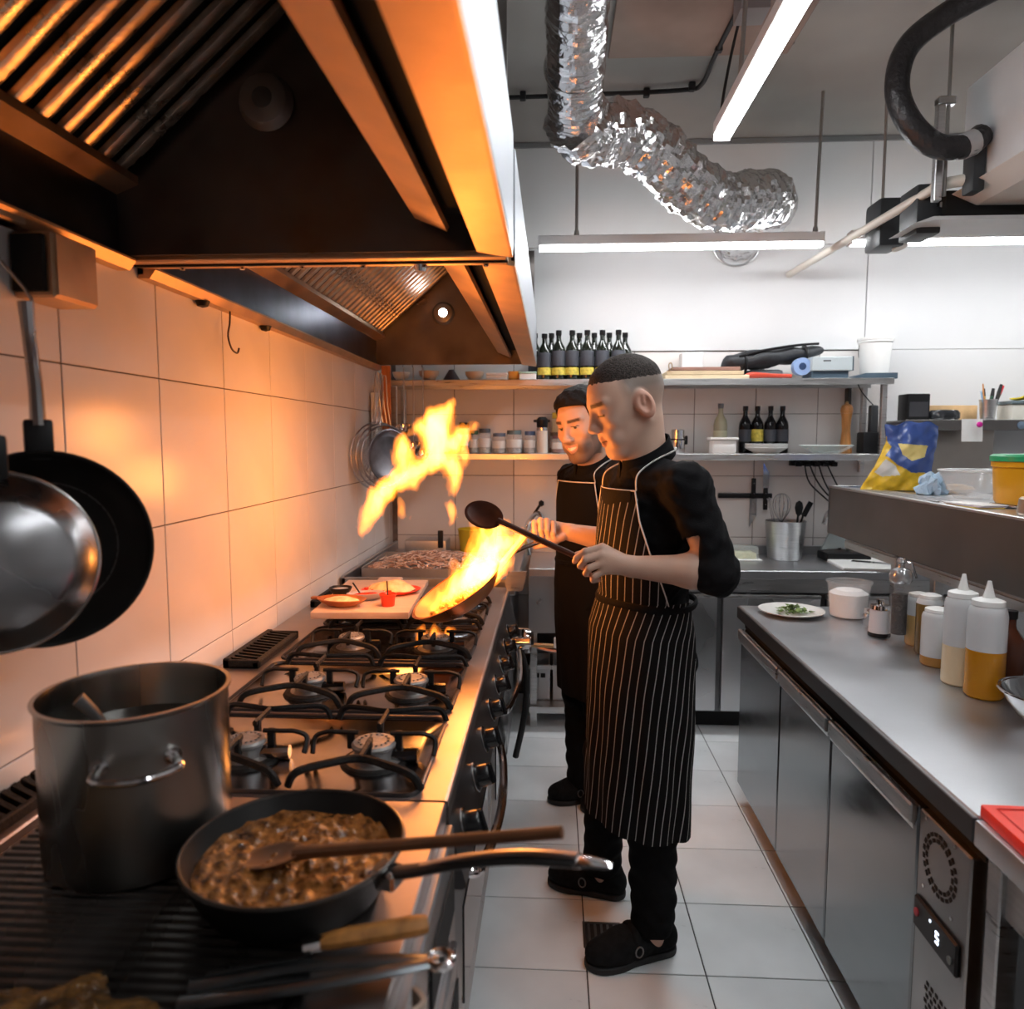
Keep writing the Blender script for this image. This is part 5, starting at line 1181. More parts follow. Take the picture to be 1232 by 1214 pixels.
solo('yellow_tub', G().lathe([(0, 0), (.10, 0), (.115, .14), (.12, .145), (.112, .15), (.10, .01), (0, .006)], 32, M=Matrix.Diagonal((1, .7, 1, 1))), mat('yellow_plastic', (.62, .47, .02), .35), 'yellow plastic tub behind the flames on the rear bench', 'tub', (-.43, 4.22, .886))
t = thing('steel_dish', 'shallow steel dish with a black handle at the rear of the bench', 'dish', (-.72, 4.20, .886))
ob('dish', G().box(-.12, .12, -.09, .09, 0, .09, .01), STEELV, t); ob('handle', G().box(.075, .105, -.11, -.09, .05, .15, .005), BLACKP, t)
solo('folded_knife', G().box(-.12, .12, -.02, .02, 0, .012, .004), mat('bone', (.7, .62, .45), .4), 'pale handled knife lying on the rear bench rim', 'knife', (-.70, 4.02, .886 + .0), (0, 0, rad(-8)))
# faucet behind
t = thing('lever_tap', 'slender steel tap with a black lever on the back counter', 'tap', (-.03, 4.25, CT))
ob('stem', G().tube(smoothpath([(-.10, 0, .0), (-.12, 0, .12), (-.10, 0, .20), (-.05, -.03, .25), (-.02, -.06, .22)], 5), .014, 10), CHROME, t)
ob('lever', G().tube([(-.10, 0, .20), (-.035, 0, .30)], .008, 8), BLACKP, t); ob('lever_knob', G().lathe([(0, -.02), (.016, -.01), (.016, .01), (0, .02)], 12), BLACKP, t, (-.03, 0, .305))
# ---- bottles
def bottle_parts(t, gm, R, H, neck, cap, lab=None, labm=None, lz=(.2, .55)):
    rn = R * .36
    ob('glass', G().lathe([(0, 0), (R * .92, 0), (R, .008), (R, H * .58), (R * .9, H * .66), (rn * 1.15, H * .78), (rn, H * .82), (rn, H * .96), (0, H * .96)], 24), gm, t)
    ob('cap', G().lathe([(rn * 1.12, H * .90), (rn * 1.2, H * .91), (rn * 1.2, H), (0, H)], 16), cap, t)
    if lab: ob('label', G().lathe([(R + .0006, H * lz[0]), (R + .0008, H * lz[0] + .001), (R + .0008, H * lz[1]), (R + .0006, H * lz[1] + .001)], 24), labm, t)
DKGL = mat('dark_olive_glass', (.010, .013, .008), .08, 0, coat=.3); DKGL2 = mat('black_glass', (.006, .006, .007), .10)
LBLK = mat('label_slate', (.055, .06, .075), .6); LGLD = mat('label_gold', (.60, .50, .08), .5, 0, namt=.3, nscale=60)
xs_f = [-.044, .036, .111, .195, .279, .368]
t0 = None
for k, x in enumerate(xs_f):
    t = thing('oil_bottle', 'dark oil bottle, %s in the front row of the top shelf' % ['smallest and first', 'second from the hood', 'third from the hood', 'fourth from the hood', 'fifth from the hood', 'last, above the cook\'s head,'][k], 'bottle', (x, 4.165, 1.8825), (0, 0, k * .3), group='oil bottles on the top shelf')
    bottle_parts(t, DKGL, .038, .275 - (.018 if k == 0 else 0), .01, BLACKP, True, LBLK, (.28, .58))
    ob('medal_band', G().lathe([(.0389, .028), (.0391, .030), (.0391, .066), (.0389, .068)], 24), LGLD, t)
for k, x in enumerate([-.10, -.005, .155, .24, .325, .415]):
    t = thing('oil_bottle', 'dark oil bottle, %s in the back row of the top shelf' % ['half hidden by the hood', 'second from the hood', 'third from the hood', 'fourth from the hood', 'fifth from the hood', 'rightmost with a yellow label'][k], 'bottle', (x, 4.275, 1.8825), group='oil bottles on the top shelf')
    bottle_parts(t, DKGL, .038, .275, .01, BLACKP, True, LGLD if k == 5 else LBLK, (.2, .5))
for k, x in enumerate((1.115, 1.184, 1.258, 1.326)):
    t = thing('wine_bottle', ['black bottle leftmost of four on the lower shelf', 'black bottle with a yellow label on the lower shelf', 'black bottle third of four behind the stacked plates', 'black bottle rightmost of four behind the stacked plates'][k], 'bottle', (x, 4.32, 1.4725), group='black bottles on the lower shelf')
    bottle_parts(t, DKGL2, .035, .27, .01, BLACKP, True, LGLD if k == 1 else LBLK, (.25, .5))
t = thing('clear_bottle', 'clear plastic oil bottle behind the white tub', 'bottle', (.972, 4.31, 1.4725), group=None)
bottle_parts(t, mat('pale_oil_plastic', (.62, .62, .46), .15, 0, trans=.5), .038, .285, .01, mat('cap_dark', (.12, .13, .15), .4), True, mat('pale_label', (.55, .56, .40), .5), (.2, .45))
# ---- top shelf odds and ends
TS = 1.8825; LS = 1.4725
t = thing('stacked_boards', 'stack of thin wooden boards with a wire bail on the top shelf', 'boards', (.83, 4.22, TS))
for k, (w0, w1, z0, z1) in enumerate(((-.21, .25, 0, .022), (-.20, .22, .023, .045), (-.17, .20, .046, .066))):
    ob('board', G().box(w0, w1, -.10, .10, z0, z1, .003), [mat('board_a', (.72, .58, .38), .6, namt=.1, nscale=8), mat('board_b', (.66, .52, .33), .6, namt=.1, nscale=8), mat('board_c', (.30, .16, .12), .5, namt=.2, nscale=8)][k], t)
ob('bail', G().tube(smoothpath([(-.185, -.102, .04), (-.19, -.106, .08), (-.175, -.106, .085), (-.17, -.102, .05)], 4), .003, 6), mat('brass', (.55, .38, .2), .3, 1), t)
solo('paper_carton', G().box(-.06, .06, -.05, .05, 0, .165, .004), mat('carton_white', (.80, .80, .80), .7), 'plain white carton on the top shelf behind the boards', 'box', (.80, 4.33, TS + .0))
t = thing('black_bag', 'rolled black zipped bag lying on the top shelf', 'bag', (1.24, 4.25, TS))
g = G().tube(smoothpath([(-.265, 0, .05), (-.24, 0, .095), (-.10, 0, .115), (.10, 0, .14), (.22, .0, .155), (.27, .0, .17)], 6), interp([.02, .055, .062, .055, .038, .012], 6), 16, flat=.85)
g.v = [(x + .006 * math.sin(40 * z + 30 * x), y, z + .007 * math.sin(35 * x + 50 * y)) for x, y, z in g.v]
ob('roll', g, mat('nylon_black', (.02, .022, .026), .55, 0, bump=.5, nscale=30), t, smooth=60)
ob('strap', G().tube(smoothpath([(-.2, -.05, .13), (-.05, -.055, .165), (.12, -.05, .19), (.24, -.03, .2)], 5), .007, 6), BLACKP, t)
for x in (-.16, .17): ob('buckle_band', G().tube([(x, .06 * math.cos(a), .112 + .1 * x + .062 * math.sin(a)) for a in [2 * PI * i / 20 for i in range(20)]], .008, 6, closed=True), BLACKP, t)
solo('grey_pouch', G().box(-.10, .10, -.07, .07, 0, .062, .025), mat('pouch_grey', (.13, .14, .15), .7), 'flat dark grey pouch under the rolled black bag', 'pouch', (1.20, 4.30, TS))
solo('red_tool', G().tube(smoothpath([(-.13, 0, .014), (-.09, 0, .022), (0, 0, .020), (.12, 0, .016)], 5), interp([.013, .018, .012, .011], 5), 10), mat('red_paint', (.55, .06, .03), .35), 'red handled tool lying on the top shelf', 'tool', (1.195, 4.15, TS))
t = thing('tape_roll', 'blue and white tape roll on the top shelf beside boxes', 'tape', (1.37, 4.165, TS + .018))
ob('roll', G().lathe([(.018, 0), (.048, 0), (.048, .05), (.018, .05), (.018, 0)], 28, M=Matrix.Rotation(PI / 2, 4, 'X')), mat('tape_blue', (.30, .42, .68), .35), t, (0, .025, .05))
ob('core', G().lathe([(.0, .002), (.02, .002), (.02, .053), (0, .053)], 20, M=Matrix.Rotation(PI / 2, 4, 'X')), mat('core_navy', (.03, .06, .14), .4), t, (0, .027, .05))
t = thing('grey_box', 'pale blue-grey flat box stacked above a dark one, top shelf', 'box', (1.51, 4.20, TS + .0415))
ob('box', G().box(-.10, .12, -.09, .09, 0, .075, .003), mat('box_bluegrey', (.50, .56, .58), .5), t); ob('label', G().box(-.04, .0, -.0915, -.09, .05, .056), BLACKP, t, smooth=0); ob('edge', G().box(.115, .122, -.092, .092, 0, .077, .001), mat('box_navy', (.05, .08, .11), .5), t)
solo('dark_box', G().box(-.075, .12, -.08, .08, 0, .041, .003), mat('box_navy', (.05, .08, .11), .5), 'dark navy box under the pale box on the top shelf', 'box', (1.49, 4.20, TS))
t = thing('white_bucket', 'white plastic bucket with a rim at the end of the top shelf', 'bucket', (1.80, 4.25, TS + .033))
ob('bucket', G().lathe([(0, 0), (.072, 0), (.086, .17), (.091, .172), (.091, .185), (.085, .186), (.08, .17), (.068, .006), (0, .006)], 36), WHITEP, t)
ob('lid', G().lathe([(.0, .186), (.094, .184), (.095, .196), (.088, .2), (0, .197)], 36), WHITEP, t)
ob('bail', G().tube(smoothpath([(-.088, 0, .16), (-.098, -.02, .12), (-.10, -.03, .09)], 4), .002, 6), BLACKP, t)
solo('blue_case', G().prism([(-.13, 0), (.11, 0), (.11, .032), (-.06, .030), (-.13, .008)], lambda a, b, d: (a, d, b), -.08, .08), mat('box_navy', (.05, .08, .11), .5), 'low dark blue case under the white bucket', 'case', (1.77, 4.22, TS), smooth=0)
odds = [('white_bowl', 'white bowl on the top shelf nearest the corner, under the hood', -.86, .05, .05, (.75, .74, .72)), ('beige_bowl', 'beige bowl next to the white one on the top shelf', -.70, .06, .055, (.55, .42, .32)), ('cream_dish', 'cream dish on the top shelf left of the napkins', -.44, .055, .05, (.62, .50, .38))]
for (nm, lab, x, r_, h_, c_) in odds: solo(nm, G().lathe([(0, 0), (r_ * .5, 0), (r_ * .9, h_ * .6), (r_, h_), (r_ * .94, h_), (r_ * .8, h_ * .55), (0, h_ * .2)], 28), mat(nm + '_glaze', c_, .3), lab, 'bowl', (x, 4.18, TS))
solo('dark_funnel', G().lathe([(.055, 0), (.05, .004), (.015, .06), (.012, .062), (.012, .0), (.05, .0)], 24), mat('funnel_dark', (.06, .05, .06), .4), 'small dark funnel standing upside down on the top shelf', 'funnel', (-.57, 4.17, TS))
solo('napkin_stack', G().box(-.06, .06, -.05, .05, 0, .012, .003).box(-.06, .06, -.05, .05, .013, .025, .003).box(-.058, .06, -.05, .05, .026, .04, .003), mat('napkin_white', (.82, .80, .76), .8), 'stack of white folded napkins on the top shelf', 'napkins', (-.31, 4.17, TS))
solo('orange_pot', G().lathe([(0, 0), (.028, 0), (.035, .05), (.032, .05), (.026, .006), (0, .004)], 20), mat('orange_glaze', (.70, .30, .04), .35), 'small orange pot between napkins and the green-lidded box', 'pot', (-.215, 4.17, TS))
t = thing('lidded_box', 'white food box with a pale green lid by the first bottle', 'box', (-.14, 4.17, TS))
ob('box', G().box(-.045, .05, -.05, .05, 0, .035, .004), WHITEP, t); ob('lid', G().box(-.048, .053, -.053, .053, .035, .045, .003), mat('mint_lid', (.45, .65, .55), .4), t)
# ---- lower shelf jars
GLASSJ = mat('jar_glass', (.80, .82, .82), .06, 0, alpha=.22)
jars = [(-.50, .032, .175, (.20, .08, .05), BLACKP, 'spice jar with a red-brown content beside the flame, lower shelf'), (-.445, .028, .13, (.30, .33, .30), mat('lid_green', (.05, .14, .09), .4), 'small jar with a green lid on the lower shelf'), (-.383, .036, .14, (.42, .42, .36), mat('lid_dark', (.06, .07, .08), .4), 'jar with a pale label and dark lid, third from the flame'),
        (-.30, .040, .115, (.28, .28, .28), mat('lid_blue', (.12, .15, .22), .4), 'wide grey jar with a blue lid on the lower shelf'), (-.215, .045, .13, (.32, .33, .33), mat('lid_teal', (.12, .17, .18), .4), 'wide glass jar with a white label, middle of the row'), (-.125, .034, .125, (.35, .36, .35), mat('lid_navy', (.06, .10, .20), .4), 'jar with a navy lid beside the pump bottle'),
        (.04, .042, .10, (.22, .10, .09), mat('lid_plum', (.16, .08, .09), .4), 'squat plum-coloured jar half hidden by the smiling cook'), (.02, .035, .12, (.3, .25, .18), mat('lid_brown', (.12, .08, .05), .4), 'tall brown jar behind the plum-coloured one')]
for k, (x, r_, h_, c_, lm, lab) in enumerate(jars):
    t = thing('storage_jar', lab, 'jar', (x, 4.18 + (.1 if k == 7 else 0), LS), group='jars on the lower shelf')
    ob('jar', G().lathe([(0, 0), (r_ * .95, 0), (r_, .006), (r_, h_ * .78), (r_ * .8, h_ * .86), (0, h_ * .86)], 24), GLASSJ, t)
    ob('contents', G().lathe([(0, .004), (r_ * .9, .004), (r_ * .92, h_ * .55), (0, h_ * .55)], 20), mat('contents_%d' % k, c_, .7, namt=.3, nscale=60), t)
    ob('lid', G().lathe([(r_ * .86, h_ * .82), (r_ * .9, h_ * .83), (r_ * .9, h_), (0, h_)], 20), lm, t)
    ob('label', G().lathe([(r_ + .0005, h_ * .25), (r_ + .0007, h_ * .26), (r_ + .0007, h_ * .6), (r_ + .0005, h_ * .61)], 24), mat('label_white', (.62, .62, .60), .6), t)
t = thing('salt_grinder', 'white-bodied grinder with a black and steel top, lower shelf', 'grinder', (-.055, 4.16, LS))
ob('body', G().lathe([(0, 0), (.030, 0), (.032, .01), (.030, .13), (0, .13)], 24), mat('grinder_pale', (.62, .58, .52), .3), t); ob('top', G().lathe([(.026, .13), (.03, .135), (.034, .19), (.02, .205), (0, .205)], 20), BLACKP, t); ob('band', G().lathe([(.031, .128), (.033, .13), (.033, .145), (.031, .147)], 20), CHROME, t); ob('crank', G().box(-.05, .045, -.01, .01, .175, .19, .004), BLACKP, t)
t = thing('yellow_pack', 'yellow topped packet standing behind the smiling cook', 'packet', (.05, 4.31, LS)); ob('pack', G().box(-.05, .05, -.03, .03, 0, .20, .006), mat('pack_tan', (.55, .42, .25), .6), t); ob('top_fold', G().box(-.05, .05, -.032, .032, .20, .235, .006), mat('pack_yellow', (.65, .48, .05), .5), t)
t = thing('shaker', 'polished steel cocktail shaker on the lower shelf', 'shaker', (.71, 4.20, LS))
ob('cup', G().lathe([(0, 0), (.040, 0), (.042, .005), (.043, .075), (0, .075)], 28), CHROME, t); ob('cap', G().lathe([(.036, .078), (.038, .08), (.038, .13), (.034, .135), (0, .135)], 28), CHROME, t); ob('clasp', G().box(.04, .056, -.01, .01, .05, .10, .004), BLACKP, t); ob('seal', G().lathe([(.043, .074), (.045, .076), (.045, .08), (.043, .082)], 28), BLACKP, t)
t = thing('white_tub', 'white lidded food tub in front of the clear bottle', 'tub', (.952, 4.16, LS))
ob('tub', G().box(-.066, .066, -.05, .05, 0, .075, .012), WHITEP, t); ob('lid', G().box(-.076, .076, -.058, .058, .075, .090, .005), WHITEP, t)
for k in range(3):
    solo('plate', G().lathe([(0, 0), (.06, 0), (.07, .004), (.118 + .0, .034 - .004 * k), (.117, .037 - .004 * k), (.07, .008), (0, .005)], 40), mat('plate_white', (.78, .78, .75), .25), ['white plate at the bottom of the stack of three', 'white plate in the middle of the stack of three', 'white plate on top of the stack before the bottles'][k], 'plate', (1.205, 4.20, LS + .013 * k), group='stacked white plates')
t = thing('glass_bowl', 'wide clear glass bowl beside the wooden pepper mill', 'bowl', (1.535, 4.20, LS)); ob('bowl', G().lathe([(0, 0), (.07, 0), (.125, .030), (.142, .045), (.139, .047), (.12, .034), (.068, .005), (0, .005)], 40), mat('bowl_glass', (.72, .80, .78), .05, 0, alpha=.35), t); ob('rim', G().tube([(.141 * math.cos(a), .141 * math.sin(a), .046) for a in [2 * PI * i / 44 for i in range(44)]], .003, 6, closed=True), mat('bowl_rim', (.70, .76, .74), .15), t)
t = thing('pepper_mill', 'tall turned wooden pepper mill at the right of the lower shelf', 'mill', (1.655, 4.24, LS))
MILL = mat('mill_wood', (.50, .22, .07), .35, 0, namt=.3, nscale=14, stretch=(3, 3, .6))
ob('base', G().lathe([(0, 0), (.034, 0), (.035, .01), (.030, .05), (.022, .13), (.026, .20), (.031, .225), (0, .225)], 28), MILL, t); ob('head', G().lathe([(.030, .226), (.033, .235), (.033, .25), (.027, .268), (.012, .278), (0, .28)], 28), MILL, t); ob('knob', G().lathe([(0, .278), (.008, .28), (.009, .288), (0, .294)], 14), mat('brass', (.55, .38, .2), .3, 1), t)
t = thing('cordless_phone', 'black cordless phone upright at the right end of the shelf', 'phone', (1.77, 4.22, LS)); ob('dock', G().box(-.045, .05, -.05, .05, 0, .12, .012), BLACKP, t); ob('handset', G().box(.0, .045, -.02, .02, .10, .27, .012), mat('phone_dark', (.05, .055, .06), .4), t); ob('antenna', G().tube(smoothpath([(.02, 0, .27), (-.02, .05, .34), (-.035, .08, .39)], 4), .003, 6), BLACKP, t)
t = thing('socket_strip', 'black socket strip with dangling cables under the lower shelf', 'socket strip', (1.52, 4.36, 1.41))
ob('strip', G().box(-.13, .12, -.02, .03, -.012, .025, .006), BLACKP, t)
for k in range(5): ob('plug', G().box(-.11 + .05 * k, -.075 + .05 * k, -.05, -.02, -.015, .012, .006), BLACKP, t)
for k, (x, zz, e) in enumerate(((.0, -.16, .06), (.05, -.19, .11), (.1, -.15, .15), (-.03, -.22, .09))): ob('cable', G().tube(smoothpath([(x - .03, -.045, -.01), (x, -.05, zz * .5), (e, -.04, zz), (e + .09, -.03, zz - .08)], 5), .0045, 6), BLACKP, t)
# ---- on the back counter
t = thing('plastic_container', 'clear shallow container with pale contents on the back counter', 'container', (1.055, 4.19, CT))
ob('box', G().box(-.105, .105, -.07, .07, .004, .075, .01), mat('cloudy_plastic', (.75, .80, .76), .2, 0, alpha=.3), t); ob('contents', G().box(-.095, .095, -.06, .06, .006, .04, .008), mat('pale_food', (.68, .66, .42), .6, namt=.2, nscale=30), t); ob('flange', G().box(-.12, .12, -.085, .085, 0, .008, .003), WHITEP, t)
solo('white_sheet', G().box(-.07, .07, -.06, .06, 0, .006, .002), WHITEP, 'white plastic sheet at the counter edge beside the elbow', 'sheet', (.92, 3.93, CT), (0, 0, .3))
t = thing('utensil_bucket', 'brushed steel bucket full of kitchen utensils on the back counter', 'bucket', (1.325, 4.20, CT))
ob('bucket', G().lathe([(0, 0), (.088, 0), (.092, .005), (.110, .215), (.112, .218), (.107, .219), (.088, .01), (0, .008)], 40), STEEL, t)
UT = [('whisk', 'wire whisk standing in the steel bucket', .0, .0), ('serving_spoon', 'dark serving spoon standing in the bucket', .055, 0), ('spatula', 'broad dark spatula leaning right in the bucket', .075, .02), ('tong_pair', 'steel tongs leaning left in the bucket', -.07, .01)]
t = thing('whisk', 'wire whisk standing upright in the steel bucket', 'whisk', (1.30, 4.20, CT + .012)); 
for k in range(6):
    a = PI * k / 6; ob('wire', G().tube(smoothpath([(.006 * math.cos(a), .006 * math.sin(a), .20), (.045 * math.cos(a), .045 * math.sin(a), .27), (.04 * math.cos(a), .04 * math.sin(a), .335), (0, 0, .36), (-.04 * math.cos(a), -.04 * math.sin(a), .335), (-.045 * math.cos(a), -.045 * math.sin(a), .27), (-.006 * math.cos(a), -.006 * math.sin(a), .20)], 4), .002, 6), CHROME, t)
ob('grip', G().cyl((0, 0, .0), (0, 0, .20), .010, n=10), CHROME, t)
t = thing('serving_spoon', 'black serving spoon standing in the steel bucket', 'spoon', (1.37, 4.19, CT + .012)); ob('shaft', G().cyl((0, 0, 0), (.02, 0, .24), .006, n=8), BLACKP, t); ob('bowl', G().lathe([(0, -.05), (.016, -.035), (.024, 0), (.018, .03), (0, .042)], 16, M=Matrix.Diagonal((1, .35, 1, 1))), BLACKP, t, (.024, 0, .28))
t = thing('black_spatula', 'thin black spatula leaning right in the steel bucket', 'spatula', (1.375, 4.22, CT + .012)); ob('shaft', G().cyl((-.02, 0, 0), (.055, 0, .24), .006, n=8), BLACKP, t); ob('blade', G().box(-.015, .015, -.003, .003, 0, .09, .002).xf(Matrix.Translation((.055, 0, .23)) @ Matrix.Rotation(.45, 4, 'Y')), BLACKP, t)
t = thing('serving_tongs', 'steel tongs leaning left in the utensil bucket', 'tongs', (1.27, 4.19, CT + .012)); 
for s in (-1, 1): ob('arm', G().tube([(.03, s * .004, 0), (-.02, s * .02, .22), (-.045, s * .012, .33)], .007, 8, flat=.4), CHROME, t)
ob('hinge', G().cyl((-.045, -.016, .33), (-.045, .016, .33), .008, n=10), CHROME, t)
t = thing('sink_tap', 'curved chrome tap near the overshelf on the back counter', 'tap', (1.60, 4.28, CT)); ob('spout', G().tube(smoothpath([(.06, 0, 0), (.06, 0, .20), (.03, -.02, .27), (-.03, -.05, .26), (-.06, -.07, .20)], 6), .013, 10), CHROME, t); ob('base', G().cyl((.06, 0, 0), (.06, 0, .03), .026, n=14), CHROME, t); ob('lever', G().tube([(.06, 0, .12), (.0, -.05, .14)], .007, 8), CHROME, t)
t = thing('food_slicer', 'grey food slicer with a sloped guard on the back counter', 'slicer', (1.62, 4.16, CT)); ob('base', G().box(-.10, .14, -.08, .09, 0, .05, .015), BLACKP, t); ob('guard', G().prism([(-.11, .06), (.06, .08), (.10, .20), (-.03, .24)], lambda a, b, d: (a, d, b), -.01, .006), mat('guard_grey', (.35, .39, .39), .3, .8), t); ob('motor', G().lathe([(0, 0), (.05, 0), (.055, .06), (.03, .09), (0, .09)], 20), mat('guard_grey', (.35, .39, .39), .3, .8), t, (.09, .02, .05))
solo('white_chopping_board', G().box(-.20, .20, -.24, .24, 0, .018, .004), WHITEP, 'white plastic chopping board lying on the back counter', 'board', (1.60, 4.05 - .0, CT) if False else (1.72, 3.83 + .21, CT), (0, 0, rad(-4)))
t = thing('cleaver', 'black handled cleaver lying on the white chopping board', 'knife', (1.80, 3.92, CT + .019), (0, 0, rad(150))); ob('blade', G().box(0, .2, -.03, .03, 0, .003), CHROME, t, smooth=0); ob('handle', G().box(-.12, 0, -.014, .014, 0, .02, .006), BLACKP, t)
# ---- right shelf
SS = 1.6555
t = thing('black_radio', 'black box-shaped radio on the side shelf next to the uprights', 'radio', (2.0, 4.20, SS)); ob('case', G().box(-.06, .06, -.06, .06, 0, .145, .008), BLACKP, t); ob('grille', G().box(-.05, .05, -.0615, -.06, .02, .10), mat('grille_dark', (.03, .03, .035), .6), t, smooth=0)
solo('black_tin', G().lathe([(0, 0), (.07, 0), (.082, .012), (.082, .04), (.07, .055), (0, .06)], 32, M=Matrix.Diagonal((1, .7, 1, 1))), mat('tin_black', (.02, .022, .025), .2), 'oval glossy black tin on the side shelf', 'tin', (2.145, 4.16, SS))
solo('wood_block', G().box(-.15, .13, -.045, .045, 0, .085, .006), WOODL, 'light wooden block lying on the side shelf behind the tin', 'block', (2.23, 4.27, SS))
t = thing('pen_cup', 'steel cup holding pens and markers on the side shelf', 'cup', (2.37, 4.15, SS)); ob('cup', G().lathe([(0, 0), (.034, 0), (.044, .11), (.046, .112), (.042, .112), (.032, .006), (0, .005)], 28), STEEL, t)
pens = [('pencil', 'orange pencil standing in the pen cup', -.025, -.02, .19, .004, (.70, .30, .10)), ('marker', 'yellow and black marker in the pen cup', -.012, -.012, .165, .008, (.60, .42, .08)), ('marker', 'black marker leaning right in the pen cup', .02, .045, .185, .009, (.02, .02, .02)), ('marker', 'green and black marker in the middle of the pen cup', .008, .02, .165, .009, (.03, .10, .06)), ('marker', 'red capped marker at the right of the pen cup', .026, .07, .18, .009, (.60, .03, .04)), ('pen', 'thin blue pen at the left of the pen cup', -.03, -.035, .15, .004, (.35, .55, .75))]
for k, (nm, lab, x, lean, L, r_, c_) in enumerate(pens):
    t = thing(nm, lab, nm, (2.37 + x * .5, 4.15 + .018 * math.sin(k * 2.1), SS + .007), group='pens in the steel cup')
    ob('barrel', G().cyl((0, 0, 0), (lean * .75, 0, L * .75), r_, n=10), mat('pen_%d' % k, c_ if k != 4 else (.03, .03, .03), .4), t); ob('cap', G().cyl((lean * .75, 0, L * .75), (lean, 0, L), r_ * 1.1, r_ * .8, 10), mat('pencap_%d' % k, c_ if k in (0, 4, 5) else (.015, .015, .015), .4), t)
t = thing('food_container', 'white food container with a grey lid at the far right', 'container', (2.56, 4.18, SS)); ob('box', G().box(-.085, .12, -.07, .07, 0, .085, .01), mat('container_cream', (.70, .68, .60), .4), t); ob('lid', G().box(-.09, .125, -.075, .075, .085, .105, .005), mat('lid_greyblue', (.14, .18, .19), .4), t)
solo('yellow_cloth', G().sheet([[(-.06 + .02 * i, -.05 + .02 * j, .012 + .012 * math.sin(i * 1.3) * math.cos(j)) for j in range(6)] for i in range(8)], .006), mat('cloth_yellow', (.80, .62, .03), .8), 'folded yellow cloth on the lid of the white container', 'cloth', (2.59, 4.18, SS + .108))
t = thing('paper_note', 'white paper note held on the side shelf edge by a pink magnet', 'note', (2.245, 4.066, 1.585)); ob('paper', G().sheet([[(-.055 + .011 * i + .004 * j * .2, -.004 * math.sin(i * .6), .075 - .02 * j) for i in range(11)] for j in range(7)], .0012), mat('paper', (.80, .80, .78), .8), t); ob('magnet', G().lathe([(0, 0), (.015, 0), (.015, .006), (.010, .009), (0, .009)], 16, M=Matrix.Rotation(PI / 2, 4, 'X')), mat('magenta', (.62, .02, .30), .35), t, (.035, -.006, .045))
solo('blue_magnet', G().lathe([(0, 0), (.02, 0), (.02, .005), (0, .008)], 16, M=Matrix.Rotation(PI / 2, 4, 'X')), mat('dusty_blue', (.16, .22, .30), .5), 'round dusty blue magnet on the side shelf edge', 'magnet', (2.50, 4.068, 1.627))
# ---- on the overshelf
OS = 1.3185
BAGB = mat('bag_blue', (.05, .10, .33), .25, 0, bump=.3, nscale=24); BAGY = mat('bag_yellow', (.72, .48, .03), .28, 0, bump=.3, nscale=24, namt=.2); 
t = thing('snack_bag', 'blue and yellow foil snack bag slumped open on the overshelf', 'bag', (1.575, 3.40, OS), (0, 0, rad(-8)))
NB, MB_ = 84, 96
def bag_surf(s):
    P = []
    for i in range(NB):
        k = i / (NB - 1); w0 = -.165 + .095 * min(1, k * 1.35); w1 = .120 + .035 * k * k
        th = .07 * math.sin(min(1, k * 1.05) * PI * .5 + .45) * (1 - k ** 3 * .9) + .006
        row = []
        for j in range(MB_):
            u = j / (MB_ - 1); x = w0 + (w1 - w0) * u; z = .004 + .30 * k
            cr = .010 * math.sin(23 * x + 31 * z * s + 1.5) * math.sin(19 * z - 27 * x) + .005 * math.sin(75 * x + 40 * z) * math.sin(58 * z - 33 * x) + .0035 * abs(math.sin(47 * x - 61 * z))
            row.append((x + .014 * math.sin(11 * z) * k, s * th * math.sin(PI * u) ** .6 + cr, z + (.010 * math.sin(16 * x) + .006 * math.sin(70 * x)) * k - .035 * max(0, u - .6) * k))
        P.append(row)
    return P
def inpoly(x, z, poly):
    c = False; n = len(poly)
    for i in range(n):
        x1, z1 = poly[i]; x2, z2 = poly[(i + 1) % n]
        if (z1 > z) != (z2 > z) and x < (x2 - x1) * (z - z1) / (z2 - z1) + x1: c = not c
    return c
BLUEP = [(-.09, .40), (.20, .40), (.20, .10), (.10, .085), (.03, .085), (-.03, .12), (-.075, .16), (-.05, .20), (-.06, .215)]
CREAM = [(-.028, .215), (.095, .205), (.075, .155), (.025, .138), (-.012, .165)]
PALE = [(-.075, .145), (-.035, .115), (-.02, .075), (-.085, .065), (-.115, .085)]
def bagpart(name, sel, m, s=-1):
    g = G().sheet(bag_surf(s), .0016)
    def q(fi): c = [g.v[i] for i in fi]; return sum(p[0] for p in c) / len(c), sum(p[2] for p in c) / len(c)
    g.f = [f for f in g.f if sel(*q(f))]; used = sorted({i for f in g.f for i in f}); mp = {i: k for k, i in enumerate(used)}
    g.v = [g.v[i] for i in used]; g.f = [tuple(mp[i] for i in f) for f in g.f]
    return ob(name, g, m, t, smooth=50)
kind_ = lambda x, z: 'c' if inpoly(x, z, CREAM) else 'b' if inpoly(x, z, BLUEP) else 'p' if inpoly(x, z, PALE) else 'y'
bagpart('front_blue', lambda x, z: kind_(x, z) == 'b', BAGB); bagpart('front_yellow', lambda x, z: kind_(x, z) == 'y', BAGY); bagpart('picture_panel', lambda x, z: kind_(x, z) == 'c', mat('bag_cream', (.72, .60, .22), .3)); bagpart('pale_patch', lambda x, z: kind_(x, z) == 'p', mat('bag_pale', (.66, .68, .66), .25)); bagpart('back', lambda x, z: True, BAGB, 1)
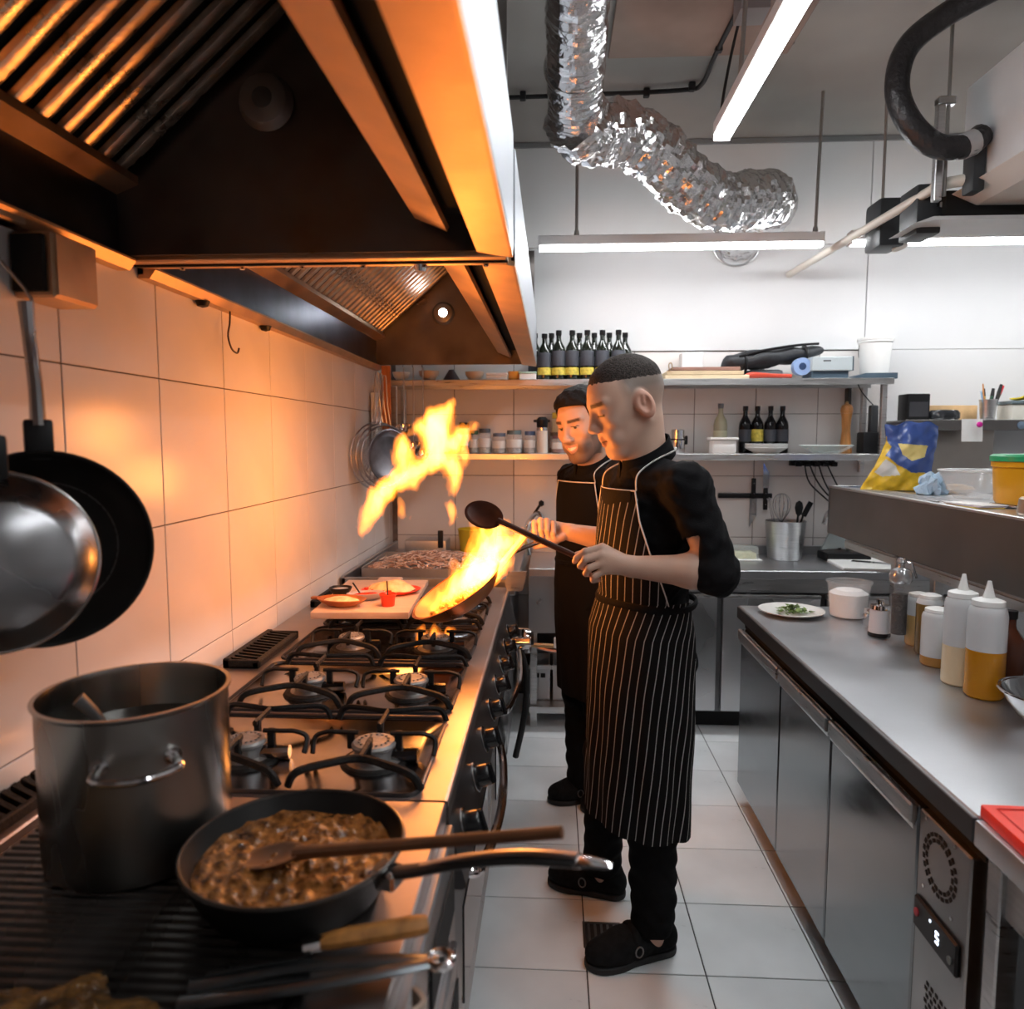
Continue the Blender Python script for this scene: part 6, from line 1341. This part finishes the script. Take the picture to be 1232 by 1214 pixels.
for k, (x, y, z, r_) in enumerate(((.10, -.06, .03, .05), (.02, -.075, .02, .045), (.15, -.03, .04, .04))):
    solo('bread_roll', G().lathe([(0, -r_ * .5), (r_ * .7, -r_ * .4), (r_, 0), (r_ * .75, r_ * .45), (0, r_ * .6)], 20, M=Matrix.Diagonal((1.3, .9, .8, 1))), [mat('crust_gold', (.55, .30, .07), .5, namt=.3, nscale=20), mat('crust_grey', (.30, .25, .20), .6, namt=.3, nscale=20), mat('crust_brown', (.45, .22, .06), .5, namt=.3, nscale=20)][k], ['golden bread roll beside the snack bag', 'greyish bread roll in front of the snack bag', 'brown bread roll nearest the clear bowl'][k], 'bread', (1.63 + x, 3.30 + y, OS + r_ * .4))
t = thing('clear_bowl', 'large clear plastic bowl on the overshelf beside the yellow tub', 'bowl', (1.66, 2.98, OS)); ob('bowl', G().lathe([(0, 0), (.06, 0), (.085, .03), (.115, .095), (.122, .11), (.119, .112), (.11, .094), (.08, .032), (0, .005)], 40), mat('clear_plastic', (.85, .87, .89), .1, 0, alpha=.25), t); ob('rim', G().tube([(.121 * math.cos(a), .121 * math.sin(a), .111) for a in [2 * PI * i / 44 for i in range(44)]], .0035, 6, closed=True), mat('rim_clear', (.72, .74, .76), .2), t)
t = thing('crumpled_film', 'crumpled blue-white cling film by the clear bowl', 'film', (1.60, 3.17, OS)); g = G().lathe([(0, 0), (.04, .0), (.05, .015), (.042, .035), (.045, .06), (.02, .085), (0, .08)], 26); g.v = [(x * (1 + .45 * math.sin(90 * z + 60 * y)), y * (1 + .45 * math.sin(110 * x + 50 * z)), max(0, z + .014 * math.sin(120 * x + 90 * y))) for x, y, z in g.v]; ob('film', g, mat('film_blue', (.40, .54, .68), .2), t, smooth=0)
t = thing('yellow_bucket', 'yellow plastic tub with a green lid on the overshelf', 'tub', (1.64, 2.60, OS + .012)); ob('tub', G().lathe([(0, 0), (.098, 0), (.104, .01), (.112, .125), (.117, .127), (.117, .15), (0, .15)], 44), mat('tub_amber', (.62, .30, .01), .3), t); ob('lid', G().lathe([(.118, .145), (.122, .147), (.122, .163), (.112, .17), (.10, .165), (0, .165)], 44), mat('lid_green_bright', (.02, .30, .12), .35), t)
solo('flat_tray', G().lathe([(0, 0), (.11, 0), (.115, .004), (.115, .010), (0, .0115)], 40), STEEL, 'flat round steel tray underneath the yellow tub', 'tray', (1.64, 2.60, OS))
t = thing('loose_lid', 'steel frying pan lid with a wooden knob near the frame edge', 'lid', (1.52, 2.30, OS)); ob('disc', G().lathe([(0, 0), (.085, 0), (.09, .008), (.085, .05), (.08, .055), (0, .052)], 40), mat('warm_steel', (.62, .50, .42), .3, 1), t); ob('knob', G().lathe([(.008, .055), (.008, .09), (.03, .095), (.034, .125), (.025, .14), (0, .14)], 20), WOODM, t)
t = thing('menu_cards', 'stack of yellow edged cards on the overshelf before the tub', 'cards', (1.47, 2.62, OS)); 
for k in range(3): ob('card', G().box(-.05, .05, -.09, .09, .004 * k, .004 * k + .003).xf(Matrix.Rotation(.12 * k, 4, 'Z')), [mat('card_yellow', (.62, .45, .08), .6), mat('card_lilac', (.60, .52, .62), .6), mat('card_white', (.75, .75, .74), .6)][k], t, smooth=0)
for k in range(4): solo('steel_rail', G().box(-.006, .006, -.34, .34, 0, .006, .002), STEEL, ['thin steel rail on the overshelf deck nearest the aisle', 'thin steel rail second from the aisle on the overshelf', 'thin steel rail third from the aisle on the overshelf', 'thin steel rail farthest from the aisle on the overshelf'][k], 'rail', (1.395 + .035 * k, 3.12, OS), group='rails on the overshelf')
# ---- right counter
t = thing('herb_plate', 'white plate with green herbs near the counter corner', 'plate', (.965, 2.95, RT)); ob('plate', G().lathe([(0, 0), (.07, 0), (.08, .004), (.125, .018), (.127, .021), (.122, .021), (.078, .008), (0, .006)], 48), mat('plate_white', (.78, .78, .75), .25), t)
g = G(); rs = random.Random(21)
for k in range(90):
    x = rs.gauss(0, .035); y = rs.gauss(0, .022); z = .012 + rs.uniform(0, .028) * math.exp(-(x * x + y * y) / .003); a = rs.random() * 6.28; L = rs.uniform(.010, .02); tl = rs.uniform(-.5, .7)
    d = Vector((math.cos(a), math.sin(a), tl)).normalized(); s = Vector((-math.sin(a), math.cos(a), 0)); p = Vector((x, y, z))
    g.add([p - d * L, p + s * L * .5 + Vector((0, 0, .002)), p + d * L, p - s * L * .5 + Vector((0, 0, .002)), p + Vector((0, 0, -.001))], [(0, 1, 4), (1, 2, 4), (2, 3, 4), (3, 0, 4), (0, 3, 2, 1)])
o = ob('herbs', g, mat('herb_green', (.07, .16, .015), .5, 0, namt=.5, nscale=60, col2=(.25, .38, .08)), t, smooth=0); o['kind'] = 'stuff'
t = thing('salt_tub', 'clear plastic tub of white salt on the right counter', 'tub', (1.18, 2.93, RT)); ob('tub', G().lathe([(0, 0), (.068, 0), (.071, .004), (.080, .135), (.086, .136), (.086, .142), (.077, .142), (.068, .006), (0, .004)], 40), mat('tub_frost', (.85, .85, .85), .2, 0, alpha=.16), t); ob('salt', G().lathe([(0, .005), (.066, .005), (.072, .095), (.05, .108), (0, .10)], 36), mat('salt_white', (.88, .87, .86), .9, bump=.3, nscale=90), t)
t = thing('tin_shaker', 'squat steel-topped tin shaker left of the glass pepper grinder', 'shaker', (1.175, 2.64, RT)); ob('body', G().lathe([(0, 0), (.034, 0), (.036, .01), (.033, .095), (0, .095)], 28), mat('shaker_white', (.62, .64, .68), .35), t); ob('base', G().lathe([(0, 0), (.037, 0), (.038, .006), (.037, .014), (0, .014)], 28), BLACKP, t); ob('cap', G().lathe([(.031, .095), (.034, .098), (.032, .112), (.012, .116), (.010, .128), (0, .13)], 24), CHROME, t); ob('lever', G().box(-.012, .012, -.01, .01, .112, .135, .003), CHROME, t)
solo('chrome_clamp', G().box(-.02, .02, -.03, .03, 0, .07, .006).box(-.03, .03, -.012, .012, .04, .055, .004), CHROME, 'small chrome clamp standing between tub and tin shaker', 'clamp', (1.20, 2.76, RT))
t = thing('pepper_grinder', 'tall clear pepper grinder full of dark peppercorns', 'grinder', (1.185, 2.52, RT)); ob('tube', G().lathe([(0, 0), (.036, 0), (.037, .012), (.030, .03), (.028, .20), (.033, .215), (0, .215)], 32), mat('acrylic', (.85, .87, .88), .05, 0, alpha=.06), t); ob('peppercorns', G().lathe([(0, .04), (.024, .04), (.024, .178), (0, .178)], 24), mat('pepper_dark', (.018, .012, .010), .7, 0, namt=.9, nscale=160, bump=.8, col2=(.06, .045, .04)), t); ob('head', G().lathe([(.03, .216), (.036, .225), (.037, .245), (.028, .262), (.012, .268), (.010, .28), (.016, .288), (.012, .30), (0, .302)], 28), mat('acrylic_grey', (.42, .43, .44), .1, .6), t); ob('crank', G().tube([(0, 0, .29), (.03, -.01, .285), (.045, -.015, .235)], .004, 8), CHROME, t)
def squeeze(lab, x, y, r_, h_, fill, fc, bc=(.80, .80, .80), nozzle=True):
    t = thing('squeeze_bottle', lab, 'bottle', (x, y, RT), group='squeeze bottles on the right counter')
    ob('oil', G().lathe([(0, .0), (r_ * .9, .0), (r_, .006), (r_, h_ * fill), (0, h_ * fill)], 32), mat('oil_%s' % lab[:6].replace(' ', ''), fc, .22), t)
    ob('body', G().lathe([(r_, h_ * fill + .0005), (r_, h_ * .80), (r_ * .92, h_ * .86), (r_ * .78, h_ * .89), (r_ * .70, h_ * .89), (r_ * .84, h_ * .85), (r_ * .94, h_ * .80), (r_ * .94, h_ * fill + .0005), (r_, h_ * fill + .0005)], 32), mat('frosted_plastic', (.80, .81, .82), .3, 0, alpha=.5), t)
    ob('collar', G().lathe([(r_ * .8, h_ * .88), (r_ * .84, h_ * .89), (r_ * .82, h_ * .935), (r_ * .4, h_ * .96), (0, h_ * .96)], 24), mat('cap_frost', (.78, .78, .76), .4), t)
    if nozzle: ob('nozzle', G().lathe([(r_ * .34, h_ * .955), (r_ * .26, h_ * 1.0), (r_ * .10, h_ * 1.12), (0, h_ * 1.12)], 16), mat('cap_frost', (.78, .78, .76), .4), t)
squeeze('amber squeeze bottle in front, half full of orange oil', 1.185, 2.02, .048, .285, .46, (.50, .20, .008))
squeeze('pale squeeze bottle just behind the amber one', 1.175, 2.125, .046, .285, .40, (.72, .58, .38))
squeeze('short bottle with a little brown oil left of the tall squeeze bottles', 1.20, 2.30, .045, .19, .16, (.36, .17, .04), nozzle=False)
squeeze('olive brown bottle behind the short bottle', 1.235, 2.42, .040, .21, .80, (.16, .10, .03), nozzle=False)
squeeze('ochre jar between the pepper grinder and olive bottle', 1.255, 2.53, .04, .19, .55, (.55, .35, .14), nozzle=False)
t = thing('cocoa_jar', 'dark red-brown bottle behind the amber squeeze bottle', 'bottle', (1.27, 2.06, RT)); bottle_parts(t, mat('sauce_brown', (.10, .03, .015), .2), .04, .23, .01, BLACKP)
solo('cream_card', G().box(-.004, .004, -.07, .07, 0, .16, .001), mat('cream_card', (.70, .64, .48), .7), 'cream card leaning under the overshelf behind the bottles', 'card', (1.50, 2.06, RT), (0, .0, 0))
t = thing('glass_jar', 'clear glass jar at the right edge behind the steel bowl', 'jar', (1.35, 1.98, RT)); ob('jar', G().lathe([(0, 0), (.055, 0), (.06, .01), (.06, .12), (.05, .14), (.047, .14), (.056, .12), (.056, .012), (0, .006)], 28), GLASSJ, t); ob('contents', G().lathe([(0, .012), (.05, .012), (.05, .06), (0, .06)], 24), mat('contents_rose', (.35, .2, .18), .6), t)
t = thing('steel_bowl', 'steel mixing bowl at the right edge of the counter', 'bowl', (1.235, 1.80, RT)); ob('bowl', G().lathe([(0, 0), (.05, 0), (.085, .022), (.112, .062), (.122, .082), (.128, .083), (.127, .087), (.118, .086), (.108, .064), (.08, .026), (0, .006)], 48), CHROME, t); ob('rim', G().tube([(.126 * math.cos(a), .126 * math.sin(a), .085) for a in [2 * PI * i / 48 for i in range(48)]], .0035, 8, closed=True), CHROME, t)
t = thing('red_board', 'bright red plastic cutting board on the near work table', 'board', (.99, 1.12, RT), (0, 0, rad(-2))); ob('slab', G().box(-.20, .26, -.30, .225, 0, .026, .006), mat('board_red', (.80, .035, .012), .4, 0, namt=.06, nscale=20, bump=.05), t); ob('groove', G().tube([(-.18, -.28, .0262), (.24, -.28, .0262), (.24, .205, .0262), (-.18, .205, .0262)], .002, 6, closed=True), mat('board_red_dark', (.55, .02, .01), .5), t)
# ================================================================ FLAMBE PAN, SPOON, FLAMES
t = thing('flambe_pan', 'copper-toned frying pan tilted over the burner with blazing flames', 'pan', (-.266, 2.20, 1.052))
tilt = Matrix.Rotation(rad(37), 4, 'Z') @ Matrix.Rotation(rad(-30), 4, 'Y') @ Matrix.Rotation(rad(-9), 4, 'X')
COPPER = mat('flambe_copper', (.46, .16, .045), .36, .85, namt=.3, nscale=10, rvar=.1)
ob('bowl', G().lathe(panprof(.152, .052, flare=.72), 64).xf(tilt), COPPER, t); 
ob('lining', G().lathe([(0, .007), (.104, .007), (.113, .012), (.136, .038), (.146, .052), (.145, .0525), (.134, .0395), (.108, .013), (0, .009)], 56).xf(tilt), mat('pan_lining', (.55, .38, .18), .3, .6), t)
hpath = [tilt @ Vector(p) for p in ((.136, 0, .034), (.17, 0, .037), (.23, 0, .028), (.30, 0, .010), (.36, 0, -.012))]
hd = ob('handle', G().tube(smoothpath(hpath, 6), interp([.014, .011, .010, .0115, .011], 6), 10, flat=.6, upv=(0, 0, 1)), PANSTEEL, t)
g = G(); rs = random.Random(4)
for k in range(60):
    a = rs.random() * 6.28; q = rs.uniform(0, .11); s = rs.uniform(.008, .016); p = tilt @ Vector((q * math.cos(a), q * math.sin(a), .016)); g.cbox((0, 0, 0), (s * 1.6, s, s * .7), .003, M=Matrix.Translation(p) @ Euler((rs.random(), rs.random(), a)).to_matrix().to_4x4())
o = ob('frying_food', g, mat('fried_bits', (.70, .42, .10), .4, 0, namt=.4, nscale=40), t); o['kind'] = 'stuff'
wooden_spoon('stirring_spoon', 'dark wooden spoon raised over the flames in the cook\'s hand', (-.196, 2.10, 1.334), (.150, 1.955, 1.200), .043, mat('charred_wood', (.045, .014, .008), .35, 0, namt=.4, nscale=20), up=(.15, -.9, .45), hr=.0095)
t = thing('wooden_spatula', 'pale wooden spatula standing in the blazing pan', 'spatula', (-.19, 2.23, 1.12)); ob('shaft', G().cyl((0, 0, 0), (.115, -.02, .145), .011, n=8), mat('spatula_pale', (.72, .50, .24), .5, namt=.1, nscale=12), t); ob('blade', G().box(-.022, .022, -.004, .004, -.075, .01, .004).xf(Matrix.Rotation(.7, 4, 'Y')), mat('spatula_pale', (.72, .50, .24), .5), t)
def flame_mat(name, col, dens):
    m = bpy.data.materials.new(name); m.use_nodes = True; nt = m.node_tree; nt.nodes.clear()
    out = nt.nodes.new('ShaderNodeOutputMaterial'); e = nt.nodes.new('ShaderNodeEmission'); e.inputs[0].default_value = (*col, 1); e.inputs[1].default_value = dens
    nt.links.new(e.outputs[0], out.inputs['Volume']); return m
FLA = flame_mat('flame_outer', (1, .26, .02), 24.0)
FLM = flame_mat('flame_middle', (1, .40, .05), 30.0)
FLB = flame_mat('flame_core', (1, .52, .13), 48.0)
FLC = flame_mat('flame_small', (1, .22, .015), 26.0)
S_ = .00277
def fpt(px, py, y):
    k = y / 2.4; return (((px - 660) * S_ - .009) * k, y, 1.55 + (1.247 - (py - 640) * S_ - 1.55) * k)
def flame(parent, strokes, y, mats, vs=.0032, wob_=.010, seed=0., grow=1.12):
    pts = [fpt(a, b, y) for st in strokes for (a, b, r) in st]
    lo, hi = boundsof(pts, .09); F = Field(lo, hi, vs); i = 0
    for st in strokes:
        i += 1; oy = .03 * math.sin(i * 2.3)
        P = [Vector(fpt(a, b, y + oy + .012 * math.sin(i + k))) for k, (a, b, r) in enumerate(st)]; R = [r * S_ * grow for (a, b, r) in st]
        F.chain(smoothpath(P, 4), interp(R, 4), .012)
    x, yy, z = F.coords()
    # ragged licks: noise drawn out along the rise of the flame
    zz = z * .45 + .12 * x
    F.d += (wob_ * wob(x, yy, zz, 85, seed) + wob_ * .75 * wob(x, yy, zz, 170, seed + 2) + wob_ * .4 * wob(x, yy, zz, 320, seed + 4)).astype(np.float32)
    base = F.d.copy()
    for (nm, m, off) in mats:
        F.d = base + off
        if (F.d < 0).any(): ob(nm, F.mesh(nm, 1), m, parent, world=True)
FULL = (('flame_tongues', FLA, 0.), ('flame_inner', FLM, .009), ('flame_core', FLB, .021))
burst = [[(434, 643, 4), (446, 618, 10), (460, 594, 12), (482, 578, 12), (503, 566, 11)], [(497, 585, 6), (486, 565, 9), (486, 545, 11), (483, 532, 7)], [(503, 566, 9), (520, 556, 12), (527, 535, 16), (526, 515, 18), (535, 500, 11), (546, 486, 2)],
         [(520, 520, 12), (505, 516, 6), (496, 524, 3)], [(520, 508, 8), (518, 495, 2)], [(535, 540, 12), (552, 530, 11), (562, 520, 6), (576, 512, 1.5)], [(530, 550, 12), (545, 562, 11), (548, 580, 7), (543, 596, 3)], [(552, 540, 8), (560, 552, 5), (564, 564, 1.5)],
         [(541, 606, 3), (543, 618, 5), (546, 632, 2)], [(480, 604, 1.5), (484, 616, 4.5), (490, 625, 2)], [(508, 575, 3), (515, 560, 5), (530, 560, 6)]]
t = thing('flame_burst', 'burst of yellow flame rising in the air before the strainers', 'flame', (-.45, 2.45, 1.3))
flame(t, burst, 2.45, FULL, wob_=.010, seed=.4)
panfl = [[(520, 738, 4), (536, 722, 9), (556, 704, 13), (580, 688, 17), (604, 676, 12)], [(560, 704, 12), (580, 680, 17), (592, 660, 15), (597, 645, 11), (604, 634, 6), (618, 638, 2)], [(592, 665, 12), (610, 655, 9), (628, 644, 5), (640, 640, 1.5)],
         [(548, 712, 7), (550, 694, 5), (546, 676, 1.5)], [(574, 690, 8), (570, 662, 6), (572, 640, 3), (566, 628, 1)], [(586, 660, 9), (582, 640, 6), (590, 628, 4)]]
t = thing('pan_flame', 'bright flames leaping from the tilted pan', 'flame', (-.26, 2.19, 1.06))
flame(t, panfl, 2.19, FULL, wob_=.010, seed=2.2)
t = thing('burner_flame', 'small orange flames on the burner below the tilted pan', 'flame', (-.36, 2.27, .93))
flame(t, [[(505, 785, 5), (508, 770, 6), (506, 758, 2)], [(520, 788, 6), (524, 772, 7), (520, 760, 3)], [(535, 785, 5), (538, 770, 6), (545, 760, 2)], [(500, 786, 5), (522, 788, 5), (540, 786, 5)]], 2.30, (('flame_tongues', FLC, 0.), ('flame_inner', FLM, .008)), wob_=.008, seed=5.)
def flight(name, p, w_, col, r):
    l = bpy.data.lights.new(name, 'POINT'); l.energy = w_; l.color = col; l.shadow_soft_size = r
    o = bpy.data.objects.new(name, l); COL.objects.link(o); o.location = p
OR = (1, .30, .055)
flight('flame_light', (-.38, 2.46, 1.58), FLAME_W * .28, OR, .09)
flight('flame_light', (-.55, 2.45, 1.42), FLAME_W * .20, OR, .08)
flight('flame_light', (-.195, 2.15, 1.23), FLAME_W * .52, OR, .09)
